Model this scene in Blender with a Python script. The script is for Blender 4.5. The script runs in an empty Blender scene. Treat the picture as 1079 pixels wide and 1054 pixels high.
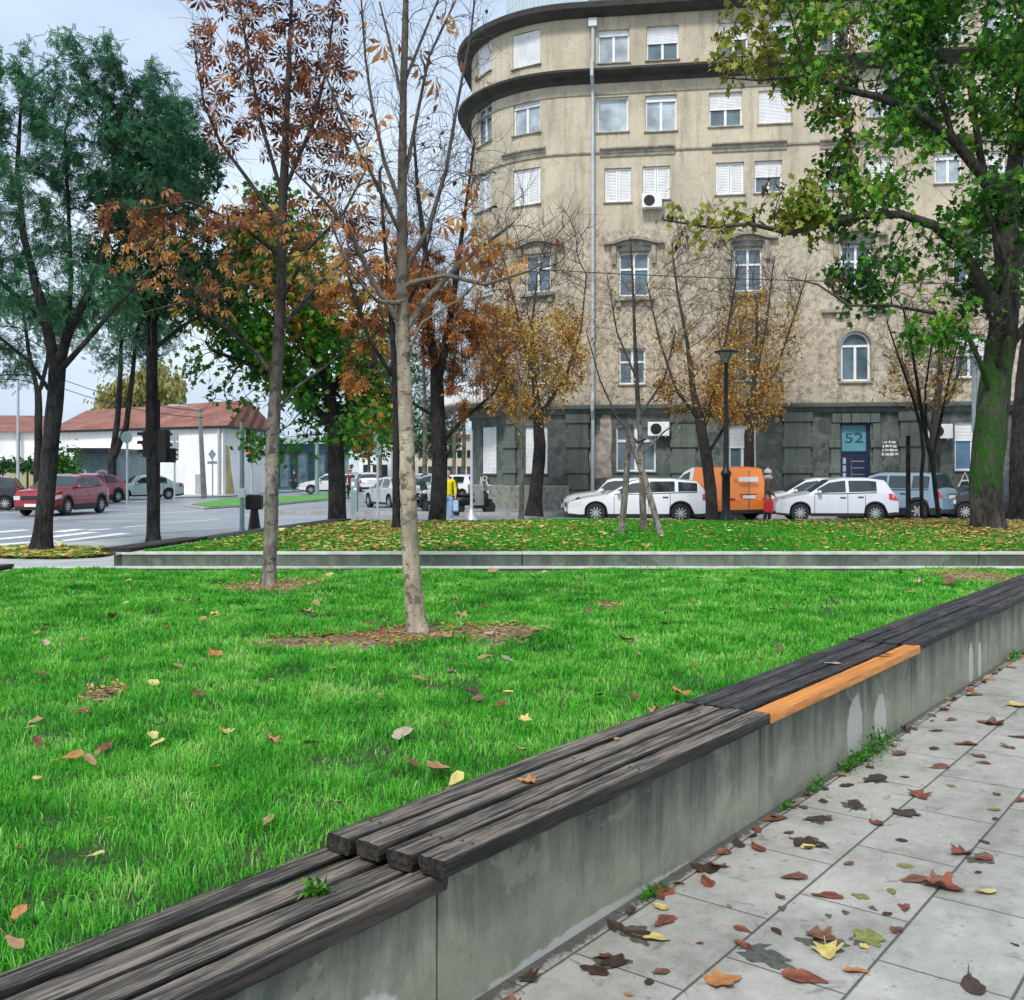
import bpy, bmesh, math, random
import numpy as np
from mathutils import Vector, Matrix, Euler
PI = math.pi
R = math.radians
sc = bpy.context.scene
C = sc.collection

# ---------------------------------------------------------------- camera, world, sun, exposure
H, VH, FP, UC = 1.62, 496.0, 1080.0, 539.5      # eye height, horizon row, focal length in photo pixels
cam_d = bpy.data.cameras.new('camera')
cam = bpy.data.objects.new('camera', cam_d); C.objects.link(cam)
cam.location = (0, 0, H); cam.rotation_euler = (R(90), 0, 0)
cam_d.sensor_width = 36.0; cam_d.lens = 36.0 * FP / 1079.0
cam_d.shift_y = -31.0 / 1079.0
cam_d.clip_start = 0.05; cam_d.clip_end = 3000
sc.camera = cam

SUN_EL, SUN_AZ = 50.0, 200.0       # behind and a little left of the viewer, veiled by cloud
sun_d = bpy.data.lights.new('sun', 'SUN'); sun = bpy.data.objects.new('sun', sun_d); C.objects.link(sun)
sun_d.energy = 1.9; sun_d.angle = R(10); sun_d.color = (1.0, 0.965, 0.91)
_az, _el = R(SUN_AZ), R(SUN_EL)
_dir = Vector((math.sin(_az) * math.cos(_el), math.cos(_az) * math.cos(_el), math.sin(_el)))
sun.rotation_euler = _dir.to_track_quat('Z', 'Y').to_euler(); sun.location = (0, 0, 60)

w = bpy.data.worlds.new('World'); sc.world = w; w.use_nodes = True
nt = w.node_tree; nt.nodes.clear()
out = nt.nodes.new('ShaderNodeOutputWorld')
sky = nt.nodes.new('ShaderNodeTexSky'); sky.sky_type = 'NISHITA'; sky.sun_disc = False
sky.sun_elevation = R(SUN_EL); sky.sun_rotation = R(SUN_AZ); sky.air_density = 1.0; sky.dust_density = 2.5; sky.ozone_density = 1.5
bg1 = nt.nodes.new('ShaderNodeBackground'); bg1.inputs['Strength'].default_value = 0.11
nt.links.new(sky.outputs[0], bg1.inputs['Color'])
bg2 = nt.nodes.new('ShaderNodeBackground'); bg2.inputs['Strength'].default_value = 0.92
tc = nt.nodes.new('ShaderNodeTexCoord'); mp = nt.nodes.new('ShaderNodeMapping'); mp.inputs['Scale'].default_value = (1, 1, 2.6)
nt.links.new(tc.outputs['Generated'], mp.inputs['Vector'])
n1 = nt.nodes.new('ShaderNodeTexNoise'); n1.inputs['Scale'].default_value = 1.9; n1.inputs['Detail'].default_value = 7; n1.inputs['Roughness'].default_value = 0.52
nt.links.new(mp.outputs[0], n1.inputs['Vector'])
cr = nt.nodes.new('ShaderNodeValToRGB'); cr.color_ramp.elements[0].position = 0.36; cr.color_ramp.elements[0].color = (0.42, 0.53, 0.70, 1)
cr.color_ramp.elements[1].position = 0.62; cr.color_ramp.elements[1].color = (0.68, 0.78, 0.88, 1)
nt.links.new(n1.outputs['Fac'], cr.inputs[0]); nt.links.new(cr.outputs[0], bg2.inputs['Color'])
mx = nt.nodes.new('ShaderNodeMixShader'); mx.inputs[0].default_value = 0.8
nt.links.new(bg1.outputs[0], mx.inputs[1]); nt.links.new(bg2.outputs[0], mx.inputs[2]); nt.links.new(mx.outputs[0], out.inputs['Surface'])

sc.view_settings.view_transform = 'Standard'; sc.view_settings.look = 'None'
sc.view_settings.exposure = 0.62; sc.view_settings.gamma = 1.0; sc.view_settings.use_curve_mapping = False
sc.render.engine = 'CYCLES'
sc.cycles.max_bounces = 6; sc.cycles.diffuse_bounces = 3; sc.cycles.glossy_bounces = 3; sc.cycles.transmission_bounces = 3; sc.cycles.transparent_max_bounces = 6
sc.cycles.use_denoising = True

# ---------------------------------------------------------------- measuring the place from the photograph
def PX(u, Y): return (u - UC) / FP * Y
def PZ(v, Y): return H - (v - VH) * Y / FP
def PT(u, v, Y): return Vector((PX(u, Y), Y, PZ(v, Y)))
def G(u, v, z=0.0):
    Y = (H - z) * FP / (v - VH); return Vector((PX(u, Y), Y, z))
DX, DY = 0.61, 0.7924                      # direction of the bench wall
WALL_ROT = math.atan2(DY, DX)
def AB(a, b, z=0.0): return Vector((a * DX + b * DY, a * DY - b * DX, z))   # along / to the right of the bench wall

# ---------------------------------------------------------------- node helpers
def nd(nt, typ, props=None, out=0, **inp):
    n = nt.nodes.new(typ)
    for k, v in (props or {}).items(): setattr(n, k, v)
    for k, v in inp.items():
        key = int(k[1:]) if k[0] == 'i' and k[1:].isdigit() else k.replace('_', ' ')
        s = n.inputs[key]
        if isinstance(v, bpy.types.NodeSocket): nt.links.new(v, s)
        else:
            if isinstance(v, (tuple, list)) and len(v) == 3 and s.type == 'RGBA': v = (*v, 1)
            s.default_value = v
    return n if out is None else n.outputs[out]
def new_mat(name):
    m = bpy.data.materials.new(name); m.use_nodes = True
    nt = m.node_tree; nt.nodes.clear()
    o = nt.nodes.new('ShaderNodeOutputMaterial'); b = nt.nodes.new('ShaderNodeBsdfPrincipled')
    nt.links.new(b.outputs[0], o.inputs[0])
    return m, nt, b, o
def ramp(nt, fac, stops, interp='LINEAR'):
    n = nt.nodes.new('ShaderNodeValToRGB'); cr = n.color_ramp; cr.interpolation = interp
    while len(cr.elements) < len(stops): cr.elements.new(0.5)
    for e, (p, c) in zip(cr.elements, stops):
        e.position = p; e.color = (c, c, c, 1) if isinstance(c, (int, float)) else (*c, 1)
    nt.links.new(fac, n.inputs[0]); return n.outputs[0]
def mth(nt, op, a, b=0.0, c=0.0, clamp=False):
    n = nt.nodes.new('ShaderNodeMath'); n.operation = op; n.use_clamp = clamp
    for i, v in enumerate((a, b, c)):
        if isinstance(v, bpy.types.NodeSocket): nt.links.new(v, n.inputs[i])
        else: n.inputs[i].default_value = v
    return n.outputs[0]
def mixc(nt, fac, a, b, mode='MIX'):
    n = nt.nodes.new('ShaderNodeMix'); n.data_type = 'RGBA'; n.blend_type = mode
    for i, v in ((0, fac), (6, a), (7, b)):
        if isinstance(v, bpy.types.NodeSocket): nt.links.new(v, n.inputs[i])
        elif i == 0: n.inputs[0].default_value = v
        else: n.inputs[i].default_value = (*v, 1) if len(v) == 3 else v
    return n.outputs[2]
def coords(nt, scale=(1, 1, 1), rot=(0, 0, 0), loc=(0, 0, 0), kind='Object'):
    t = nt.nodes.new('ShaderNodeTexCoord'); m = nt.nodes.new('ShaderNodeMapping')
    m.inputs['Scale'].default_value = scale; m.inputs['Rotation'].default_value = rot; m.inputs['Location'].default_value = loc
    nt.links.new(t.outputs[kind], m.inputs['Vector']); return m.outputs[0]
def noise(nt, vec, scale, detail=4, rough=0.55, dist=0.0, out=0):
    return nd(nt, 'ShaderNodeTexNoise', None, out, Vector=vec, Scale=scale, Detail=detail, Roughness=rough, Distortion=dist)
def bump(nt, b, h, strength=0.4, dist=0.02):
    n = nd(nt, 'ShaderNodeBump', None, None, Strength=strength, Distance=dist, Height=h)
    nt.links.new(n.outputs[0], b.inputs['Normal'])
def simple(name, col, rough=0.6, metal=0.0, var=0.12, scale=3.0, bmp=0.0, spec=0.5, coat=0.0, dirt=None):
    m, nt, b, o = new_mat(name)
    v = coords(nt)
    f = noise(nt, v, scale, 5)
    lo = tuple(c * (1 - var) for c in col); hi = tuple(min(1, c * (1 + var)) for c in col)
    c = ramp(nt, f, [(0.3, lo), (0.7, hi)])
    if dirt:
        f2 = ramp(nt, noise(nt, coords(nt, (2, 2, .5)), scale * 1.7, 6, .65), [(0.5, 0.0), (0.75, 1.0)])
        c = mixc(nt, mth(nt, 'MULTIPLY', f2, dirt[1]), c, dirt[0])
    nt.links.new(c, b.inputs['Base Color'])
    b.inputs['Roughness'].default_value = rough; b.inputs['Metallic'].default_value = metal
    b.inputs['Specular IOR Level'].default_value = spec
    if coat: b.inputs['Coat Weight'].default_value = coat; b.inputs['Coat Roughness'].default_value = 0.06
    if bmp: bump(nt, b, noise(nt, v, scale * 6, 6, .6), bmp, 0.02)
    return m
def leaf_mat(name, stops, transl=0.3, rough=0.5, patch=0.35, pscale=0.8, spec=0.3):
    m, nt, b, o = new_mat(name)
    at = nt.nodes.new('ShaderNodeAttribute'); at.attribute_name = 'rnd'
    f = mth(nt, 'ADD', mth(nt, 'MULTIPLY', at.outputs['Fac'], 1 - patch), mth(nt, 'MULTIPLY', ramp(nt, noise(nt, coords(nt), pscale, 3), [(0.32, 0.0), (0.68, 1.0)]), patch))
    c = ramp(nt, f, stops)
    nt.links.new(c, b.inputs['Base Color']); b.inputs['Roughness'].default_value = rough; b.inputs['Specular IOR Level'].default_value = spec
    tr = nd(nt, 'ShaderNodeBsdfTranslucent', Color=c)
    mx = nt.nodes.new('ShaderNodeMixShader'); mx.inputs[0].default_value = transl
    nt.links.new(b.outputs[0], mx.inputs[1]); nt.links.new(tr, mx.inputs[2]); nt.links.new(mx.outputs[0], o.inputs[0])
    return m

# ---------------------------------------------------------------- object helpers
def empty(name, loc=(0, 0, 0), rz=0.0):
    o = bpy.data.objects.new(name, None); C.objects.link(o); o.location = loc; o.rotation_euler = (0, 0, rz); o.empty_display_size = 0.2
    return o
def tag(o, label=None, cat=None, group=None, kind=None):
    if label: o['label'] = label
    if cat: o['category'] = cat
    if group: o['group'] = group
    if kind: o['kind'] = kind
    return o
def thing(name, label, cat, loc=(0, 0, 0), rz=0.0, group=None): return tag(empty(name, loc, rz), label, cat, group)
def root_of(o):
    while o.parent: o = o.parent
    return o
class MB:
    def __init__(s): s.v = []; s.f = []; s.m = []; s.cur = 0
    def add(s, vs, fs):
        k = len(s.v); s.v += [tuple(p) for p in vs]; s.f += [tuple(i + k for i in f) for f in fs]; s.m += [s.cur] * len(fs); return s
    def box(s, x0, x1, y0, y1, z0, z1, M=None):
        vs = [Vector((x, y, z)) for z in (z0, z1) for x, y in ((x0, y0), (x1, y0), (x1, y1), (x0, y1))]
        if M is not None: vs = [M @ p for p in vs]
        return s.add(vs, [(3, 2, 1, 0), (4, 5, 6, 7), (0, 1, 5, 4), (1, 2, 6, 5), (2, 3, 7, 6), (3, 0, 4, 7)])
    def bbox(s, x0, x1, y0, y1, z0, z1, bv=0.01, M=None):      # chamfered box
        bm = bmesh.new(); bmesh.ops.create_cube(bm, size=1)
        for p in bm.verts: p.co = Vector(((x0 + x1) / 2 + p.co.x * (x1 - x0), (y0 + y1) / 2 + p.co.y * (y1 - y0), (z0 + z1) / 2 + p.co.z * (z1 - z0)))
        bmesh.ops.bevel(bm, geom=bm.edges[:], offset=bv, segments=2, affect='EDGES', profile=0.5)
        return s.bm(bm, M)
    def bm(s, bm, M=None):
        bm.verts.index_update(); vs = [(M @ p.co if M is not None else p.co.copy()) for p in bm.verts]
        s.add(vs, [[q.index for q in f.verts] for f in bm.faces]); bm.free(); return s
    def quad(s, a, b, c, d): return s.add([a, b, c, d], [(0, 1, 2, 3)])
    def prism(s, poly, z0, z1, M=None):      # poly in xy
        n = len(poly); vs = [Vector((x, y, z0)) for x, y in poly] + [Vector((x, y, z1)) for x, y in poly]
        if M is not None: vs = [M @ p for p in vs]
        return s.add(vs, [tuple(range(n - 1, -1, -1)), tuple(range(n, 2 * n))] + [(i, (i + 1) % n, n + (i + 1) % n, n + i) for i in range(n)])
    def tube(s, pts, rad, n=8, caps=True):
        pts = [Vector(p) for p in pts]; m = len(pts)
        if not isinstance(rad, (list, tuple)): rad = [rad] * m
        vs = []; prev = None
        for i, p in enumerate(pts):
            d = (pts[min(i + 1, m - 1)] - pts[max(i - 1, 0)]).normalized()
            if prev is None: u = d.cross(Vector((0, 0, 1)) if abs(d.z) < .9 else Vector((1, 0, 0))).normalized()
            else: u = (prev - d * prev.dot(d)).normalized()
            prev = u; w_ = d.cross(u)
            for k in range(n):
                a = 2 * PI * k / n; vs.append(p + (u * math.cos(a) + w_ * math.sin(a)) * rad[i])
        fs = [(i * n + k, i * n + (k + 1) % n, (i + 1) * n + (k + 1) % n, (i + 1) * n + k) for i in range(m - 1) for k in range(n)]
        if caps: fs += [tuple(range(n - 1, -1, -1)), tuple((m - 1) * n + k for k in range(n))]
        return s.add(vs, fs)
    def lathe(s, prof, c=(0, 0, 0), n=16, M=None):    # prof = [(r,z)], about z
        vs = []; c = Vector(c)
        for r, z in prof:
            for k in range(n): vs.append(Vector((c.x + r * math.cos(2 * PI * k / n), c.y + r * math.sin(2 * PI * k / n), c.z + z)))
        if M is not None: vs = [M @ p for p in vs]
        m = len(prof)
        fs = [(i * n + k, i * n + (k + 1) % n, (i + 1) * n + (k + 1) % n, (i + 1) * n + k) for i in range(m - 1) for k in range(n)]
        fs += [tuple(range(n - 1, -1, -1)), tuple((m - 1) * n + k for k in range(n))]
        return s.add(vs, fs)
    def ell(s, c, r, n=10, M=None):
        c = Vector(c); m = n // 2 + 1
        return s.lathe([(max(1e-4, math.sin(PI * i / m)), -math.cos(PI * i / m)) for i in range(m + 1)], (0, 0, 0), n,
                       (M if M is not None else Matrix()) @ Matrix.Translation(c) @ Matrix.Diagonal((*r, 1)))
    def build(s, name, mats, parent=None, smooth=False, world=False):
        me = bpy.data.meshes.new(name)
        off = root_of(parent).location if (world and parent is not None) else Vector()
        me.from_pydata([tuple(Vector(p) - off) for p in s.v] if world else s.v, [], s.f)
        mats = mats if isinstance(mats, (list, tuple)) else [mats]
        for m_ in mats: me.materials.append(m_)
        if len(mats) > 1: me.polygons.foreach_set('material_index', s.m)
        if smooth:
            me.polygons.foreach_set('use_smooth', [True] * len(me.polygons))
            try: me.set_sharp_from_angle(angle=R(40))
            except Exception: pass
        me.update()
        o = bpy.data.objects.new(name, me); C.objects.link(o)
        if parent is not None: o.parent = parent
        return o
def np_mesh(name, V, F3, mats, parent=None, attr=None, smooth=False, F4=None):
    """V (n,3), F3 (m,3) triangles, F4 quads, attr (n,) floats."""
    me = bpy.data.meshes.new(name); V = np.ascontiguousarray(V, dtype=np.float32)
    F3 = np.zeros((0, 3), int) if F3 is None else F3; F4 = np.zeros((0, 4), int) if F4 is None else F4
    idx = np.concatenate([F3.ravel(), F4.ravel()]).astype(np.int32)
    st = np.concatenate([np.arange(len(F3)) * 3, len(F3) * 3 + np.arange(len(F4)) * 4]).astype(np.int32)
    me.vertices.add(len(V)); me.vertices.foreach_set('co', V.ravel())
    me.loops.add(len(idx)); me.loops.foreach_set('vertex_index', idx)
    me.polygons.add(len(st)); me.polygons.foreach_set('loop_start', st)
    if smooth: me.polygons.foreach_set('use_smooth', np.ones(len(st), dtype=bool))
    if attr is not None:
        a = me.attributes.new('rnd', 'FLOAT', 'POINT'); a.data.foreach_set('value', np.ascontiguousarray(attr, dtype=np.float32))
    me.materials.append(mats); me.update(calc_edges=True); me.validate()
    o = bpy.data.objects.new(name, me); C.objects.link(o)
    if parent is not None: o.parent = parent
    return o
def text(body, size, mat, parent, M, name='lettering', extrude=0.004):
    cu = bpy.data.curves.new(name, 'FONT'); cu.body = body; cu.size = size; cu.extrude = extrude; cu.align_x = 'CENTER'; cu.align_y = 'CENTER'
    cu.materials.append(mat); o = bpy.data.objects.new(name, cu); C.objects.link(o)
    me = bpy.data.meshes.new_from_object(o); bpy.data.objects.remove(o); o = bpy.data.objects.new(name, me); C.objects.link(o)
    if parent is not None: o.parent = parent
    o.matrix_basis = M; return o

# ---------------------------------------------------------------- materials
def wood_mat(name, dark, mid, lite, seed=0.0):
    m, nt, b, o = new_mat(name)
    oi = nt.nodes.new('ShaderNodeObjectInfo')
    base = coords(nt, kind='Object'); off = nd(nt, 'ShaderNodeVectorMath', {'operation': 'SCALE'}, i0=(13.1, 7.7, 3.3), Scale=mth(nt, 'MULTIPLY', oi.outputs['Random'], 5.0))
    v = nd(nt, 'ShaderNodeVectorMath', {'operation': 'ADD'}, i0=base, i1=off)
    vs = nd(nt, 'ShaderNodeVectorMath', {'operation': 'MULTIPLY'}, i0=v, i1=(2.0, 62, 62))
    vf = nd(nt, 'ShaderNodeVectorMath', {'operation': 'MULTIPLY'}, i0=v, i1=(7, 210, 210))
    g = noise(nt, vs, 1.0, 6, .6, .4); f = noise(nt, vf, 1.0, 5, .7); big = noise(nt, nd(nt, 'ShaderNodeVectorMath', {'operation': 'MULTIPLY'}, i0=v, i1=(1.5, 7, 7)), 2.2, 6, .7)
    t = mth(nt, 'ADD', mth(nt, 'MULTIPLY', g, .45), mth(nt, 'ADD', mth(nt, 'MULTIPLY', f, .35), mth(nt, 'MULTIPLY', big, .30)))
    t = mth(nt, 'ADD', t, mth(nt, 'MULTIPLY', mth(nt, 'SUBTRACT', oi.outputs['Random'], .5), .05))
    c = ramp(nt, t, [(.42, dark), (.51, mid), (.62, lite)])
    crack = ramp(nt, noise(nt, nd(nt, 'ShaderNodeVectorMath', {'operation': 'MULTIPLY'}, i0=v, i1=(1.1, 38, 38)), 1.0, 3, .5, .6), [(.475, 0.0), (.497, 1.0), (.503, 1.0), (.525, 0.0)])
    c = mixc(nt, mth(nt, 'MULTIPLY', crack, .7), c, (0.006, 0.006, 0.006))
    nt.links.new(c, b.inputs['Base Color']); b.inputs['Roughness'].default_value = .62; b.inputs['Specular IOR Level'].default_value = .35
    hgt = mth(nt, 'SUBTRACT', t, mth(nt, 'MULTIPLY', crack, .5))
    bump(nt, b, hgt, .45, .006)
    return m
M_wood = wood_mat('weathered_wood', (.005, .005, .005), (.050, .044, .038), (.235, .195, .155))
M_wood_dark = wood_mat('dark_wet_wood', (.004, .004, .006), (.017, .017, .020), (.085, .078, .074))
def new_wood():
    m, nt, b, o = new_mat('new_orange_timber')
    g = noise(nt, coords(nt, (1.2, 30, 30)), 1.0, 5, .6, .5)
    nt.links.new(ramp(nt, g, [(.35, (.50, .17, .03)), (.65, (.72, .29, .06))]), b.inputs['Base Color']); b.inputs['Roughness'].default_value = .5
    bump(nt, b, g, .3, .004); return m
M_wood_side = wood_mat('dark_wood_gap_shade', (.003, .003, .004), (.012, .011, .010), (.055, .045, .036))  # dark board fronts and ends; on inner sides also paints shade into the gaps
M_orange_wood = new_wood()
def concrete_mat(name, base, dark, patches=(), streak=1.0, top=.44, scale=1.0):
    """patches: (along, height, half-width, half-height) of pale efflorescence, object space."""
    m, nt, b, o = new_mat(name)
    v = coords(nt)
    big = noise(nt, v, 1.5 * scale, 6, .62); fine = noise(nt, v, 60 * scale, 4, .6); med = noise(nt, v, 9 * scale, 5, .6)
    c = ramp(nt, mth(nt, 'ADD', mth(nt, 'MULTIPLY', big, .65), mth(nt, 'MULTIPLY', med, .35)), [(.36, tuple(x * .72 for x in base)), (.5, base), (.66, tuple(min(1, x * 1.28) for x in base))])
    sp = nt.nodes.new('ShaderNodeSeparateXYZ'); nt.links.new(v, sp.inputs[0])
    st = noise(nt, coords(nt, (4.2 * scale, 1.2, .9)), 1.0, 7, .68, .6)
    st2 = noise(nt, coords(nt, (15 * scale, 3, 1.5)), 1.0, 6, .7, .4)
    zt = nd(nt, 'ShaderNodeMapRange', None, 0, i0=sp.outputs['Z'], i1=0.02, i2=top, i3=-.09, i4=.20)
    s = mth(nt, 'ADD', mth(nt, 'ADD', mth(nt, 'MULTIPLY', st, .72), mth(nt, 'MULTIPLY', st2, .28)), zt)
    c = mixc(nt, mth(nt, 'MULTIPLY', ramp(nt, s, [(.48, 0.0), (.72, 1.0)]), .80 * streak), c, dark)
    pores = ramp(nt, noise(nt, v, 75 * scale, 2, .5), [(.66, 0.0), (.70, 1.0)])
    c = mixc(nt, mth(nt, 'MULTIPLY', pores, .45), c, tuple(x * .35 for x in base))
    grn = noise(nt, v, 130 * scale, 3, .7)
    c = mixc(nt, mth(nt, 'MULTIPLY', ramp(nt, grn, [(.40, 1.0), (.50, 0.0)]), .22), c, tuple(x * .45 for x in base))
    wear = noise(nt, v, 2.3, 6, .7, .8)
    c = mixc(nt, mth(nt, 'MULTIPLY', ramp(nt, wear, [(.56, 0.0), (.60, 1.0)]), .35), c, (base[0] * 1.45, base[1] * 1.3, base[2] * 1.25))
    stl = ramp(nt, noise(nt, coords(nt, (13 * scale, 2, .5), loc=(5, 0, 0)), 1.0, 3, .5), [(.56, 0.0), (.70, 1.0)])
    c = mixc(nt, mth(nt, 'MULTIPLY', stl, .18), c, tuple(min(1, x * 1.7) for x in base))
    if patches:
        tot = None
        wob = mth(nt, 'MULTIPLY', mth(nt, 'SUBTRACT', noise(nt, v, 14, 4, .6), .5), 1.1)
        for a_, z_, wa, wz in patches:
            d = mth(nt, 'ADD', mth(nt, 'POWER', mth(nt, 'ABSOLUTE', mth(nt, 'DIVIDE', mth(nt, 'SUBTRACT', sp.outputs['X'], a_), wa)), 2.0), mth(nt, 'POWER', mth(nt, 'ABSOLUTE', mth(nt, 'DIVIDE', mth(nt, 'SUBTRACT', sp.outputs['Z'], z_), wz)), 2.0))
            k = ramp(nt, mth(nt, 'ADD', d, wob), [(.75, 1.0), (1.0, 0.0)])
            tot = k if tot is None else mth(nt, 'MAXIMUM', tot, k)
        c = mixc(nt, mth(nt, 'MULTIPLY', tot, .8), c, (.52, .52, .47))
    nt.links.new(c, b.inputs['Base Color']); b.inputs['Roughness'].default_value = .8
    hh = mth(nt, 'ADD', mth(nt, 'MULTIPLY', med, .6), mth(nt, 'MULTIPLY', fine, .25)); bump(nt, b, hh, .45, .01)
    return m
M_conc = concrete_mat('bench_wall_concrete', (.27, .275, .205), (.030, .048, .042),
                      [(1.95, .05, .17, .15), (5.78, .14, .13, .22), (6.22, .12, .12, .17), (8.35, .13, .07, .18), (8.62, .12, .06, .17), (3.1, -.03, .9, .07)])
M_conc_far = concrete_mat('low_wall_concrete', (.17, .20, .155), (.035, .055, .038), (), 1.0, .5, .45)
M_conc_cap = simple('pale_concrete_edge', (.50, .50, .44), .8, var=.25, scale=4, bmp=.3)

def paving_mat():
    m, nt, b, o = new_mat('grey_paving_slabs')
    v = coords(nt); sp = nt.nodes.new('ShaderNodeSeparateXYZ'); nt.links.new(v, sp.inputs[0])
    # local x = along the wall, local y = -b.  rows 0.408 wide, first seam at b=-1.93
    yy = mth(nt, 'DIVIDE', mth(nt, 'SUBTRACT', 1.93, sp.outputs['Y']), .41)
    row = mth(nt, 'FLOOR', yy); fy = mth(nt, 'SUBTRACT', yy, row)
    xx = mth(nt, 'DIVIDE', mth(nt, 'SUBTRACT', mth(nt, 'SUBTRACT', sp.outputs['X'], .29), mth(nt, 'MULTIPLY', row, .285)), .64)
    col = mth(nt, 'FLOOR', xx); fx = mth(nt, 'SUBTRACT', xx, col)
    ex = mth(nt, 'MULTIPLY', mth(nt, 'MINIMUM', fx, mth(nt, 'SUBTRACT', 1.0, fx)), .64)
    ey = mth(nt, 'MULTIPLY', mth(nt, 'MINIMUM', fy, mth(nt, 'SUBTRACT', 1.0, fy)), .41)
    wob = mth(nt, 'MULTIPLY', mth(nt, 'SUBTRACT', noise(nt, v, 30, 3), .5), .002)
    e = mth(nt, 'ADD', mth(nt, 'MINIMUM', mth(nt, 'MULTIPLY', ex, 1.35), ey), wob)
    joint = ramp(nt, e, [(.0026, 1.0), (.0055, 0.0)])
    cell = nd(nt, 'ShaderNodeCombineXYZ', None, 0, X=col, Y=row)
    rnd = nd(nt, 'ShaderNodeTexWhiteNoise', {'noise_dimensions': '3D'}, 0, Vector=cell)
    n1 = noise(nt, v, 2.2, 6, .6); n2 = noise(nt, v, 160, 3, .7); n3 = noise(nt, v, 12, 5, .65)
    t = mth(nt, 'ADD', mth(nt, 'ADD', mth(nt, 'MULTIPLY', n1, .5), mth(nt, 'MULTIPLY', n3, .3)), mth(nt, 'ADD', mth(nt, 'MULTIPLY', n2, .22), mth(nt, 'MULTIPLY', rnd, .07)))
    c = ramp(nt, t, [(.38, (.20, .192, .168)), (.52, (.325, .315, .28)), (.68, (.45, .435, .39))])
    wet = ramp(nt, noise(nt, v, 5.5, 4, .7, .5), [(.60, 0.0), (.68, 1.0)])
    c = mixc(nt, mth(nt, 'MULTIPLY', wet, .5), c, (.12, .125, .115))
    sm = ramp(nt, noise(nt, coords(nt, (1, 1, 1), loc=(3, 9, 0)), 17, 5, .7, .8), [(.615, 0.0), (.66, 1.0)])
    c = mixc(nt, mth(nt, 'MULTIPLY', sm, .55), c, (.075, .078, .068))
    specks = ramp(nt, noise(nt, v, 45, 2, .5), [(.69, 0.0), (.73, 1.0)])
    c = mixc(nt, mth(nt, 'MULTIPLY', specks, .5), c, (.10, .105, .10))
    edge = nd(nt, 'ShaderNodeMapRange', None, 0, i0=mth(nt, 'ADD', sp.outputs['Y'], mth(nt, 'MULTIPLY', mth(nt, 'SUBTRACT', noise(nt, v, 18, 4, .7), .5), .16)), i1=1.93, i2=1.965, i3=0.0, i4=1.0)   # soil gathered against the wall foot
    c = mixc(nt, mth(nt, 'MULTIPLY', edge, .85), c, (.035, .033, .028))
    c = mixc(nt, joint, c, (.035, .035, .03))
    nt.links.new(c, b.inputs['Base Color'])
    nt.links.new(mth(nt, 'SUBTRACT', .62, mth(nt, 'MULTIPLY', wet, .3)), b.inputs['Roughness'])
    hh = mth(nt, 'SUBTRACT', mth(nt, 'ADD', mth(nt, 'MULTIPLY', n2, .25), mth(nt, 'MULTIPLY', rnd, .3)), mth(nt, 'MULTIPLY', joint, 1.5)); bump(nt, b, hh, .5, .005)
    return m
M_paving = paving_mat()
def asphalt_mat(name, lo, hi, rough=.42):
    m, nt, b, o = new_mat(name); v = coords(nt)
    n1 = noise(nt, coords(nt, (.08, .35, 1)), 1.0, 6, .6); n2 = noise(nt, v, 30, 3, .7); n3 = noise(nt, v, .5, 6, .6)
    t = mth(nt, 'ADD', mth(nt, 'MULTIPLY', n1, .4), mth(nt, 'ADD', mth(nt, 'MULTIPLY', n2, .2), mth(nt, 'MULTIPLY', n3, .4)))
    nt.links.new(ramp(nt, t, [(.38, lo), (.62, hi)]), b.inputs['Base Color'])
    nt.links.new(ramp(nt, n3, [(.4, rough - .12), (.6, rough + .15)]), b.inputs['Roughness'])
    bump(nt, b, n2, .3, .01); return m
M_asphalt = asphalt_mat('wet_asphalt', (.17, .19, .21), (.30, .325, .35))
M_ground = asphalt_mat('far_ground', (.20, .21, .20), (.30, .30, .28), .7)
M_path = simple('pale_path_concrete', (.42, .44, .43), .7, var=.2, scale=1.5, bmp=.3, dirt=((.16, .17, .16), .5))
M_sidewalk = simple('sidewalk_asphalt', (.24, .25, .255), .6, var=.25, scale=.8, bmp=.3)
M_kerb = simple('kerb_stone', (.34, .34, .32), .8, var=.25, scale=2, bmp=.3)
M_paint = simple('road_marking_paint', (.85, .86, .86), .6, var=.1, scale=3, dirt=((.35, .36, .37), .6))
def soil_mat():
    m, nt, b, o = new_mat('lawn_soil'); v = coords(nt)
    f = noise(nt, v, 1.6, 5, .6); f2 = noise(nt, v, 22, 5, .7)
    c = ramp(nt, f2, [(.35, (.014, .040, .008)), (.65, (.055, .090, .024))])
    nt.links.new(c, b.inputs['Base Color']); b.inputs['Roughness'].default_value = .9; bump(nt, b, f2, 1.0, .03); return m
M_soil = soil_mat()
def mulch_mat():
    m, nt, b, o = new_mat('bare_earth'); v = coords(nt)
    f2 = noise(nt, v, 26, 5, .75)
    nt.links.new(ramp(nt, f2, [(.35, (.09, .060, .038)), (.52, (.28, .19, .125)), (.66, (.48, .37, .26))]), b.inputs['Base Color']); b.inputs['Roughness'].default_value = .9; bump(nt, b, f2, 1.0, .03); return m
M_mulch = mulch_mat()
M_grass = leaf_mat('grass_blades', [(0.0, (.010, .085, .008)), (.20, (.035, .28, .014)), (.46, (.090, .48, .030)), (.70, (.24, .64, .085)), (.90, (.50, .74, .24)), (1.0, (.70, .62, .34))], .35, .45, .38, 2.6)
M_grass_far = leaf_mat('grass_far', [(0.0, (.012, .13, .008)), (.5, (.05, .38, .02)), (.85, (.17, .48, .03)), (1.0, (.36, .40, .06))], .3, .5, .4, 1.0)
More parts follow.
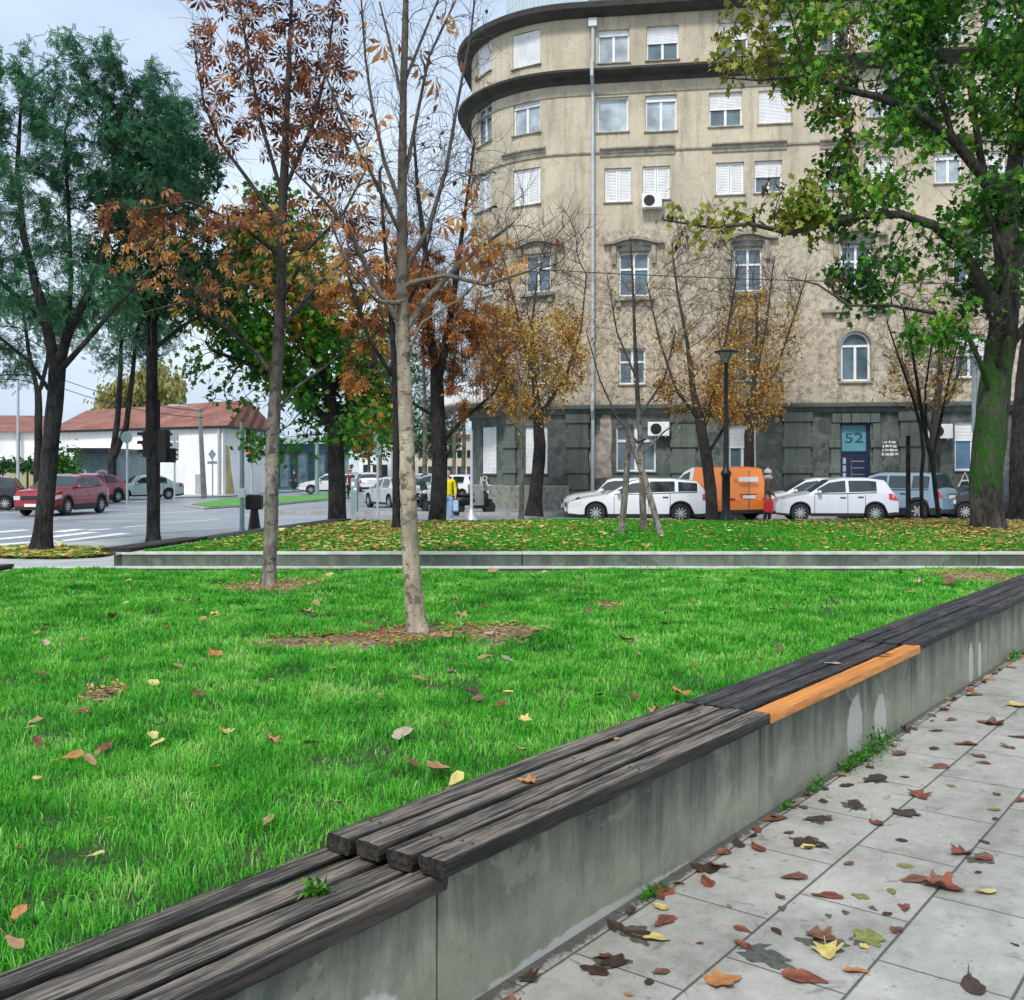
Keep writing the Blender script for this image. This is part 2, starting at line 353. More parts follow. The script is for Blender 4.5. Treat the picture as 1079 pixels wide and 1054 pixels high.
M_litter = leaf_mat('leaf_litter', [(0.0, (.14, .05, .02)), (.25, (.36, .17, .05)), (.5, (.56, .36, .10)), (.75, (.70, .55, .18)), (1.0, (.70, .66, .34))], .15, .55, .35, .6)

def bark_mat(name, dark, lite, scale=6.0, moss=None, spots=None, top=None):
    m, nt, b, o = new_mat(name); v = coords(nt, (1, 1, .28)); v1 = coords(nt)
    g = noise(nt, v, scale * 3, 6, .7); big = noise(nt, v1, scale * .35, 4, .6)
    c = ramp(nt, mth(nt, 'ADD', mth(nt, 'MULTIPLY', g, .6), mth(nt, 'MULTIPLY', big, .4)), [(.41, dark), (.58, lite)])
    if spots:
        vo = noise(nt, coords(nt, (1.0, 1.0, 1.6)), scale * 2.2, 3, .6)
        c = mixc(nt, mth(nt, 'MULTIPLY', ramp(nt, vo, [(.54, 0.0), (.60, 1.0)]), .8), c, spots)
    if spots:
        cr_ = noise(nt, coords(nt, (3, 3, 9)), scale * 2.5, 3, .6)
        c = mixc(nt, mth(nt, 'MULTIPLY', ramp(nt, cr_, [(.62, 0.0), (.66, 1.0)]), .8), c, tuple(x * .3 for x in spots))
        c = mixc(nt, mth(nt, 'MULTIPLY', ramp(nt, big, [(.42, 1.0), (.50, 0.0)]), .45), c, tuple(x * .5 for x in lite))
    if moss:
        mm = noise(nt, v1, 3.6, 7, .75)
        sp = nt.nodes.new('ShaderNodeSeparateXYZ'); nt.links.new(v1, sp.inputs[0])
        mm = mth(nt, 'SUBTRACT', mth(nt, 'SUBTRACT', mm, nd(nt, 'ShaderNodeMapRange', None, 0, i0=sp.outputs['Z'], i1=.3, i2=1.1, i3=.3, i4=0.0)), nd(nt, 'ShaderNodeMapRange', None, 0, i0=sp.outputs['Z'], i1=3.2, i2=4.6, i3=0.0, i4=.3))
        c = mixc(nt, ramp(nt, mm, [(.44, 0.0), (.52, .9)]), c, ramp(nt, noise(nt, v1, 30, 4, .7), [(.35, tuple(x * .35 for x in moss)), (.65, moss)]))
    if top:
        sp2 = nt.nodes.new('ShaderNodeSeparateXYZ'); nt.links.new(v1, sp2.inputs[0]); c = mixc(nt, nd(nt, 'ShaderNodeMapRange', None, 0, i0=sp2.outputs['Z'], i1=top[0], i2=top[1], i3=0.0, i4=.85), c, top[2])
    nt.links.new(c, b.inputs['Base Color']); b.inputs['Roughness'].default_value = .85; b.inputs['Specular IOR Level'].default_value = .2
    bump(nt, b, g, .9, .03); return m
M_bark_dark = bark_mat('dark_bark', (.008, .008, .009), (.045, .042, .040))
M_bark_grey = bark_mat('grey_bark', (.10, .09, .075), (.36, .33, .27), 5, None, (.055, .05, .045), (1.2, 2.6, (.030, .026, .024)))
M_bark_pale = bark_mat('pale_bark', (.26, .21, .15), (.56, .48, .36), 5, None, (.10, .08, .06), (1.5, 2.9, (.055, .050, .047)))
M_bark_twig = bark_mat('twig_bark', (.05, .045, .04), (.20, .18, .15), 6)
M_bark_moss = bark_mat('mossy_bark', (.02, .02, .018), (.09, .08, .065), 4, (.035, .135, .016))

def glass_mat(name, col, rough=.06):
    m, nt, b, o = new_mat(name)
    f = noise(nt, coords(nt), 1.3, 3, .5)
    nt.links.new(ramp(nt, f, [(.35, tuple(c * .6 for c in col)), (.65, tuple(min(1, c * 1.3) for c in col))]), b.inputs['Base Color'])
    b.inputs['Roughness'].default_value = rough; b.inputs['Specular IOR Level'].default_value = .9; return m
M_carglass = glass_mat('car_glass', (.015, .030, .035)); M_pane = glass_mat('window_pane', (.10, .15, .18)); M_pane_lite = glass_mat('window_pane_net_curtain', (.38, .44, .48), .15)
M_pane_blue = glass_mat('window_pane_blue', (.06, .16, .30))
M_rubber = simple('tyre_rubber', (.018, .018, .020), .8, var=.2)
M_plastic = simple('black_plastic', (.02, .021, .023), .5, var=.15)
M_alloy = simple('alloy_rim', (.55, .56, .58), .3, .6, var=.1)
M_chrome = simple('chrome', (.6, .6, .62), .2, .9, var=.05)
M_whiteplastic = simple('white_plastic', (.78, .78, .76), .5, var=.06)
M_red_lens = simple('red_lens', (.55, .01, .012), .15, var=.1, coat=1.0); M_clear_lens = simple('clear_lens', (.62, .64, .66), .1, var=.1, coat=1.0)
M_green_metal = simple('grey_green_metal', (.22, .32, .31), .5, .2, var=.15, scale=5)
M_galv = simple('galvanised_steel', (.50, .53, .55), .45, .4, var=.12, scale=6)
M_black_metal = simple('black_painted_metal', (.012, .013, .014), .45, .2, var=.2)
def paint(name, col): return simple(name, col, .32, 0.0, var=.04, scale=1.0, coat=.8, dirt=(tuple(c * .6 for c in col), .2))
# ================================================================ the ground, streets and paths
def sheet(name, poly, z, mat, M=None):
    mb = MB(); mb.add([(x, y, z) for x, y in poly], [tuple(range(len(poly)))])
    o = mb.build(name, mat); return tag(o, kind='structure')
def slab(name, poly, z0, z1, mat):
    mb = MB(); mb.prism(poly, z0, z1); return tag(mb.build(name, mat), kind='structure')
sheet('ground', [(-1500, -1500), (1500, -1500), (1500, 1500), (-1500, 1500)], -.135, M_ground)
sheet('road', [(-120, 15), (90, 15), (90, 46), (4, 60), (6, 300), (-26, 300), (-30, 78), (-120, 62)], -.10, M_asphalt)
PAV = [(-60, -30), (60, -30), (60, 22.0), (15, 28.3), (2, 30.2), (-3.5, 30.6), (-6.8, 29.4), (-8.6, 27.2), (-10.6, 21.9), (-14, 20.2), (-60, 19.5)]
slab('park_pavement', PAV, -.13, 0.0, M_path)
mb = MB()
kl = [(60, 22.0), (15, 28.3), (2, 30.2), (-3.5, 30.6), (-6.8, 29.4), (-8.6, 27.2), (-10.6, 21.9), (-14, 20.2), (-60, 19.5)]
for (x0, y0), (x1, y1) in zip(kl, kl[1:]):
    d = Vector((x1 - x0, y1 - y0, 0)); L = d.length; M = Matrix.Translation((x0, y0, 0)) @ Matrix.Rotation(math.atan2(d.y, d.x), 4, 'Z')
    n = max(1, int(L / 1.0))
    for i in range(n): mb.box(L * i / n + .006, L * (i + 1) / n - .006, -.16, .004, -.13, .008, M)
tag(mb.build('kerb', M_kerb), kind='structure')
# the slab paving beside the bench wall (local x along the wall)
o = MB(); o.add([(-4, 2.001, .004), (-4, -14, .004), (22, -14, .004), (22, 2.001, .004)], [(0, 1, 2, 3)])
o = o.build('slab_paving', M_paving); o.rotation_euler = (0, 0, WALL_ROT); tag(o, kind='structure')

# sidewalk in front of the apartment block, facade line
F0 = Vector((4.25, 41.5, 0)); FD = Vector((math.cos(math.atan(.15)), -math.sin(math.atan(.15)), 0)); FN = Vector((FD.y, -FD.x, 0))   # along, outward
if FN.y > 0: FN = -FN
def FW(s, d=0.0, z=0.0): return F0 + FD * s + FN * d + Vector((0, 0, z))
slab('building_sidewalk', [tuple(FW(s, d)[:2]) for s, d in ((-14, 3.0), (40, 3.0), (40, -1), (-14, -1))], -.13, .02, M_sidewalk)
mb = MB()
for i in range(54):
    a = -14 + i; M = Matrix.Translation(F0) @ Matrix.Rotation(math.atan2(FD.y, FD.x), 4, 'Z'); mb.box(a + .006, a + .994, -3.15, -2.996, -.13, .03, M)
tag(mb.build('kerb', M_kerb), kind='structure')
# far side
sheet('far_pavement', [(-120, 61), (-34, 61.0), (-24, 64), (-19, 66), (-17, 90), (-17, 300), (-120, 300)], -.06, M_path)
isl = [tuple(G(u, v, -.05)[:2]) for u, v in ((193, 533), (215, 536), (300, 531), (372, 524), (372, 520), (300, 523.5), (230, 527))]
slab('traffic_island', isl, -.10, -.02, M_kerb)
ci = Vector((sum(p[0] for p in isl) / 7, sum(p[1] for p in isl) / 7))
sheet('island_lawn', [tuple(ci + (Vector(p) - ci) * .93) for p in isl], .0, simple('island_turf', (.09, .30, .04), .9, var=.4, scale=2, bmp=.8))
# painted markings
mb = MB()
def strip(u0, v0, u1, v1, w):
    a = G(u0, v0, -.1); b = G(u1, v1, -.1); d = (b - a).normalized(); q = Vector((-d.y, d.x, 0)) * w / 2
    z = Vector((0, 0, .004)); mb.quad(a - q + z, b - q + z, b + q + z, a + q + z)
for s in ((-60, 586, 38, 577, .28), (-80, 580, 62, 569.5, .42), (55, 571.5, 132, 562.2, .42), (-60, 573.5, 40, 564.5, .42), (50, 566.5, 98, 561, .42), (-60, 566, 28, 558.5, .42), (60, 560.8, 84, 557.8, .42), (92, 559, 116, 557.5, .3),
          (0, 549, 60, 547.5, .14), (54, 546.5, 160, 541, .14), (130, 556, 160, 553, .14), (165, 552, 230, 547.5, .14), (160, 541.5, 250, 535.5, .14), (0, 540, 22, 541, .12), (170, 537, 205, 536, .14), (255, 543, 330, 536, .14), (420, 541, 470, 539, .14)):
    strip(*s)
tag(mb.build('road_markings', M_paint), kind='structure')

# ================================================================ the bench wall and its lawn
def lawn_z(x, y): return .425 + .012 * math.sin(x * 1.7 + y * .9) + .010 * math.sin(x * 3.1 - y * 2.3 + 1)
bw = thing('bench_wall', 'long stained grey concrete retaining wall under the timber benches beside the slab paving', 'retaining wall', (0, 0, 0), WALL_ROT)
secs = [(-3.2, -.1, .40), (-.1, 2.235, .388), (2.245, 4.49, .446), (4.50, 6.84, .438), (6.85, 9.12, .443), (9.13, 11.43, .436), (11.44, 13.74, .436), (13.75, 16.2, .436)]
for a0, a1, zt in secs:
    mb = MB(); mb.prism([(2.0, -.05), (2.34, -.05), (2.34, zt - .075), (2.06, zt - .075), (2.056, zt - .004), (2.052, zt), (2.004, zt), (2.0, zt - .004)], a0, a1, Matrix(((0, 0, 1, 0), (1, 0, 0, 0), (0, 1, 0, 0), (0, 0, 0, 1))))
    mb.build('wall_section', M_conc, bw)
rnd = random.Random(4)
def batten(t, q, wd, z0, z1):
    mb = MB(); mb.box(q - .035, q + .035, .12, wd - .02, z0, z1); mb.build('batten', M_black_metal, t)
def board(name, L, wd, th, mat, parent, loc, seed, rough=1.0):
    r = random.Random(seed); nst = max(8, int(L / .045)); prof = []
    b = .005
    for (y, z) in ((b, 0), (wd * .33, .0), (wd * .66, 0), (wd - b, 0), (wd, b), (wd, th * .5), (wd, th - b), (wd - b, th), (wd * .75, th), (wd * .5, th), (wd * .25, th), (b, th), (0, th - b), (0, th * .5), (0, b)):
        prof.append((y, z))
    n = len(prof); ph = [r.uniform(0, 6.28) for _ in range(40)]
    vs = []
    for i in range(nst + 1):
        x = L * i / nst
        for k, (y, z) in enumerate(prof):
            e = .0006 * math.sin(x * 17 + ph[k]) + .0005 * math.sin(x * 41 + ph[k] * 2) + .0004 * r.uniform(-1, 1)
            if k in (3, 4, 6, 7, 11, 12, 0, 14): e -= .0011 * rough * max(0, r.gauss(0, 1.0))
            cy, cz = y - wd / 2, z - th / 2; l = math.hypot(cy, cz)
            y2 = y + cy / l * e; z2 = z + (cz / l) * e + .0025 * math.sin(x * 1.4 + ph[20])
            xe = (r.uniform(-.004, .004) + .003 * math.sin(ph[k])) if i in (0, nst) else 0
            vs.append((x + xe * rough, y2, z2))
    fs = [(i * n + k, i * n + (k + 1) % n, (i + 1) * n + (k + 1) % n, (i + 1) * n + k) for i in range(nst) for k in range(n)]
    fs += [tuple(range(n - 1, -1, -1)), tuple(nst * n + k for k in range(n))]
    mb = MB(); mb.add(vs, fs)
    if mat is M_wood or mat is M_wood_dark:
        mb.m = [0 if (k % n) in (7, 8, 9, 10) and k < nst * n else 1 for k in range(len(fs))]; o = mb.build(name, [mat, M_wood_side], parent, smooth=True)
    else: o = mb.build(name, mat, parent, smooth=True)
    o.location = loc; o.rotation_euler = (r.uniform(-.012, .012), r.uniform(-.0012, .0012), r.uniform(-.0015, .0015)); return o
#        a0    a1    front y(-b)  zTop  width  material, orange front?
BEN = [(-2.45, -.12, 1.985, .458, .425, M_wood, 0, 'timber bench seat at the near end of the wall, mostly out of the picture'),
       (-.09, 2.25, 1.975, .441, .445, M_wood, 0, 'low grey timber bench seat nearest the viewer, set one step below the next'),
       (2.20, 4.455, 1.935, .500, .455, M_wood, 0, 'grey weathered timber bench seat with exposed dark board ends above its lower neighbour'),
       (4.50, 6.79, 1.955, .492, .440, M_wood_dark, 1, 'timber bench seat with one new orange front board beside three dark boards'),
       (6.805, 9.10, 1.965, .498, .440, M_wood_dark, 0, 'dark timber bench seat just beyond the one with the orange board'),
       (9.12, 11.42, 1.965, .496, .440, M_wood_dark, 0, 'timber bench seat second beyond the one with the orange board'),
       (11.44, 13.74, 1.965, .496, .440, M_wood_dark, 0, 'far timber bench seat where the wall meets the far edge of the lawn'),
       (13.76, 16.1, 1.965, .496, .440, M_wood_dark, 0, 'last timber bench seat past the lawn corner, outside the picture')]
for i, (a0, a1, yf, zt, wd, m, orng, lab) in enumerate(BEN):
    t = thing('bench_seat', lab, 'bench', AB(a0, -yf, 0), WALL_ROT, 'timber bench seats along the concrete wall')
    for q in (.25, (a1 - a0) / 2, a1 - a0 - .25): batten(t, q, wd, zt - .125, zt - .057)
    g = .018; bwid = (wd - 3 * g) / 4
    for k in range(4):
        th = .050; mm = m
        y = k * (bwid + g); ex = rnd.uniform(-.012, .012)
        if orng and k == 0: mm = M_orange_wood
        bo = board('board', a1 - a0 + ex + (.03 if i == 3 and k == 0 else 0), bwid * (1.0 if not (i == 3 and k == 0) else 1.02), th, mm, t, (-.012 * k if i == 2 else 0, y - (.012 if i == 3 and k == 0 else 0), zt - th + rnd.uniform(-.003, .003) + (.006 if i == 3 and k == 0 else 0)), 10 * i + k, .1 if mm is M_orange_wood else 1.0)
        if mm is M_orange_wood: bo['label'] = 'new orange front board'
# lawn body
def grid_soil(name, x0, x1, y0, y1, inside, zf, mat, step=.12):
    nx = int((x1 - x0) / step); ny = int((y1 - y0) / step); vs = []; fs = []
    for j in range(ny + 1):
        for i in range(nx + 1):
            x = x0 + (x1 - x0) * i / nx; y = y0 + (y1 - y0) * j / ny; vs.append((x, y, zf(x, y)))
    for j in range(ny):
        for i in range(nx):
            x = x0 + (x1 - x0) * (i + .5) / nx; y = y0 + (y1 - y0) * (j + .5) / ny
            if inside(x, y): fs.append((j * (nx + 1) + i, j * (nx + 1) + i + 1, (j + 1) * (nx + 1) + i + 1, (j + 1) * (nx + 1) + i))
    mb = MB(); mb.add(vs, fs); o = mb.build(name, mat, smooth=True); return tag(o, kind='structure')
def bof(x, y): return x * DY - y * DX
NEAR_Y = 12.15
def in_near(x, y): return bof(x, y) < -2.26 and -5.85 < x and y < NEAR_Y + .04
grid_soil('lawn', -5.9, 8.2, -1.0, 12.2, in_near, lawn_z, M_soil)
# thin far border of the near lawn (pale top edge) and its left border
XE = (NEAR_Y + 2.3 / 1) * 0 + 7.75
t = thing('lawn_border_wall', 'thin pale topped concrete border along the far edge of the near lawn', 'border wall', (0, NEAR_Y, 0))
mb = MB(); mb.bbox(-5.95, 6.95, 0.0, .16, -.02, .452, .006); mb.build('wall_body', M_conc_far, t)
mb = MB(); mb.bbox(-5.96, 6.96, -.01, .165, .454, .474, .004); mb.build('coping', M_conc_cap, t)
t = thing('side_border_wall', 'low concrete border along the left edge of the near lawn carrying dark boards', 'border wall', (-5.95, 0, 0))
mb = MB(); mb.bbox(-.3, 0, -2, NEAR_Y - .01, -.02, .43, .006); mb.build('wall_body', M_conc_far, t)
for i in range(5):
    y1 = NEAR_Y + .05 - i * 2.3
    if y1 < 1: break
    bt = thing('bench_seat', ['dark timber seat on the left border at the far left corner of the near lawn', 'dark timber seat on the left border, second from its far corner', 'dark timber seat on the left border, third from its far corner', 'dark timber seat on the left border, fourth from its far corner', 'dark timber seat on the left border, fifth from its far corner'][i], 'bench', (-5.94, y1 - 2.28, 0), R(90), 'timber bench seats along the left border')
    for k in range(4): board('board', 2.27, .098, .055, M_wood_dark, bt, (0, k * .108 - .02, .455), 200 + i * 5 + k)

# far raised bed: front face at y 14.0, left side slanting back
FB = [Vector((-5.35, 14.05)), Vector((24, 14.05)), Vector((24, 23.3)), Vector((-3.75, 23.6))]
def in_far(x, y): 
    t = (y - 14.05) / 9.5; xl = -5.35 + 1.6 * t
    return xl + .25 < x < 24 and 14.2 < y < 23.5
def far_z(x, y): return .455 + .02 * math.sin(x * .9) + .03 * max(0, 1 - abs(y - 19) / 5)
t = thing('raised_bed_wall', 'stained low concrete wall with pale top edge along the near side of the far planted bed', 'retaining wall', (0, 14.05, 0))
xs = [-5.35, .14, 6.4, 12.5, 18.5, 24]
for a0, a1 in zip(xs, xs[1:]):
    mb = MB(); mb.bbox(a0 + .006, a1 - .006, 0, .2, -.03, .465, .006); mb.build('wall_section', M_conc_far, t)
    mb = MB(); mb.bbox(a0 + .004, a1 - .004, -.014, .21, .467, .499, .004); mb.build('coping', M_conc_cap, t)
lt = thing('bed_side_wall', 'low concrete wall along the slanting left side of the far planted bed', 'retaining wall', (-5.35, 14.05, 0), math.atan2(9.5, 1.6))
mb = MB(); mb.bbox(.205, 9.6, -.02, .24, -.03, .44, .006); mb.build('wall_body', M_conc_far, lt)
for i in range(4):
    bt = thing('bench_seat', 'dark timber seat on the slanted far bed wall, ' + ['at its near corner', 'second from its near corner', 'third from its near corner', 'at its back corner'][i], 'bench',
               Vector((-5.35, 14.05, 0)) + Matrix.Rotation(math.atan2(9.5, 1.6), 3, 'Z') @ Vector((.02 + i * 2.38, -.10, 0)), math.atan2(9.5, 1.6), 'timber bench seats on the far bed')
    for k in range(4): board('board', 2.35, .098, .055, M_wood_dark, bt, (0, k * .108, .503 if i == 0 else .47), 300 + i * 5 + k)
grid_soil('far_bed_soil', -5.4, 24, 14.1, 23.5, in_far, far_z, M_soil, .3)
bk = thing('bed_back_kerb', 'thin concrete kerb along the street side of the far planted bed', 'kerb wall', (0, 23.5, 0)); mb = MB(); mb.bbox(-3.7, 24, 0, .15, -.03, .45, .006); mb.build('wall_body', M_conc_far, bk)

# ================================================================ grass
def vnoise(x, y, seed=0, s=1.0):
    r = np.random.RandomState(seed); g = r.rand(256, 256)
    x = x / s + 80; y = y / s + 80; xi = np.floor(x).astype(int); yi = np.floor(y).astype(int); fx = x - xi; fy = y - yi
    fx = fx * fx * (3 - 2 * fx); fy = fy * fy * (3 - 2 * fy); xi %= 255; yi %= 255
    return (g[xi, yi] * (1 - fx) * (1 - fy) + g[xi + 1, yi] * fx * (1 - fy) + g[xi, yi + 1] * (1 - fx) * fy + g[xi + 1, yi + 1] * fx * fy)
MULCH = []        # (x, y, half x, half y)
for u, v, du, dv in ((365, 675, 80, 8), (430, 668, 45, 9), (283, 617, 50, 6), (520, 668, 45, 8), (1030, 608, 40, 5), (640, 640, 14, 3), (110, 735, 18, 8), (700, 600, 1, 1)):
    c = G(u, v, .43); e = G(u + du, v, .43); f = G(u, v - dv, .43); MULCH.append((c.x, c.y, e.x - c.x, f.y - c.y))
def mulch_d(x, y):
    d = np.full(x.shape, 9.0)
    for cx, cy, hx, hy in MULCH: d = np.minimum(d, np.sqrt(((x - cx) / hx) ** 2 + ((y - cy) / hy) ** 2))
    return d
def grass_blades(name, P, hgt, wid, lean, zf, mat, seed, rndv=None, label=None):
    r = np.random.RandomState(seed); n = len(P)
    x, y = P[:, 0], P[:, 1]
    z = zf(x, y)
    az = r.rand(n) * 2 * PI; ca, sa = np.cos(az), np.sin(az)          # blade facing
    lx, ly = lean[:, 0], lean[:, 1]
    V = np.zeros((n, 5, 3), np.float32); wv = wid / 2
    V[:, 0] = np.c_[x - ca * wv, y - sa * wv, z - .01]; V[:, 1] = np.c_[x + ca * wv, y + sa * wv, z - .01]
    mx, my = x + lx * .35 * hgt, y + ly * .35 * hgt; l = np.sqrt(lx ** 2 + ly ** 2); zz = hgt * np.sqrt(np.clip(1 - (l * .35) ** 2, .2, 1)) * .6
    V[:, 2] = np.c_[mx - ca * wv * .8, my - sa * wv * .8, z + zz]; V[:, 3] = np.c_[mx + ca * wv * .8, my + sa * wv * .8, z + zz]
    V[:, 4] = np.c_[x + lx * hgt, y + ly * hgt, z + zz + hgt * .40 * (1 - .9 * l)]
    b = np.arange(n)[:, None] * 5
    F4 = b + np.array([[0, 1, 3, 2]]); F3 = b + np.array([[2, 3, 4]])
    rv = r.rand(n) if rndv is None else rndv
    o = np_mesh(name, V.reshape(-1, 3), F3, mat, None, np.repeat(rv, 5), False, F4)
    return tag(o, label, None, None, 'stuff')
def near_grass():
    r = np.random.RandomState(7); out = []
    for y0, y1, dens, wd in ((1.6, 4.2, 9500, .0034), (4.2, 6.5, 7000, .0044), (6.5, 9.0, 4600, .0062), (9.0, 12.16, 3400, .0085)):
        xa, xb = max(-5.85, -.56 * y1 - .9), min(8, .56 * y1 + 1.2); nc = int((xb - xa) * (y1 - y0) * dens)
        k = 9; cx = r.uniform(xa, xb, nc // k); cy = r.uniform(y0, y1, nc // k)
        hl = vnoise(cx, cy, 3, .30) * .5 + vnoise(cx, cy, 5, .12) * .6
        ch = .028 + .048 * hl ** 1.4 + .018 * r.rand(len(cx))
        sg = .026
        ox = r.randn(len(cx), k) * sg; oy = r.randn(len(cx), k) * sg
        x = (cx[:, None] + ox).ravel(); y = (cy[:, None] + oy).ravel()
        h = (ch[:, None] * (.55 + .6 * r.rand(len(cx), k))).ravel()
        dx = r.randn(len(cx)) * .34; dy = r.randn(len(cx)) * .34
        lx = (ox / sg * .28 + dx[:, None] + r.randn(len(cx), k) * .34).ravel(); ly = (oy / sg * .28 + dy[:, None] + r.randn(len(cx), k) * .34).ravel()
        l = np.maximum(1, np.hypot(lx, ly) / .93); lx /= l; ly /= l
        rv = np.clip((vnoise(cx, cy, 9, .22) * .55 + r.rand(len(cx)) * .35)[:, None] + r.randn(len(cx), k) * .20, 0, 1).ravel()
        hy = r.rand(len(x)) < .012; rv[hy] = 1.0
        m = (x * DY - y * DX < -2.405) & (x > -5.9) & (y < NEAR_Y + .02) & (np.abs(x) < .56 * y + 1.0)
        d = mulch_d(x, y) + (vnoise(x, y, 11, .09) - .5) * .9
        m &= (d > 1.0) | (r.rand(len(x)) < .07)
        bald = vnoise(x, y, 21, .26) * .6 + vnoise(x, y, 22, .08) * .4
        m &= (bald < .76) | (r.rand(len(x)) < .35)
        h = h * np.where(bald > .62, .65, 1)
        out.append((np.c_[x, y][m], h[m], np.full(m.sum(), wd) * r.uniform(.7, 1.3, m.sum()), np.c_[lx, ly][m], rv[m]))
    P, h, wv, l, rv = (np.concatenate([q[i] for q in out]) for i in range(5))
    zf = lambda x, y: .425 + .012 * np.sin(x * 1.7 + y * .9) + .010 * np.sin(x * 3.1 - y * 2.3 + 1)
    grass_blades('lawn_grass', P, h, wv, l, zf, M_grass, 1, rv)
near_grass()
def farz(x, y): return .455 + .02 * np.sin(x * .9) + .03 * np.clip(1 - np.abs(y - 19) / 5, 0, 1)
def far_grass():
    r = np.random.RandomState(8); n = 170000
    y = r.uniform(14.2, 23.5, n); x = r.uniform(-5.4, 14.5, n)
    m = (x > -5.15 + 1.6 * (y - 14.05) / 9.5) & (x < .55 * y + 1.5)
    dirt = np.exp(-((x - 8.9) ** 2 / 8 + (y - 19) ** 2 / 12)) + np.exp(-((x + 2.6) ** 2 / 3.5 + (y - 20) ** 2 / 9)) * .8
    m &= r.rand(n) > dirt * .85
    x, y = x[m], y[m]; n = len(x); ln = r.randn(n, 2) * .35; ln /= np.maximum(1, np.hypot(ln[:, 0], ln[:, 1]) / .9)[:, None]
    grass_blades('bed_grass', np.c_[x, y], .035 + .05 * r.rand(n), np.full(n, .016), ln, farz, M_grass_far, 2)
far_grass()
# flat leaf litter too many to count
def scatter_leaves(name, pts, zs, sizes, mat, seed, tilt=.5, rv=None):
    r = np.random.RandomState(seed); n = len(pts); T = np.array([(-.5, 0, 0), (-.1, .33, .10), (.5, 0, .0), (-.1, -.33, .08)], np.float32)
    a = r.rand(n) * 2 * PI; ca, sa = np.cos(a), np.sin(a); tx, ty = r.randn(n) * tilt, r.randn(n) * tilt
    V = np.zeros((n, 4, 3), np.float32)
    for k in range(4):
        px, py, pz = T[k] * 1.0; qx = (px * ca - py * sa); qy = (px * sa + py * ca)
        V[:, k, 0] = pts[:, 0] + qx * sizes; V[:, k, 1] = pts[:, 1] + qy * sizes; V[:, k, 2] = zs + (pz + .12 + np.abs(qx * tx + qy * ty) * .9) * sizes
    b = np.arange(n)[:, None] * 4; F3 = np.concatenate([b + [[0, 1, 2]], b + [[0, 2, 3]]])
    o = np_mesh(name, V.reshape(-1, 3), F3, mat, None, np.repeat(r.rand(n) if rv is None else rv, 4)); return tag(o, kind='stuff')
def litter():
    r = np.random.RandomState(5); n = 26000
    y = r.uniform(14.3, 23.4, n); x = r.uniform(-5.4, 14.5, n)
    right = 1 / (1 + np.exp(-(x - 7.0) * 1.3)); left = np.exp(-((x + 2.5) ** 2 / 6 + (y - 19.5) ** 2 / 25)); mid = .05 + .16 * (vnoise(x, y, 31, 1.2) > .6)
    front = np.exp(-(y - 14.2) / 1.2) * .15
    p = np.clip(right * .95 + left * .95 + mid + front, 0, 1) * (.45 + .55 * vnoise(x, y, 33, .5))
    m = (r.rand(n) < p) & (x > -5.0 + 1.6 * (y - 14.05) / 9.5) & (x < .55 * y + 1.5)
    x, y = x[m], y[m]
    scatter_leaves('leaf_litter', np.c_[x, y], farz(x, y) + .03, r.uniform(.06, .14, len(x)), M_litter, 6, .35)
    # leafy strip round the dark trunk on the left pavement
    n = 1500; u = r.uniform(-30, 118, n); v = r.uniform(577.5, 590, n); P = np.array([tuple(G(a, b, .0)) for a, b in zip(u, v)])
    k = (np.abs((u - 45) / 75) ** 2 + np.abs((v - 583.5) / 6.0) ** 2 < 1.1)
    scatter_leaves('strip_leaf_litter', P[k][:, :2], P[k][:, 2] + .02, r.uniform(.10, .18, k.sum()), M_litter, 9, .4)
litter()
es = [tuple(G(45 + 78 * math.cos(a), 583.5 + 5.8 * math.sin(a), 0)[:2]) for a in [2 * PI * i / 24 for i in range(24)]]
sheet('tree_strip_soil', es, .006, M_soil)
r = np.random.RandomState(12); a = r.rand(9000) * 2 * PI; q = np.sqrt(r.rand(9000)); P = np.array([tuple(G(45 + 76 * k * math.cos(b), 583.5 + 5.6 * k * math.sin(b), 0))[:2] for b, k in zip(a, q)])
grass_blades('strip_grass', P, .05 + .06 * r.rand(9000), np.full(9000, .014), r.randn(9000, 2) * .3, lambda x, y: x * 0 + .006, M_grass_far, 13)
# bare earth showing through near trees
for cx, cy, hx, hy in MULCH[:7]:
    rr = random.Random(int(cx * 100)); pts = []
    nseg = 36; vs = [(cx, cy, lawn_z(cx, cy) + .03)]
    for ring, f in ((1, .55), (2, 1.15)):
        for k in range(nseg):
            an = 2 * PI * k / nseg; q = f * (1 + .16 * math.sin(3 * an + cx) + .10 * math.sin(7 * an + cy) + rr.uniform(-.06, .06))
            x, y = cx + hx * q * math.cos(an), cy + hy * q * math.sin(an); vs.append((x, y, lawn_z(x, y) + (.018 if ring == 1 else .002)))
    fs = [(0, 1 + k, 1 + (k + 1) % nseg) for k in range(nseg)] + [(1 + k, 1 + nseg + k, 1 + nseg + (k + 1) % nseg, 1 + (k + 1) % nseg) for k in range(nseg)]
    mb = MB(); mb.add(vs, fs); tag(mb.build('bare_earth', M_mulch, smooth=True), kind='structure')
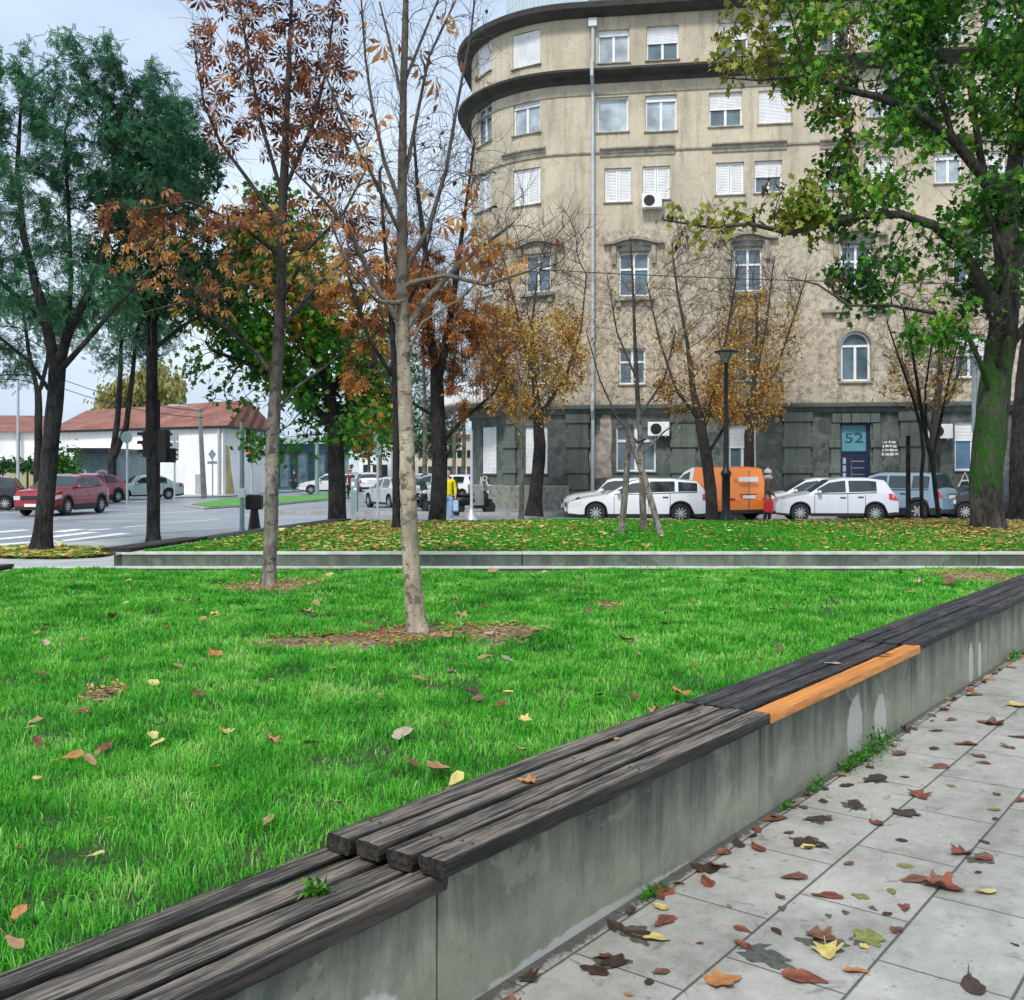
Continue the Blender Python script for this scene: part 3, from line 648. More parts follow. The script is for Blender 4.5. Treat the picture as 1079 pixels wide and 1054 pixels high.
def mulch_bits():
    r = np.random.RandomState(77); P = []
    for cx, cy, hx, hy in MULCH[:7]:
        n = int(2600 * abs(hx * hy)) + 30; a = r.rand(n) * 2 * PI; q = np.sqrt(r.rand(n)) * 1.15
        P.append(np.c_[cx + hx * q * np.cos(a), cy + hy * q * np.sin(a)])
    P = np.concatenate(P); z = .425 + .012 * np.sin(P[:, 0] * 1.7 + P[:, 1] * .9) + .010 * np.sin(P[:, 0] * 3.1 - P[:, 1] * 2.3 + 1) + .02
    rv = r.rand(len(P)) ** 1.3 * .75
    scatter_leaves('mulch_litter', P, z, r.uniform(.012, .05, len(P)), M_litter, 78, .4, rv)
mulch_bits()
# ================================================================ the apartment block
def upper_wall_mat(name, base, patch_lo, patch_hi, amount):
    m, nt, b, o = new_mat(name); v = coords(nt)
    big = noise(nt, v, .35, 6, .62); med = noise(nt, v, 1.6, 6, .7, .4); fine = noise(nt, v, 9, 5, .7)
    c = ramp(nt, mth(nt, 'ADD', mth(nt, 'MULTIPLY', big, .6), mth(nt, 'MULTIPLY', fine, .4)), [(.38, tuple(x * .80 for x in base)), (.62, tuple(x * 1.15 for x in base))])
    st = noise(nt, coords(nt, (2.6, 2.6, .22)), 1.0, 5, .65)
    c = mixc(nt, mth(nt, 'MULTIPLY', ramp(nt, st, [(.50, 0.0), (.68, 1.0)]), .62), c, tuple(x * .42 for x in base))
    blot = noise(nt, coords(nt, (1, 1, .8), loc=(7, 2, 1)), .8, 7, .72, .5)
    c = mixc(nt, mth(nt, 'MULTIPLY', ramp(nt, blot, [(.53, 0.0), (.60, 1.0)]), .22), c, tuple(min(1, x * 1.45) for x in base))
    c = mixc(nt, mth(nt, 'MULTIPLY', ramp(nt, blot, [(.36, 1.0), (.44, 0.0)]), .34), c, tuple(x * .55 for x in base))
    if amount:
        k = ramp(nt, med, [(.50 - amount * .1, 0.0), (.53 - amount * .1, 1.0)])
        pc = ramp(nt, noise(nt, v, 5, 5, .75), [(.36, patch_lo), (.62, patch_hi)])
        c = mixc(nt, mth(nt, 'MULTIPLY', k, .85), c, pc)
    nt.links.new(c, b.inputs['Base Color']); b.inputs['Roughness'].default_value = .9; b.inputs['Specular IOR Level'].default_value = .2
    bump(nt, b, mth(nt, 'ADD', mth(nt, 'MULTIPLY', fine, .5), mth(nt, 'MULTIPLY', med, .6)), .5, .05); return m
M_wall_up = upper_wall_mat('aged_beige_render', (.53, .465, .35), None, None, 0)
M_wall_mid = upper_wall_mat('peeling_beige_render', (.52, .455, .35), (.19, .145, .105), (.60, .52, .40), .62)
M_wall_low = upper_wall_mat('dark_green_grey_render', (.085, .105, .094), (.10, .11, .10), (.17, .185, .165), .2)
M_plinth = upper_wall_mat('stained_plinth', (.24, .25, .215), (.10, .11, .10), (.30, .31, .27), .3)
M_block = upper_wall_mat('grey_green_block', (.125, .148, .130), None, None, 0)
M_cornice = simple('dark_cornice', (.045, .042, .038), .8, var=.35, scale=2, bmp=.4)
M_soffit = simple('cornice_underside', (.30, .27, .22), .85, var=.3, scale=2)
M_mould = simple('stone_moulding', (.30, .275, .22), .85, var=.35, scale=3, bmp=.5, dirt=((.08, .075, .06), .6))
M_frame = simple('white_window_frame', (.80, .80, .78), .45, var=.05)
M_shutter = simple('white_shutter', (.82, .83, .83), .6, var=.08, scale=2, dirt=((.45, .46, .45), .4))
M_pipe = simple('zinc_pipe', (.46, .50, .51), .5, .3, var=.12)
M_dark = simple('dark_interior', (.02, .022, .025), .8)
RC = 5.0; CC = F0 + FD * (-1.85) - FN * RC       # centre of the rounded corner; tangent at s=-1.85
S0 = -1.85; ARC = RC * PI / 2
def WP(s, d=0.0, z=0.0):
    """point on the facade path: s along, d outward."""
    if s >= S0: p = F0 + FD * s + FN * d
    elif s > S0 - ARC:
        a = (S0 - s) / RC; p = CC + (FN * math.cos(a) - FD * math.sin(a)) * (RC + d)
    else: p = CC - FD * (RC + d) - FN * (S0 - ARC - s) * 1.0 + Vector()
    return Vector((p.x, p.y, z))
def WF(s):
    e = .01; t = (WP(s + e) - WP(s - e)).normalized(); n = Vector((t.y, -t.x, 0)); return t, n
def s_of_u(u):
    k = (u - UC) / FP          # ray x = k*y
    # straight: (F0 + FD s).x = k (F0 + FD s).y
    s = (k * F0.y - F0.x) / (FD.x - k * FD.y)
    if s >= S0: return s
    best = min((abs(WP(S0 - ARC * i / 400).x / WP(S0 - ARC * i / 400).y - k), S0 - ARC * i / 400) for i in range(401)); return best[1]
def zof(v, s): return H - (v - VH) * WP(s).y / FP
SMAX = s_of_u(1079) + 9.0; SMIN = S0 - ARC - 14.0
SREF = s_of_u(650)
def zr(v, u=650): return zof(v, s_of_u(u))
apt = thing('apartment_building', 'tall beige apartment block with a rounded corner, peeling upper walls and dark green-grey ground floor', 'building', (F0.x, F0.y, 0))
ZG, ZM, ZE = zr(430), zr(243), zr(11, 625)     # ground floor cornice, mid change, eave
holes = []       # (s0,s1,z0,z1)
def WIN(u0, u1, v0, v1, style):
    s0, s1 = s_of_u(u0), s_of_u(u1); sm = (s0 + s1) / 2; z1, z0 = zof(v0, sm), zof(v1, sm)
    if sm < S0: 
        w_ = (s1 - s0)
    holes.append((s0, s1, z0, z1)); wins.append((s0, s1, z0, z1, style))
wins = []
F5 = [(503, 518, 42, 79, 'closed'), (540, 569, 34, 70, 'closed'), (630, 663, 31, 66, 'box'), (681, 715, 27, 63, 'half'), (757, 788, 23, 59, 'half'), (800, 833, 20, 55, 'box'), (863, 896, 18, 52, 'open'), (916, 950, 15, 49, 'box'), (982, 1016, 10, 45, 'half'), (1036, 1072, 8, 42, 'box')]
F4 = [(503, 518, 112, 152, 'open'), (541, 569, 107, 141, 'box'), (629, 662, 102, 139, 'net'), (680, 713, 100, 138, 'box'), (747, 782, 97, 133, 'half'), (799, 834, 95, 130, 'closed'), (862, 897, 91, 126, 'closed'), (914, 948, 89, 123, 'box'), (980, 1015, 85, 119, 'box'), (1034, 1070, 83, 117, 'half')]
F3 = [(503, 518, 184, 222, 'leaf'), (541, 569, 178, 216, 'leaf'), (637, 665, 177, 213, 'leaf'), (677, 706, 175, 210, 'leaf'), (754, 784, 171, 205, 'leaf'), (795, 824, 169, 203, 'half'), (869, 898, 167, 199, 'box'), (914, 942, 165, 197, 'leaf'), (985, 1014, 161, 193, 'box'), (1030, 1060, 159, 191, 'leaf')]
F2 = [(506, 519, 272, 312, 'net'), (553, 580, 268, 308, 'cross'), (652, 684, 266, 312, 'cross'), (773, 803, 261, 307, 'cross'), (886, 918, 258, 303, 'cross'), (1004, 1036, 252, 299, 'cross')]
F1 = [(503, 520, 371, 405, 'net'), (556, 580, 370, 405, 'cross'), (652, 680, 367, 405, 'cross'), (774, 802, 364, 402, 'cross'), (1006, 1038, 352, 398, 'half')]
F0W = [(508, 523, 450, 499, 'closed'), (553, 577, 450, 499, 'closed'), (649, 691, 448, 497, 'tall'), (768, 797, 448, 497, 'half'), (1006, 1044, 444, 496, 'blue')]
for row in (F5, F4, F3, F2, F1, F0W):
    for w_ in row: WIN(*w_)
# door and arched stair window
ds0, ds1 = s_of_u(886), s_of_u(917); dz1 = zof(446, ds0); holes.append((ds0, ds1, .14, dz1))
as0, as1 = s_of_u(886), s_of_u(917); az0, az1 = zof(402, as0), zof(350, as0); holes.append((as0, as1, az0, az1))
def wall_band(name, z0, z1, mat, d=0.0):
    ss = {SMIN, SMAX, S0, S0 - ARC}; zs = {z0, z1}
    for i in range(1, 24): ss.add(S0 - ARC * i / 24)
    for i in range(1, 12): ss.add(S0 + (SMAX - S0) * i / 12)
    for h in holes:
        if h[3] > z0 and h[2] < z1:
            ss.update(h[:2])
            for z in h[2:]:
                if z0 < z < z1: zs.add(z)
    ss = sorted(ss); zs = sorted(zs); mb = MB()
    # drop near duplicates
    ss = [a for i, a in enumerate(ss) if i == 0 or a - ss[i - 1] > 1e-4]
    P = {}
    vs = []; fs = []
    for j, z in enumerate(zs):
        for i, s in enumerate(ss): P[i, j] = len(vs); vs.append(WP(s, d, z))
    for j in range(len(zs) - 1):
        for i in range(len(ss) - 1):
            sm, zm = (ss[i] + ss[i + 1]) / 2, (zs[j] + zs[j + 1]) / 2
            if any(h[0] < sm < h[1] and h[2] < zm < h[3] for h in holes): continue
            fs.append((P[i, j], P[i + 1, j], P[i + 1, j + 1], P[i, j + 1]))
    mb.add(vs, fs)
    for h in holes:           # reveals
        a, b_ = max(h[2], z0), min(h[3], z1)
        if b_ <= a: continue
        s0, s1 = h[0], h[1]; D = -.32
        for s, flip in ((s0, 0), (s1, 1)):
            q = [WP(s, d, a), WP(s, D, a), WP(s, D, b_), WP(s, d, b_)]; mb.quad(*(q if flip else q[::-1]))
        for z, flip in ((a, 0), (b_, 1)):
            if (z == h[2] or z == h[3]):
                q = [WP(s0, d, z), WP(s1, d, z), WP(s1, D, z), WP(s0, D, z)]; mb.quad(*(q[::-1] if flip else q))
    return mb.build(name, mat, apt, world=True)
wall_band('ground_floor_wall', .0, ZG, M_wall_low)
wall_band('lower_wall', ZG, ZM, M_wall_mid)
wall_band('upper_wall', ZM, ZE, M_wall_up)
mb = MB()     # core closing the back and the roof
def band(mb, s0, s1, prof, n=None):
    """sweep a (d,z) profile along the facade."""
    ss = [s0, s1] + [S0 - ARC * i / 24 for i in range(25)]; ss = sorted({round(s, 5) for s in ss if s0 - 1e-6 <= s <= s1 + 1e-6})
    m = len(prof); vs = [WP(s, d, z) for s in ss for d, z in prof]
    fs = [(i * m + k, (i + 1) * m + k, (i + 1) * m + (k + 1) % m, i * m + (k + 1) % m) for i in range(len(ss) - 1) for k in range(m)]
    fs += [tuple(range(m)), tuple((len(ss) - 1) * m + k for k in range(m - 1, -1, -1))]
    mb.add(vs, fs)
B1 = WP(SMIN); B2 = WP(SMAX); B3 = B2 - FN * 16; B4 = B1 + Vector((0, 0, 0))
bk = [WP(SMAX), WP(SMAX) - FN * 16, WP(SMIN) + FD * 12, WP(SMIN)]
for p, q in zip(bk, bk[1:]): mb.quad(Vector((p.x, p.y, 0)), Vector((q.x, q.y, 0)), Vector((q.x, q.y, ZE)), Vector((p.x, p.y, ZE)))
mb.build('rear_wall', M_wall_up, apt, world=True)
mb = MB(); ring = [WP(s, -.05, ZE - .02) for s in [SMIN] + [S0 - ARC * i / 16 for i in range(16, -1, -1)] + [SMAX]] + [Vector((p.x, p.y, ZE - .02)) for p in bk[1:3]]
mb.add(ring, [tuple(range(len(ring)))]); mb.build('roof', M_cornice, apt, world=True)
# inner lining behind windows so the openings are never see-through
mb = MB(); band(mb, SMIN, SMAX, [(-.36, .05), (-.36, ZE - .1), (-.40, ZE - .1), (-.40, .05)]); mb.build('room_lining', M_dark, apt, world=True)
# cornices
def cornice(name, prof, mat, s0=SMIN, s1=SMAX): mb = MB(); band(mb, s0, s1, prof); return mb.build(name, mat, apt, world=True)
zc5 = zr(81, 625)
cornice('eave_cornice', [(-.3, ZE - .02), (.05, ZE - .32), (.50, ZE - .16), (.62, ZE - .14), (.66, ZE + .06), (.5, ZE + .16), (-.3, ZE + .20)], M_cornice)
cornice('cornice', [(-.05, zc5 - .30), (.02, zc5 - .30), (.12, zc5 - .12), (.46, zc5 - .02), (.62, zc5 + .02), (.64, zc5 + .11), (-.05, zc5 + .20)], M_cornice)
zb = zr(66 + 5, 625)
cornice('string_course', [(-.05, ZE - 2.62), (.05, ZE - 2.60), (.05, ZE - 2.54), (-.05, ZE - 2.52)], M_mould)
cornice('string_course', [(-.05, zr(164, 625) + .05), (.06, zr(164, 625) + .06), (.06, zr(164, 625) + .13), (-.05, zr(164, 625) + .14)], M_mould)
cornice('string_course', [(-.05, zr(101, 625)), (.04, zr(101, 625) + .01), (.04, zr(101, 625) + .07), (-.05, zr(101, 625) + .08)], M_mould)
cornice('storey_cornice', [(-.05, ZG - .28), (.10, ZG - .26), (.16, ZG - .10), (.34, ZG - .04), (.36, ZG + .08), (-.05, ZG + .16)], M_block)
cornice('plinth', [(-.04, 0.021), (.16, .021), (.16, .95), (.08, 1.0), (-.04, 1.02)], M_plinth, SMIN, s_of_u(600))
cornice('plinth', [(-.04, 0.02), (.10, .02), (.10, .8), (-.04, .84)], M_wall_low, s_of_u(600) + .002, ds0 - .3)
cornice('plinth', [(-.04, 0.02), (.10, .02), (.10, .8), (-.04, .84)], M_wall_low, ds1 + .3, SMAX)
# pilasters with raised blocks on the ground floor
def local(s): 
    t, n = WF(s); p = WP(s); return Matrix(((t.x, n.x, 0, p.x), (t.y, n.y, 0, p.y), (0, 0, 1, 0), (0, 0, 0, 1)))
for u0, u1 in ((531, 546), (596, 622), (706, 735), (824, 856), (946, 985), (1066, 1100)):
    s0, s1 = s_of_u(u0), s_of_u(u1); M = local((s0 + s1) / 2); hw = (s1 - s0) / 2; mb = MB()
    mb.box(-hw + .08, hw - .08, -.05, .10, .84, ZG - .30, M)
    for va, vb in ((436, 446), (464, 472), (491, 499)): 
        mb.bbox(-hw, hw, -.05, .17, zr(vb), zr(va), .03, M)
    mb.build('pilaster', M_block, apt, world=True)
for u0, u1, e in ((874, 885, 1), (918, 929, 1)):
    s0, s1 = s_of_u(u0), s_of_u(u1); M = local((s0 + s1) / 2); hw = (s1 - s0) / 2; mb = MB()
    mb.box(-hw + .05, hw - .02, -.05, .10, .02, dz1 - .02, M)
    for va, vb in ((464, 472), (491, 499)): mb.bbox(-hw - .04, hw, -.05, .17, zr(vb, 900), zr(va, 900), .03, M)
    mb.build('door_surround', M_block, apt, world=True)
M = local((ds0 + ds1) / 2); hw = (ds1 - ds0) / 2; mb = MB()
for k in range(5):      # flared lintel stones
    a, b_ = -hw - .35 + k * (2 * hw + .7) / 5, -hw - .35 + (k + 1) * (2 * hw + .7) / 5
    mb.bbox(a + .01, b_ - .01, -.05, .14 + (.06 if k == 2 else 0), dz1 + .01, ZG - .30, .02, M)
mb.build('door_lintel', M_block, apt, world=True)
# windows
def window(s0, s1, z0, z1, style, top_floor=False):
    sm = (s0 + s1) / 2; M = local(sm); hw = (WP(s1) - WP(s0)).length / 2; y = -.14 if style != 'closed' else -.10
    fr = MB(); f = .07; yb = y - .06
    def bar(x0, x1, a, b_, yy=y): fr.box(x0, x1, yb, yy, a, b_, M)
    zt = z1; hb = 0
    if style in ('box', 'half', 'net', 'blue'): hb = .20 if style != 'half' else .20; 
    bar(-hw, hw, z0, z0 + f); bar(-hw, hw, z1 - f, z1); bar(-hw, -hw + f, z0 + f, z1 - f); bar(hw - f, hw, z0 + f, z1 - f)
    if style in ('box', 'half', 'open', 'blue'): bar(-.05, .05, z0 + f, z1 - f)
    if style == 'cross':
        bar(-.045, .045, z0 + f, z1 - f); zc = z0 + (z1 - z0) * .62; bar(-hw + f, -.046, zc - .04, zc + .04); bar(.046, hw - f, zc - .04, zc + .04)
    if style == 'tall':
        bar(-.06, .06, z0 + f, z1 - f); zc = z0 + (z1 - z0) * .66; bar(-hw + f, -.061, zc - .05, zc + .05); bar(.061, hw - f, zc - .05, zc + .05)
    wdw = fr.build('window', M_frame, apt, world=True)
    pm = {'open': M_pane, 'net': M_pane_lite, 'blue': M_pane_blue, 'cross': M_pane, 'tall': M_pane, 'half': M_pane}.get(style, M_pane_lite)
    g = MB(); g.box(-hw + f * .5, hw - f * .5, yb - .02, yb + .012, z0 + f * .5, z1 - f * .5, M); g.build('pane', pm, wdw, world=True)
    if style == 'cross':      # white curtains seen through
        pass
    if style in ('closed', 'half', 'box', 'blue'):
        low = {'closed': z0 + .03, 'half': z0 + (z1 - z0) * .52, 'box': z1 - .22, 'blue': z0 + (z1 - z0) * .62}[style]
        sh = MB(); n = max(2, int((z1 - low) / .055)); 
        for k in range(n):
            a = low + (z1 - low) * k / n; b_ = low + (z1 - low) * (k + 1) / n; c_ = (a + b_) / 2
            sh.add([M @ Vector(p) for p in ((-hw + .02, y + .012, a), (hw - .02, y + .012, a), (hw - .02, y + .026, c_), (-hw + .02, y + .026, c_), (hw - .02, y + .012, b_ - .004), (-hw + .02, y + .012, b_ - .004))], [(0, 1, 2, 3), (3, 2, 4, 5)])
        sh.box(-hw + .02, hw - .02, y + .002, y + .035, low - .03, low, M)
        sh.build('shutter', M_shutter, wdw, world=True)
    if style == 'leaf':       # louvred leaves closed
        for a0, a1 in ((-hw + .02, -.01), (.01, hw - .02)):
            sh = MB(); fw = .06
            sh.box(a0, a1, y + .003, y + .045, z0 + .02, z0 + .02 + fw, M); sh.box(a0, a1, y + .003, y + .045, z1 - .02 - fw, z1 - .02, M)
            sh.box(a0, a0 + fw, y + .003, y + .045, z0 + .02 + fw, z1 - .02 - fw, M); sh.box(a1 - fw, a1, y + .003, y + .045, z0 + .02 + fw, z1 - .02 - fw, M)
            n = int((z1 - z0 - .16) / .06)
            for k in range(n):
                z = z0 + .08 + (z1 - z0 - .16) * k / n; h = (z1 - z0 - .16) / n
                sh.add([M @ Vector(p) for p in ((a0 + fw, y + .035, z), (a1 - fw, y + .035, z), (a1 - fw, y + .008, z + h), (a0 + fw, y + .008, z + h))], [(0, 1, 2, 3)])
            sh.build('shutter_leaf', M_shutter, wdw, world=True)
    sl = MB(); sl.bbox(-hw - .06, hw + .06, y + .04, .07, z0 - .06, z0 - .004, .012, M); sl.build('sill', M_mould if z0 > ZG else M_block, wdw, world=True)
    return wdw
for s0, s1, z0, z1, st in wins: window(s0, s1, z0, z1, st)
# lintel bars over pairs of third-row windows
for u0, u1, v0 in ((531, 575, 160), (632, 711, 156), (750, 829, 151), (864, 948, 147), (980, 1064, 142)):
    s0, s1 = s_of_u(u0), s_of_u(u1); mb = MB(); z = zof(v0, (s0 + s1) / 2)
    band(mb, s0, s1, [(-.04, z - .32), (.05, z - .32), (.07, z - .2), (.10, z - .18), (.12, z - .06), (.20, z - .04), (.20, z + .02), (-.04, z + .06)])
    mb.build('lintel_moulding', M_mould, apt, world=True)
# hood mouldings over second-row windows
for (u0, u1, v0, v1, st) in F2[1:]:
    s0, s1 = s_of_u(u0), s_of_u(u1); M = local((s0 + s1) / 2); hw = (s1 - s0) / 2; z1 = zof(v0, (s0 + s1) / 2); mb = MB()
    mb.bbox(-hw - .28, -hw - .10, -.05, .16, z1 - .5, z1 + .28, .03, M); mb.bbox(hw + .10, hw + .28, -.05, .16, z1 - .5, z1 + .28, .03, M)
    mb.bbox(-hw - .62, -hw - .30 + .02, -.05, .22, z1 + .30, z1 + .40, .02, M); mb.bbox(hw + .28, hw + .62, -.05, .22, z1 + .30, z1 + .40, .02, M)
    n = 8; pr = [(-hw - .27 + (2 * hw + .54) * i / n, z1 + .30 + .20 * math.sin(PI * i / n)) for i in range(n + 1)]
    for (xa, za), (xb, zb_) in zip(pr, pr[1:]):
        mb.add([M @ Vector(p) for p in ((xa, .24, za), (xb, .24, zb_), (xb, .24, zb_ + .12), (xa, .24, za + .12), (xa, -.05, za), (xb, -.05, zb_), (xb, -.05, zb_ + .12), (xa, -.05, za + .12))], [(0, 1, 2, 3), (1, 0, 4, 5), (3, 2, 6, 7)])
    mb.build('window_hood', M_mould, apt, world=True)
    mb = MB(); mb.bbox(-hw - .03, hw + .03, -.05, .055, z1 + .03, z1 + .27, .01, M); mb.build('window_panel', M_wall_low if u0 > 640 else M_mould, apt, world=True)
    z0 = zof(v1, (s0 + s1) / 2); mb = MB(); mb.bbox(-hw - .2, hw + .2, -.05, .22, z0 - .20, z0 - .065, .02, M)
    mb.bbox(-hw - .12, -hw + .1, -.05, .14, z0 - .45, z0 - .205, .02, M); mb.bbox(hw - .1, hw + .12, -.05, .14, z0 - .45, z0 - .205, .02, M); mb.build('window_ledge', M_mould, apt, world=True)
# arched stair window: spandrels round the head + frame
M = local((as0 + as1) / 2); hw = (as1 - as0) / 2; zc = az1 - hw
mb = MB(); n = 16
for side in (-1, 1):
    pts = [(side * hw * math.cos(PI / 2 * i / n), zc + hw * math.sin(PI / 2 * i / n)) for i in range(n + 1)]
    for (xa, za), (xb, zb_) in zip(pts, pts[1:]):
        q = [(xa, .001, za), (xb, .001, zb_), (side * hw, .001, zb_), (side * hw, .001, za)]; q2 = [(xa, .001, za), (xb, .001, zb_), (xb, .001, az1), (xa, .001, az1)]
        vs = [M @ Vector(p) for p in ((xa, .001, za), (xb, .001, zb_), (xb, .001, az1 + .01), (xa, .001, az1 + .01))]; mb.add(vs, [(0, 1, 2, 3)])
        mb.add([M @ Vector(p) for p in ((xa, .001, za), (xb, .001, zb_), (xb, -.3, zb_), (xa, -.3, za))], [(0, 1, 2, 3)])
mb.build('arch_spandrel', M_wall_mid, apt, world=True)
def arch_ring(mb, r0, r1, y0, y1, zc, zb, n=20):
    pts = [(-1, zb)] + []; path0 = [(-r0, zb)] + [(-r0 * math.cos(PI * i / n), zc + r0 * math.sin(PI * i / n)) for i in range(n + 1)] + [(r0, zb)]
    path1 = [(-r1, zb)] + [(-r1 * math.cos(PI * i / n), zc + r1 * math.sin(PI * i / n)) for i in range(n + 1)] + [(r1, zb)]
    for i in range(len(path0) - 1):
        a, b_, c_, d_ = path0[i], path0[i + 1], path1[i + 1], path1[i]
        V = [M @ Vector((p[0], y, p[1])) for y in (y1, y0) for p in (a, b_, c_, d_)]
        mb.add(V, [(0, 1, 2, 3), (0, 4, 5, 1), (3, 2, 6, 7)])
mb = MB(); arch_ring(mb, hw, hw - .08, -.18, -.12, zc, az0); mb.box(-hw, hw, -.18, -.12, az0, az0 + .08, M); mb.box(-.05, .05, -.18, -.119, az0 + .08, zc, M); mb.box(-hw + .08, hw - .08, -.18, -.118, zc - .04, zc + .05, M)
aw = mb.build('window', M_frame, apt, world=True); aw['label'] = 'arched white framed stair window above the door'
mb = MB(); mb.box(-hw + .02, hw - .02, -.22, -.165, az0 + .02, az1 - .02, M); mb.build('pane', M_pane, aw, world=True)
mb = MB(); arch_ring(mb, hw + .14, hw + .02, -.02, .09, zc, az0 + .1); mb.build('arch_moulding', M_mould, apt, world=True)
mb = MB(); mb.bbox(-hw - .1, hw + .1, -.1, .09, az0 - .09, az0 - .005, .012, M); mb.build('sill', M_mould, aw, world=True)
mb = MB()
for sx in (-1, 1): mb.bbox(min(sx * .25, sx * 1.3), max(sx * .25, sx * 1.3), -.05, .18, zof(330, as0), zof(326, as0), .02, M); mb.bbox(min(sx * .45, sx * .75), max(sx * .45, sx * .75), -.05, .12, zof(336, as0), zof(330, as0) - .003, .02, M)
mb.build('broken_pediment', M_mould, apt, world=True)
# entrance door with house number
M = local((ds0 + ds1) / 2); hw = (ds1 - ds0) / 2; ztr = zof(476.5, ds0)
M_teal = simple('frosted_teal_glass', (.10, .30, .36), .35, var=.12, scale=1.2); M_navy = simple('navy_door', (.008, .016, .055), .4, var=.15)
mb = MB(); mb.box(-hw, -hw + .06, -.26, -.14, .14, dz1, M); mb.box(hw - .13, hw, -.26, -.14, .14, dz1, M); mb.box(-hw + .06, hw - .13, -.26, -.14, dz1 - .08, dz1, M); mb.box(-hw + .06, hw - .13, -.26, -.139, ztr - .04, ztr + .04, M)
door = mb.build('door', M_navy, apt, world=True); door['label'] = 'navy entrance door under a teal transom'
mb = MB(); mb.box(-hw + .06, hw - .13, -.24, -.17, .16, ztr - .04, M); mb.build('door_leaf', M_navy, door, world=True)
mb = MB(); mb.box(-hw + .06, hw - .13, -.24, -.18, ztr + .04, dz1 - .08, M); mb.build('transom_pane', M_teal, door, world=True)
mb = MB()
for k in range(5): z = ztr - .22 - k * .30; mb.box(-hw + .10, -hw + .22, -.172, -.162, z - .24, z, M)
mb.build('glass_insert', M_pane_lite, door, world=True)
mb = MB()
for k in range(4): z = ztr - .36 - k * .26; mb.box(-hw + .42, hw - .2, -.172, -.150, z - .012, z + .012, M)
mb.tube([M @ Vector((-hw + .42, -.145, ztr - .3)), M @ Vector((-hw + .42, -.145, ztr - 1.3))], .012, 6); mb.build('handle', M_chrome, door, world=True)
TR = lambda M, x, y, z: M @ Matrix.Translation((x, y, z)) @ Matrix.Rotation(R(90), 4, 'X') @ Matrix.Rotation(PI, 4, 'Y') if False else M @ Matrix.Translation((x, y, z)) @ Matrix(((1, 0, 0, 0), (0, 0, 1, 0), (0, 1, 0, 0), (0, 0, 0, 1)))
def wall_text(body, size, mat, s, d, z, parent=apt, sx=1.0, name='lettering', rot=0.0):
    t, n = WF(s); p = WP(s, d, z) - root_of(parent).location
    Mx = Matrix(((t.x, 0, n.x, p.x), (t.y, 0, n.y, p.y), (0, 1, 0, p.z), (0, 0, 0, 1))) @ Matrix.Rotation(rot, 4, 'Z') @ Matrix.Diagonal((sx, 1, 1, 1))
    return text(body, size, mat, parent, Mx, name)
wall_text('52', .52, simple('dark_digits', (.02, .06, .09), .5), (ds0 + ds1) / 2 - .03, -.165, zof(462, ds0), sx=1.45)
M_spray = simple('white_spray_paint', (.62, .63, .60), .7, var=.2)
# white paper notices and sprayed tags
s = s_of_u(936); mb = MB(); rr = random.Random(3)
for j in range(4):
    x = -.28
    while x < .25:
        w_ = rr.uniform(.05, .16); zz = zof(466 + j * 4.2, s)
        mb.box(x, x + w_, .002, .006, zz - rr.uniform(.03, .06), zz + rr.uniform(.02, .05), local(s)); x += w_ + rr.uniform(.02, .06)
mb.build('paper_notice', M_spray, apt, world=True)
def scribble(strokes, s, z, sc_, d, mat, parent=apt, w_=.022, name='graffiti'):
    mb = MB(); M = local(s)
    for st in strokes:
        P = [M @ Vector((x * sc_, d, z + y * sc_)) for x, y in st]; mb.tube(P, w_, 5)
    return mb.build(name, mat, parent, world=True)
NER = [[(0, 0), (0, 1), (.5, 0), (.5, 1)], [(1.2, 1), (.75, 1), (.75, 0), (1.2, 0)], [(.75, .5), (1.1, .5)], [(1.45, 0), (1.45, 1), (1.9, .8), (1.5, .5), (2.0, 0), (2.3, .1), (2.5, 0)]]
scribble(NER, s_of_u(507), zof(512, s_of_u(512)), .42, .03, M_spray)
ACE = [[(0, 0), (.45, 1), (.8, 0)], [(.15, .4), (.75, .45)], [(1.0, 0), (1.3, 1), (1.6, .9), (1.2, .5), (1.7, .1), (1.1, 0)], [(2.5, 1), (2.0, .9), (1.95, .1), (2.6, 0)], [(2.0, .5), (2.4, .55)]]
scribble(ACE, s_of_u(1009), zof(513, s_of_u(1015)), .55, .105, M_spray, w_=.035)
# bare patch of render on the ground floor
s = s_of_u(634); M = local(s); poly = [(-.55, 1.35), (.5, 1.4), (.42, 2.3), (.5, 3.2), (.42, 4.1), (.15, 4.35), (-.05, 3.9), (-.1, 3.3), (-.5, 3.0), (-.6, 2.2)]
mb = MB(); mb.add([M @ Vector((x * .85, .012, z * .96)) for x, z in poly], [tuple(range(len(poly)))])
mb.build('bare_render_patch', simple('bare_plaster', (.42, .35, .29), .9, var=.4, scale=4, bmp=.6), apt, world=True)
# drainpipe with hopper
s = s_of_u(625); mb = MB(); mb.tube([WP(s, .16, .3), WP(s, .16, ZG - .5), WP(s, .42, ZG - .1), WP(s, .42, ZG + .25), WP(s, .16, ZG + .6), WP(s, .16, zc5 - .6), WP(s, .72, zc5 - .2), WP(s, .72, zc5 + .25), WP(s, .16, zc5 + .7), WP(s, .16, ZE - .55)], .075, 10)
mb.box(-.17, .17, .02, .30, ZE - .75, ZE - .42, local(s)); mb.build('drainpipe', M_pipe, apt, world=True)
s = s_of_u(733) if False else s_of_u(727); mb = MB()
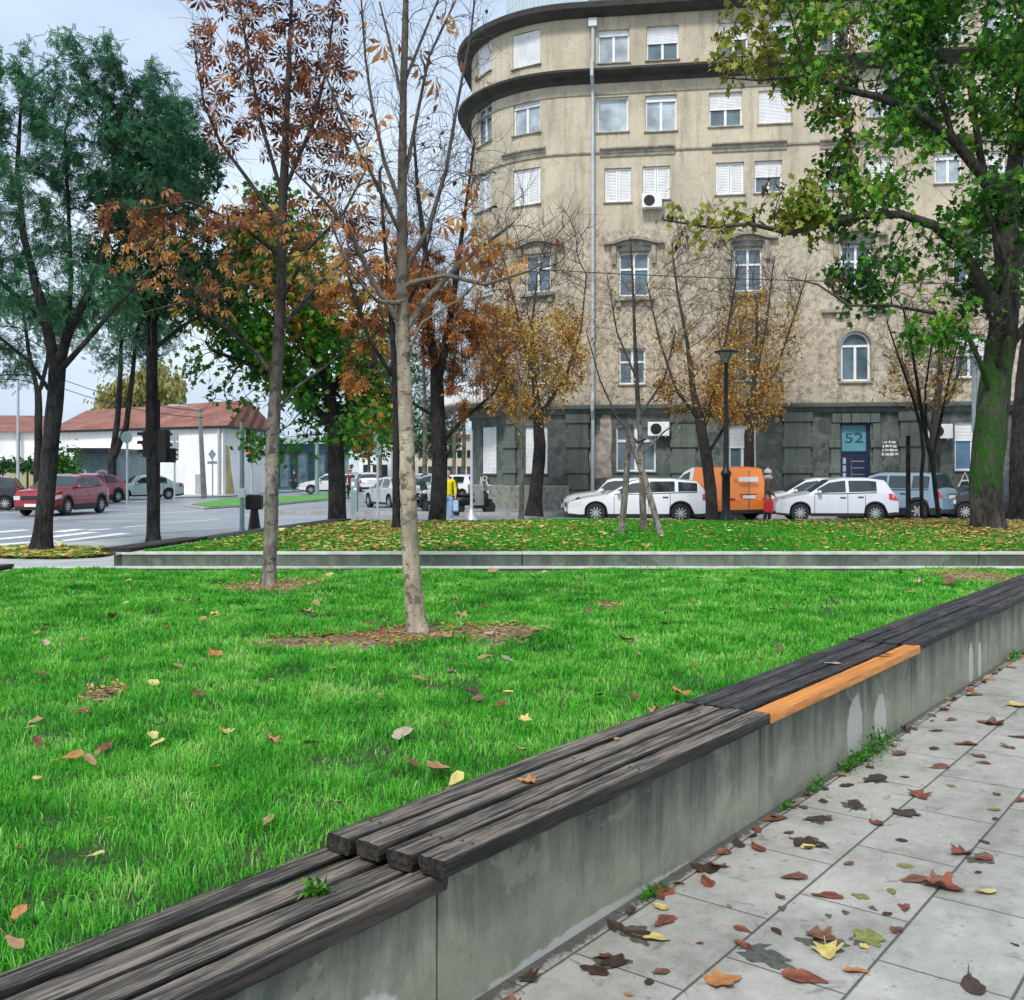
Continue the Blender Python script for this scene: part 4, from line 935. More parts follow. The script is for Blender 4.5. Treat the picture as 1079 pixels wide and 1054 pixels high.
# air conditioners
def aircon(u, v, wd=.85):
    s = s_of_u(u); z = zof(v, s); M = local(s); mb = MB(); mb.bbox(-wd / 2, wd / 2, .12, .44, z - .28, z + .28, .02, M)
    o = mb.build('air_conditioner', M_whiteplastic, apt, world=True); mb = MB()
    Mf = M @ Matrix.Translation((-.10, .445, z)) @ Matrix.Rotation(R(-90), 4, 'X'); mb.lathe([(.22, 0), (.22, .008), (.20, .012), (.02, .012)], (0, 0, 0), 20, Mf); mb.build('fan_grille', M_black_metal, o, world=True)
    mb = MB(); mb.box(-.3, -.26, -.02, .42, z - .33, z - .285, M); mb.box(.26, .3, -.02, .42, z - .33, z - .285, M); mb.build('bracket', M_galv, o, world=True)
aircon(694, 452.5); aircon(687, 214, .8); aircon(988, 455, .9)
# meter box on the wall
# balcony on the corner
sb0, sb1 = s_of_u(499), s_of_u(540); zb0 = zof(429, s_of_u(520)); zb1 = zof(404, s_of_u(520)); mb = MB()
band(mb, sb0 - 1.5, sb1, [(-.02, zb0 + .02), (-.02, zb0 + .2), (1.25, zb0 + .2), (1.3, zb0 + .1), (1.2, zb0 + .02)]); bal = mb.build('balcony', M_mould, apt, world=True)
mb = MB(); band(mb, sb0 - 1.5, sb1, [(1.10, zb1 - .1), (1.10, zb1), (1.26, zb1), (1.26, zb1 - .1)]); mb.build('balcony_rail', M_shutter, bal, world=True)
mb = MB(); n = 26
for i in range(n + 1):
    s = sb0 - 1.5 + (sb1 - sb0 + 1.5) * i / n; mb.tube([WP(s, 1.18, zb0 + .2), WP(s, 1.18, (zb0 + zb1) / 2), WP(s, 1.18, zb1 - .1)], [.05, .075, .05], 6)
mb.build('balusters', M_shutter, bal, world=True)['label'] = 'white balusters of the corner balcony'
# roof terrace screens
M_corr1 = simple('pale_blue_corrugated_sheet', (.45, .56, .60), .5, var=.08); M_corr2 = simple('green_corrugated_sheet', (.12, .22, .14), .55, var=.12)
def corr(name, s0, s1, d, z0, z1, mat):
    mb = MB(); n = int((s1 - s0) / .11); vs = []
    for i in range(n + 1):
        s = s0 + (s1 - s0) * i / n; o_ = .03 if i % 2 else 0
        vs += [WP(s, d + o_, z0), WP(s, d + o_, z1), WP(s, d + o_ - .04, z1), WP(s, d + o_ - .04, z0)]
    fs = [(i * 4 + k, (i + 1) * 4 + k, (i + 1) * 4 + (k + 1) % 4, i * 4 + (k + 1) % 4) for i in range(n) for k in range(4)]
    mb.add(vs, fs); return mb.build(name, mat, apt, world=True)
corr('terrace_screen', s_of_u(520), s_of_u(616), -.7, ZE, ZE + 1.6, M_corr1)
corr('roof_cladding', s_of_u(618), s_of_u(800), -.7, ZE, ZE + 2.6, M_corr2)
mb = MB()
for u in (700, 712, 735): s = s_of_u(u); mb.tube([WP(s, -.8, ZE), WP(s, -.8, ZE + 1.2)], .06, 6)
mb.build('vent_pipes', M_cornice, apt, world=True)

# overhead cable along the street, held by the corner of the block
mb = MB(); a = WP(s_of_u(548), .05, zof(283, s_of_u(548))); b_ = PT(1230, 299, 33); pts = []
for i in range(25): t = i / 24; p = a.lerp(b_, t); p.z -= .35 * 4 * t * (1 - t) * .6; pts.append(p)
mb.tube(pts, .018, 5); tag(mb.build('overhead_cable', M_black_metal), 'thin black overhead cable strung across the front of the apartment block', 'cable')

# ================================================================ the white depot across the junction
M_whitewall = simple('whitewashed_wall', (.88, .88, .86), .85, var=.12, scale=.3, bmp=.2, dirt=((.48, .50, .52), .5))
def tile_mat():
    m, nt, b, o = new_mat('red_roof_tiles'); v = coords(nt)
    wv = nd(nt, 'ShaderNodeTexWave', {'wave_type': 'BANDS', 'bands_direction': 'X'}, 1, Vector=v, Scale=1.3, Distortion=.6, Detail=2)
    f = noise(nt, v, .6, 6, .7); t = mth(nt, 'ADD', mth(nt, 'MULTIPLY', f, .75), mth(nt, 'MULTIPLY', wv, .25))
    nt.links.new(ramp(nt, t, [(.35, (.12, .050, .038)), (.5, (.26, .095, .065)), (.7, (.38, .18, .13))]), b.inputs['Base Color']); b.inputs['Roughness'].default_value = .8; bump(nt, b, wv, .6, .05); return m
M_tiles = tile_mat()
def gpt(u, Y, z=-.06): return Vector((PX(u, Y), Y, z))
dep = thing('depot_building', 'long low white depot with a red tiled roof across the junction', 'building', gpt(235, 70, -.06))
A = gpt(60, 80); B = gpt(235, 71); Cc = gpt(284, 80); D = gpt(118, 98)
zt = PZ(449.5, 71); mb = MB()
def wallq(mb, p, q, z0, z1): mb.quad(Vector((p.x, p.y, z0)), Vector((q.x, q.y, z0)), Vector((q.x, q.y, z1)), Vector((p.x, p.y, z1)))
for p, q in ((A, B), (B, Cc), (Cc, D), (D, A)): wallq(mb, p, q, -.1, zt)
mb.build('wall', M_whitewall, dep, world=True)
cen = (A + B + Cc + D) / 4
def off(p, k=.7): d = (p - cen); d.z = 0; return p + d.normalized() * k
e = [off(p) for p in (A, B, Cc, D)]; zrf = PZ(429, 84); r1 = e[0].lerp(e[3], .5).lerp(cen, .06); r2 = e[1].lerp(e[2], .5).lerp(cen, .05)
V = [Vector((p.x, p.y, zt + .05)) for p in e] + [Vector((r1.x, r1.y, zrf)), Vector((r2.x, r2.y, zrf))] + [Vector((p.x, p.y, zt - .12)) for p in e]
mb = MB(); mb.add(V, [(0, 1, 5, 4), (1, 2, 5), (2, 3, 4, 5), (3, 0, 4)]); mb.build('roof', M_tiles, dep, world=True)
mb = MB(); mb.add(V, [(6, 7, 1, 0), (7, 8, 2, 1), (8, 9, 3, 2), (9, 6, 0, 3), (6, 9, 8, 7)]); mb.build('eave', M_black_metal, dep, world=True)
def on(p, q, u, out_=.1):
    k = (u - UC) / FP; d = q - p; t = (k * p.y - p.x) / (d.x - k * d.y); r_ = p + d * t; n = Vector((d.y, -d.x, 0)).normalized()
    if n.y > 0: n = -n
    return r_ + n * out_
mb = MB(); p = on(A, B, 232.5, .15); mb.tube([Vector((p.x, p.y, -.06)), Vector((p.x, p.y, zt - .1))], .10, 8); mb.build('drainpipe', M_pipe, dep, world=True)
mb = MB(); p = on(B, Cc, 238, .02); q = on(B, Cc, 247, .02); mb.add([Vector((p.x, p.y, 0)), Vector((q.x, q.y, 0)), Vector((q.x * .6 + p.x * .4, q.y * .6 + p.y * .4, 1.6)), Vector((p.x * .7 + q.x * .3, p.y * .7 + q.y * .3, 3.3)), Vector((p.x, p.y, 3.4))], [(0, 1, 2, 3, 4)])
mb.build('damp_stain', simple('ochre_damp_plaster', (.52, .40, .18), .9, var=.3, scale=1.0), dep, world=True)
for u, v0, v1 in ((206, 500, 520), (70, 472, 476), (80, 471, 475)):
    p = on(A, B, u, .04); q = on(A, B, u + (7 if v0 == 500 else 4), .04); mb = MB(); mb.quad(Vector((p.x, p.y, PZ(v1, p.y))), Vector((q.x, q.y, PZ(v1, q.y))), Vector((q.x, q.y, PZ(v0, q.y))), Vector((p.x, p.y, PZ(v0, p.y)))); mb.build('wall_hatch', M_pipe, dep, world=True)
p = on(B, Cc, 273, .04); q = on(B, Cc, 276, .04); mb = MB(); mb.quad(Vector((p.x, p.y, PZ(478, p.y))), Vector((q.x, q.y, PZ(478, q.y))), Vector((q.x, q.y, PZ(474, q.y))), Vector((p.x, p.y, PZ(474, p.y)))); mb.build('wall_vent', M_black_metal, dep, world=True)
# second white hall further left
d2 = thing('side_hall_building', 'white gabled hall with red roof at the far left edge behind the trees', 'building', gpt(0, 84))
A2, B2 = gpt(-160, 80), gpt(58, 84); C2, D2 = gpt(40, 104), gpt(-160, 100); zt2 = PZ(456, 84); mb = MB()
for p, q in ((A2, B2), (B2, C2), (C2, D2), (D2, A2)): wallq(mb, p, q, -.1, zt2)
mb.build('wall', M_whitewall, d2, world=True)
cen = (A2 + B2 + C2 + D2) / 4; e = [off(p, .6) for p in (A2, B2, C2, D2)]; m1 = e[0].lerp(e[3], .5); m2 = e[1].lerp(e[2], .5); zrr = PZ(437, 92)
V = [Vector((p.x, p.y, zt2)) for p in e] + [Vector((m1.x, m1.y, zrr)), Vector((m2.x, m2.y, zrr))]; mb = MB(); mb.add(V, [(0, 1, 5, 4), (2, 3, 4, 5), (1, 2, 5), (3, 0, 4)]); mb.build('roof', M_tiles, d2, world=True)
mb = MB(); p = gpt(20, 83.0); mb.tube([Vector((p.x, p.y, -.06)), Vector((p.x, p.y, zt2))], .09, 6); mb.build('drainpipe', M_black_metal, d2, world=True)
# yellowish panel fence with ivy
M_yel = simple('faded_yellow_panel', (.52, .47, .27), .8, var=.12, scale=1)
fn = thing('panel_fence', 'pale yellow panel fence with dark posts behind the parked cars', 'fence', gpt(30, 66)); 
pa, pb = gpt(-160, 64), gpt(80, 68)
for i in range(9):
    a, b_ = pa.lerp(pb, i / 9), pa.lerp(pb, (i + 1) / 9); mb = MB(); d = (b_ - a).normalized() * .06; a2 = a + d; b2 = b_ - d
    n = Vector((d.y, -d.x, 0)).normalized() * .03
    V = [Vector((p.x, p.y, z)) + s_ for s_ in (n, -n) for z in (.0, 1.75) for p in (a2, b2)]; mb.add(V, [(0, 1, 3, 2), (5, 4, 6, 7), (2, 3, 7, 6), (0, 2, 6, 4), (1, 5, 7, 3)]); mb.build('panel', M_yel, fn, world=True)
    mb = MB(); mb.box(a.x - .05, a.x + .05, a.y - .06, a.y + .06, -.06, 2.0); mb.build('post', M_black_metal, fn, world=True)
# garage with sprayed front
ga = thing('garage_building', 'small flat roofed grey-blue garage with sprayed lettering between the trunks', 'building', gpt(97, 63))
mb = MB(); a, b_ = gpt(78, 64), gpt(125, 66); z1 = PZ(477, 64)
mb.add([Vector((a.x, a.y, -.1)), Vector((b_.x, b_.y, -.1)), Vector((b_.x, b_.y + 5, -.1)), Vector((a.x, a.y + 5, -.1)), Vector((a.x, a.y, z1)), Vector((b_.x, b_.y, z1)), Vector((b_.x, b_.y + 5, z1)), Vector((a.x, a.y + 5, z1))], [(0, 1, 5, 4), (1, 2, 6, 5), (2, 3, 7, 6), (3, 0, 4, 7), (4, 5, 6, 7)])
mb.build('wall', simple('grey_blue_render', (.20, .27, .30), .8, var=.2), ga, world=True)
mb = MB(); mb.box(a.x - .3, b_.x + .3, a.y - .4, b_.y + 5.2, z1 + .002, z1 + .28); mb.build('roof', M_black_metal, ga, world=True)
g = text('AOL', 1.5, simple('blue_spray_paint', (.62, .68, .78), .7), ga, Matrix.Translation((.35, .55 if False else .9, 1.25)) @ Matrix.Rotation(math.atan2(b_.y - a.y, b_.x - a.x), 4, 'Z') @ Matrix.Rotation(R(90), 4, 'X'), 'graffiti', .01)
g.location = Vector(((a.x * .42 + b_.x * .58), (a.y * .42 + b_.y * .58) - .06, 1.1)) - ga.location
# teal kiosk / shop front in the middle distance
M_tealw = simple('teal_shop_glass', (.04, .14, .18), .2, var=.5, scale=.8)
ks = thing('shop_building', 'dark teal glazed shop front behind the white hatchback', 'building', gpt(320, 88))
x0, x1 = PX(286, 88), PX(352, 88); zk = PZ(468, 88); mb = MB(); mb.box(x0, x1, 88, 96, -.1, zk); mb.build('wall', M_tealw, ks, world=True)
mb = MB(); mb.box(x0 - .3, x1 + .3, 87.2, 96.2, zk + .003, zk + .5); mb.build('roof', simple('pale_fascia', (.35, .42, .42), .7), ks, world=True)
for k in range(7):
    x = x0 + (x1 - x0) * (k + .5) / 7; mb = MB(); mb.box(x - .32, x + .32, 87.96, 87.997, .2, zk - .7); mb.build('window', M_pane if k % 2 else M_carglass, ks, world=True)
hs = thing('distant_house', 'distant white house with a dark upper window and pale teal top', 'house', gpt(398, 118))
x0, x1 = PX(378, 118), PX(412, 118); mb = MB(); mb.box(x0, x1, 118, 128, -.1, PZ(474, 118)); mb.box(x0 - .1, x1 + .1, 117.9, 128, PZ(474, 118) + .003, PZ(458, 118)); mb.build('wall', M_whitewall, hs, world=True)
mb = MB(); mb.box(x0 + .4, x1 - 1.2, 117.8, 117.897, PZ(472, 118), PZ(462, 118)); mb.build('window', M_dark, hs, world=True)
mb = MB(); mb.box(x0 - .6, x1 + .6, 117.4, 128.4, PZ(458, 118) + .003, PZ(454, 118)); mb.build('roof', simple('pale_teal_roof', (.35, .50, .52), .6), hs, world=True)
for u in (386, 396, 405): x = PX(u, 118); mb = MB(); mb.box(x - .35, x + .35, 117.9, 117.996, .1, 2.3); mb.build('door', M_dark, hs, world=True)
h2 = thing('distant_flats', 'distant low pale flats beyond the end of the road', 'building', gpt(455, 190))
x0, x1 = PX(408, 190), PX(500, 190); mb = MB(); mb.box(x0, x1, 190, 205, -.1, PZ(462, 190)); mb.build('wall', simple('pale_ochre_render', (.50, .42, .32), .9, var=.2, scale=.2), h2, world=True)
for i in range(9):
    for j in range(2): x = x0 + (x1 - x0) * (i + .5) / 9; mb = MB(); mb.box(x - .5, x + .5, 189.9, 189.997, 1.0 + j * 3, 2.4 + j * 3); mb.build('window', M_carglass, h2, world=True)
mb = MB(); mb.box(x0 - .4, x1 + .4, 189.5, 205.4, PZ(462, 190) + .003, PZ(458, 190)); mb.build('roof', M_tiles, h2, world=True)
# ================================================================ trees
def resample(pts, rad, step):
    P = [Vector(pts[0])]; Rr = [rad[0]]
    for (a, b), (ra, rb) in zip(zip(pts, pts[1:]), zip(rad, rad[1:])):
        a, b = Vector(a), Vector(b); n = max(1, int((b - a).length / step))
        for i in range(1, n + 1): P.append(a.lerp(b, i / n)); Rr.append(ra + (rb - ra) * i / n)
    return P, Rr
def grow(limbs, att, step, infl, kill, r, inertia=.4, up=.1, maxn=9000, iters=160, jitter=.12):
    """limbs: list of (points, radii, attach index or None); returns node arrays."""
    pos = []; par = []; rad = []; fixed = []; live = []
    for pts, rr, at in limbs:
        P, Q = resample(pts, rr, step)
        if at is None: last = -1
        else:
            d = [(Vector(p) - P[0]).length for p in pos]; last = d.index(min(d)); P, Q = P[1:], Q[1:]
        for p, q in zip(P, Q):
            pos.append(np.array(p)); par.append(last); rad.append(q); fixed.append(True); last = len(pos) - 1
    nf = len(pos); pos = np.array(pos); dirs = np.zeros_like(pos)
    for i in range(nf): dirs[i] = pos[i] - pos[par[i]] if par[i] >= 0 else (0, 0, 1)
    dirs /= np.linalg.norm(dirs, axis=1)[:, None] + 1e-9
    CNT = np.zeros(maxn + 20, int); A = att.copy(); nd_ = np.full(len(A), 1e9); ni = np.zeros(len(A), int)
    cap = maxn + 10; POS = np.zeros((cap, 3)); DIR = np.zeros((cap, 3)); POS[:nf] = pos; DIR[:nf] = dirs; n = nf; PAR = par[:]
    for c0 in range(0, nf, 200):
        blk = POS[c0:min(nf, c0 + 200)]; D = np.linalg.norm(A[:, None] - blk[None], axis=2); j = D.argmin(1); dm = D[np.arange(len(A)), j]; m = dm < nd_; nd_[m] = dm[m]; ni[m] = j[m] + c0
    for it in range(iters):
        if len(A) == 0 or n >= maxn: break
        m = nd_ < infl
        if not m.any(): infl *= 1.4; 
        if not m.any(): continue
        idx = ni[m]; dv = A[m] - POS[idx]; dv /= np.linalg.norm(dv, axis=1)[:, None] + 1e-9
        acc = np.zeros((n, 3)); np.add.at(acc, idx, dv); act = np.unique(idx)
        g = acc[act]; g /= np.linalg.norm(g, axis=1)[:, None] + 1e-9
        g = g + DIR[act] * inertia + np.array([0, 0, up]) + r.randn(len(act), 3) * jitter; g /= np.linalg.norm(g, axis=1)[:, None] + 1e-9
        k = min(len(act), maxn - n); new = POS[act[:k]] + g[:k] * step
        POS[n:n + k] = new; DIR[n:n + k] = g[:k]; PAR += list(act[:k])
        D = np.linalg.norm(A[:, None] - new[None], axis=2) if len(A) * k < 4e6 else np.array([np.linalg.norm(new - a, axis=1) for a in A])
        j = D.argmin(1); dm = D[np.arange(len(A)), j]; m2 = dm < nd_; nd_[m2] = dm[m2]; ni[m2] = j[m2] + n
        CNT[act[:k]] += 1; n += k; keep = (nd_ > kill) & (CNT[ni] < 3)
        # drop attractors whose nearest node is stuck
        A, nd_, ni = A[keep], nd_[keep], ni[keep]
    return POS[:n], DIR[:n], PAR, rad, nf
def tree_mesh(name, POS, PAR, frad, nf, r_tip, mat, parent, taper=2.2, seed=0, flare=1.35, gnarl=.05, DIR=None, twigs=None):
    n = len(POS); ch = [[] for _ in range(n)]
    for i, p in enumerate(PAR):
        if p >= 0: ch[p].append(i)
    tips = np.zeros(n)
    for i in range(n - 1, -1, -1):
        if not ch[i]: tips[i] = max(tips[i], 1)
        if PAR[i] >= 0: tips[PAR[i]] += tips[i]
    # order guarantees children after parents
    rad = r_tip * tips ** (1 / taper)
    for i in range(nf): rad[i] = frad[i]
    for i in range(nf, n):
        p = PAR[i]; rad[i] = min(rad[i], rad[p] * .92 if len(ch[p]) > 1 or p < nf else rad[p])
    V = []; F = []; rr = random.Random(seed); fins = np.zeros(n, bool)
    starts = [(0, -1)]; 
    while starts:
        s, fr = starts.pop(); chain = [s] if fr < 0 else [fr, s]
        while ch[chain[-1]]:
            c = ch[chain[-1]]; b = max(c, key=lambda k: (k < nf and chain[-1] < nf and k == chain[-1] + 1, tips[k])); 
            for k in c:
                if k != b: starts.append((k, chain[-1]))
            chain.append(b)
        P = POS[chain]; Rd = rad[chain].copy()
        if fr >= 0: Rd[0] = min(Rd[0], Rd[1] * 1.15)
        if len(P) < 2: continue
        rm = Rd.max(); k = 12 if rm > .12 else 8 if rm > .04 else 5 if rm > .012 else 3
        T = np.gradient(P, axis=0); T /= np.linalg.norm(T, axis=1)[:, None] + 1e-9
        ref = np.eye(3)[np.abs(T).mean(0).argmin()]; U = np.cross(T, ref); U /= np.linalg.norm(U, axis=1)[:, None] + 1e-9; W = np.cross(T, U)
        a = np.arange(k) * 2 * PI / k; ca, sa = np.cos(a), np.sin(a)
        RR = Rd[:, None] * np.ones(k)
        if rm > .05:
            ph = rr.uniform(0, 6); zz = P[:, 2][:, None]
            RR = RR * (1 + gnarl * np.sin(a[None] * 3 + zz * 1.3 + ph) + gnarl * .7 * np.sin(a[None] * 5 - zz * 2.7 + ph) + gnarl * .5 * np.sin(a[None] * 2 + zz * 7))
            if fr < 0:
                h = P[:, 2] - P[0, 2]; RR = RR * (1 + (flare - 1) * np.exp(-h / (Rd[0] * 1.3)))[:, None] * (1 + .10 * np.exp(-h / (Rd[0] * 1.5))[:, None] * np.sin(a[None] * 5 + ph))
        ring = P[:, None] + U[:, None] * (RR * ca)[..., None] + W[:, None] * (RR * sa)[..., None]
        b0 = len(V); V.extend(ring.reshape(-1, 3)); m = len(P)
        i, j = np.meshgrid(np.arange(m - 1), np.arange(k), indexing='ij'); i, j = i.ravel(), j.ravel(); j2 = (j + 1) % k
        F.append(np.c_[b0 + i * k + j, b0 + (i + 1) * k + j, b0 + (i + 1) * k + j2, b0 + i * k + j2])
    base = np.array(root_of(parent).location)
    if twigs:
        nt_, tl, tup = twigs; q = np.random.RandomState(seed + 99); cand = np.where(rad < .035)[0]; cand = cand[cand > 2]; pk = q.choice(cand, nt_)
        p = POS[pk] + 0; d = DIR[pk] * .5 + q.randn(nt_, 3) * .55; d[:, 2] += tup; d /= np.linalg.norm(d, axis=1)[:, None]
        L = tl * q.uniform(.35, 1.15, nt_); s1 = np.cross(d, q.randn(nt_, 3)); s1 /= np.linalg.norm(s1, axis=1)[:, None] + 1e-9; s2 = np.cross(d, s1); rings = []; bend = q.randn(nt_, 3) * .14; bend[:, 2] += tup * .15
        for j, (f, w_) in enumerate(((0, 1.0), (.35, .8), (.7, .6), (1.0, .35))):
            c = p + (d * f + bend * f * f + s1 * .05 * math.sin(j * 2.1)) * L[:, None]
            for a in (0, 2.094, 4.189): rings.append(c + (s1 * math.cos(a) + s2 * math.sin(a)) * (r_tip * .8 * w_))
        A = np.stack(rings, 1); b0 = len(V); V.extend(A.reshape(-1, 3)); ix = b0 + np.arange(nt_)[:, None] * 12
        for j in range(3):
            for k in range(3): F.append(ix + np.array([[j * 3 + k, j * 3 + (k + 1) % 3, j * 3 + 3 + (k + 1) % 3, j * 3 + 3 + k]]))
    o = np_mesh(name, np.array(V) - base, None, mat, parent, None, True, np.concatenate(F))
    return o, rad, ch
# leaf shapes: (verts, tris); length 1 along +x
def fan(pts, c): V = [c] + pts; return np.array(V, float), np.array([(0, i, i + 1) for i in range(1, len(pts))] + [(0, len(pts), 1)])
LEAF = {}
LEAF['oval'] = (np.array([(0, 0, 0), (.45, .26, .06), (1, 0, -.08), (.45, -.26, .06)], float), np.array([(0, 1, 2), (0, 2, 3)]))
LEAF['maple'] = fan([(-.05, .05, 0), (.02, .42, -.05), (.28, .26, 0), (.50, .52, -.08), (.60, .20, .0), (1.0, 0, -.15), (.60, -.20, 0), (.50, -.52, -.08), (.28, -.26, 0), (.02, -.42, -.05), (-.05, -.05, 0)], (.35, 0, .06))
def chest():
    V = []; F = []
    for k, (an, L) in enumerate(((-75, .62), (-38, .9), (0, 1.0), (38, .9), (75, .62))):
        a = R(an); c, s = math.cos(a), math.sin(a); b = len(V)
        for x, y, z in ((.12, 0, 0), (.42, .07, .0), (.72, .15, -.10), (1.0, 0, -.38), (.72, -.15, -.10), (.42, -.07, 0)):
            V.append((L * (x * c - y * s), L * (x * s + y * c), z * L - .10 * abs(an) / 75 * x))
        F += [(b, b + 1, b + 5), (b + 1, b + 2, b + 4), (b + 1, b + 4, b + 5), (b + 2, b + 3, b + 4)]
    b = len(V); V += [(-.45, .008, .08), (-.45, -.008, .08), (.12, -.008, 0), (.12, .008, 0)]; F += [(b, b + 1, b + 2), (b, b + 2, b + 3)]
    return np.array(V, float), np.array(F)
LEAF['chestnut'] = chest()
def pinn(n=6):
    V = []; F = []
    for k in range(n):
        x = .12 + .85 * k / n; L = .24 * (1 - .3 * k / n)
        for s in (-1, 1):
            b = len(V); dz = -.10 * x * x - .02; V += [(x, 0, dz * 1.2), (x + .10, s * L * .5, dz + .02), (x + .06, s * L, dz - .05), (x - .03, s * L * .55, dz)]; F += [(b, b + 1, b + 2), (b, b + 2, b + 3)]
    return np.array(V, float), np.array(F)
LEAF['pinnate'] = pinn()
def leaves(name, P, D, size, shape, mat, parent, r, droop=.4, spread=.9, flat=.5):
    """P positions, D twig directions."""
    T, TF = LEAF[shape]; n = len(P)
    d = D * .55 + r.randn(n, 3) * spread; d[:, 2] -= droop; d /= np.linalg.norm(d, axis=1)[:, None] + 1e-9
    nn = r.randn(n, 3) * (1 - flat); nn[:, 2] += flat + .15; s = np.cross(nn, d); s /= np.linalg.norm(s, axis=1)[:, None] + 1e-9; u = np.cross(d, s)
    V = P[:, None] + (T[None, :, 0:1] * d[:, None] + T[None, :, 1:2] * s[:, None] + T[None, :, 2:3] * u[:, None]) * size[:, None, None]
    F = (np.arange(n)[:, None, None] * len(T) + TF[None]).reshape(-1, 3); base = np.array(root_of(parent).location)
    rv = np.clip(r.rand(n)[:, None] + r.randn(n, len(T)) * 0, 0, 1)
    return np_mesh(name, V.reshape(-1, 3) - base, F, mat, parent, rv.ravel())
def ellipsoids(r, specs, n, hollow=.35):
    """specs: (u, v, depth, half u px, half v px, half depth m, weight)."""
    out = []; W = sum(s[6] for s in specs)
    for u, v, Y, hu, hv, hd, w_ in specs:
        k = int(n * w_ / W); q = r.randn(k, 3); q /= np.linalg.norm(q, axis=1)[:, None]; q *= (hollow + (1 - hollow) * r.rand(k) ** .6)[:, None]
        c = np.array(PT(u, v, Y)); out.append(c + q * np.array([hu * Y / FP, hd, hv * Y / FP]))
    return np.concatenate(out)
def tree(name, label, cat, Y, trunk, limbs, env, natt, seed, bark, leaf=None, step=.16, infl=1.2, kill=.22, r_tip=.006, inertia=.5, up=.12, group=None, zb=None, jitter=.12, maxn=9000, taper=2.2, twig=None, flare=1.35):
    """trunk: [(u,v,width px)], limbs: same lists (first point on trunk, optional depth offset as 4th)."""
    r = np.random.RandomState(seed); L = []
    def conv(l):
        pts = []; rr = []
        for q in l:
            dy = q[3] if len(q) > 3 else 0; pts.append(PT(q[0], q[1], Y + dy) if not dy else Vector((PX(q[0], Y + dy), Y + dy, PZ(q[1], Y + dy)))); rr.append(q[2] * Y / FP / 2)
        return pts, rr
    P, Q = conv(trunk)
    if zb is not None: P[0].z = zb
    L.append((P, Q, None))
    for l in limbs: P2, Q2 = conv(l); L.append((P2, Q2, 1))
    t = thing(name, label, cat, P[0], 0, group)
    att = ellipsoids(r, env, natt)
    POS, DIR, PAR, fr, nf = grow(L, att, step, infl, kill, r, inertia, up, maxn, jitter=jitter)
    o, rad, ch = tree_mesh('trunk', POS, PAR, fr, nf, r_tip, bark, t, taper, seed, flare, .05, DIR, twig)
    if leaf:
        for lf in (leaf if isinstance(leaf, list) else [leaf]):
            thin = np.array([i for i in range(nf, len(POS)) if rad[i] < lf.get('thr', .02)])
            if len(thin) == 0: continue
            if 'where' in lf:
                Uv = UC + POS[thin][:, 0] / POS[thin][:, 1] * FP; Vv = VH - (POS[thin][:, 2] - H) / POS[thin][:, 1] * FP; thin = thin[lf['where'](Uv, Vv, r)]
            if len(thin) == 0: continue
            n = lf['n']; cl = lf.get('clump', 0)
            w_ = np.ones(len(thin))
            if cl:
                q = POS[thin]; w_ = np.clip(vnoise(q[:, 0] * 1.0 + q[:, 2] * .7, q[:, 1] * .6 + q[:, 2], seed + 3, cl) - lf.get('cut', .35), .0, 1) ** 1.5 + .004
            pick = r.choice(thin, n, p=w_ / w_.sum()); t_ = r.rand(n, 1) * step
            pp = POS[pick] + DIR[pick] * t_ + r.randn(n, 3) * lf.get('off', .05)
            leaves(lf.get('name', 'crown'), pp, DIR[pick], r.uniform(*lf['size'], n), lf['shape'], lf['mat'], t, r, lf.get('droop', .4), lf.get('spread', .9), lf.get('flat', .5))
    return t
M_bark_street = bark_mat('street_tree_bark', (.008, .008, .009), (.04, .037, .034), 6, None, None, (2.2, 4.5, (.085, .070, .055)))
ML_locust = leaf_mat('locust_leaves', [(0, (.008, .034, .018)), (.35, (.028, .115, .054)), (.7, (.085, .26, .12)), (1, (.26, .48, .26))], .45, pscale=.5, patch=.45)
ML_dark = leaf_mat('dark_green_leaves', [(0, (.010, .040, .014)), (.55, (.030, .115, .035)), (1, (.10, .26, .07))], .3, pscale=.5)
ML_maple = leaf_mat('maple_leaves', [(0, (.006, .030, .006)), (.3, (.018, .095, .010)), (.55, (.05, .20, .014)), (.78, (.17, .36, .03)), (1, (.46, .46, .06))], .3, pscale=.45, patch=.5)
ML_mgreen = leaf_mat('mixed_green_leaves', [(0, (.015, .085, .012)), (.45, (.04, .19, .018)), (.75, (.12, .30, .02)), (.92, (.36, .36, .03)), (1, (.50, .22, .03))], .35, pscale=.5, patch=.5)
ML_orange = leaf_mat('orange_chestnut_leaves', [(0, (.10, .028, .014)), (.3, (.30, .10, .03)), (.6, (.50, .22, .05)), (.85, (.62, .38, .12)), (1, (.56, .46, .10))], .35, pscale=1.2, patch=.4)
ML_brown = leaf_mat('brown_chestnut_leaves', [(0, (.030, .012, .009)), (.45, (.13, .038, .018)), (.8, (.32, .11, .035)), (1, (.50, .24, .07))], .25, pscale=1.2)
ML_yellow = leaf_mat('yellow_autumn_leaves', [(0, (.20, .085, .02)), (.35, (.48, .25, .045)), (.7, (.66, .43, .08)), (1, (.70, .56, .18))], .4, pscale=.7, patch=.4)
ML_rust = leaf_mat('rust_leaves', [(0, (.12, .03, .014)), (.5, (.36, .125, .035)), (1, (.56, .30, .08))], .35, pscale=.7)
ML_dry = leaf_mat('dry_seed_clusters', [(0, (.03, .022, .012)), (.5, (.10, .075, .03)), (1, (.25, .20, .07))], .2)
ML_willow = leaf_mat('pale_willow_leaves', [(0, (.20, .20, .05)), (1, (.44, .40, .16))], .4)

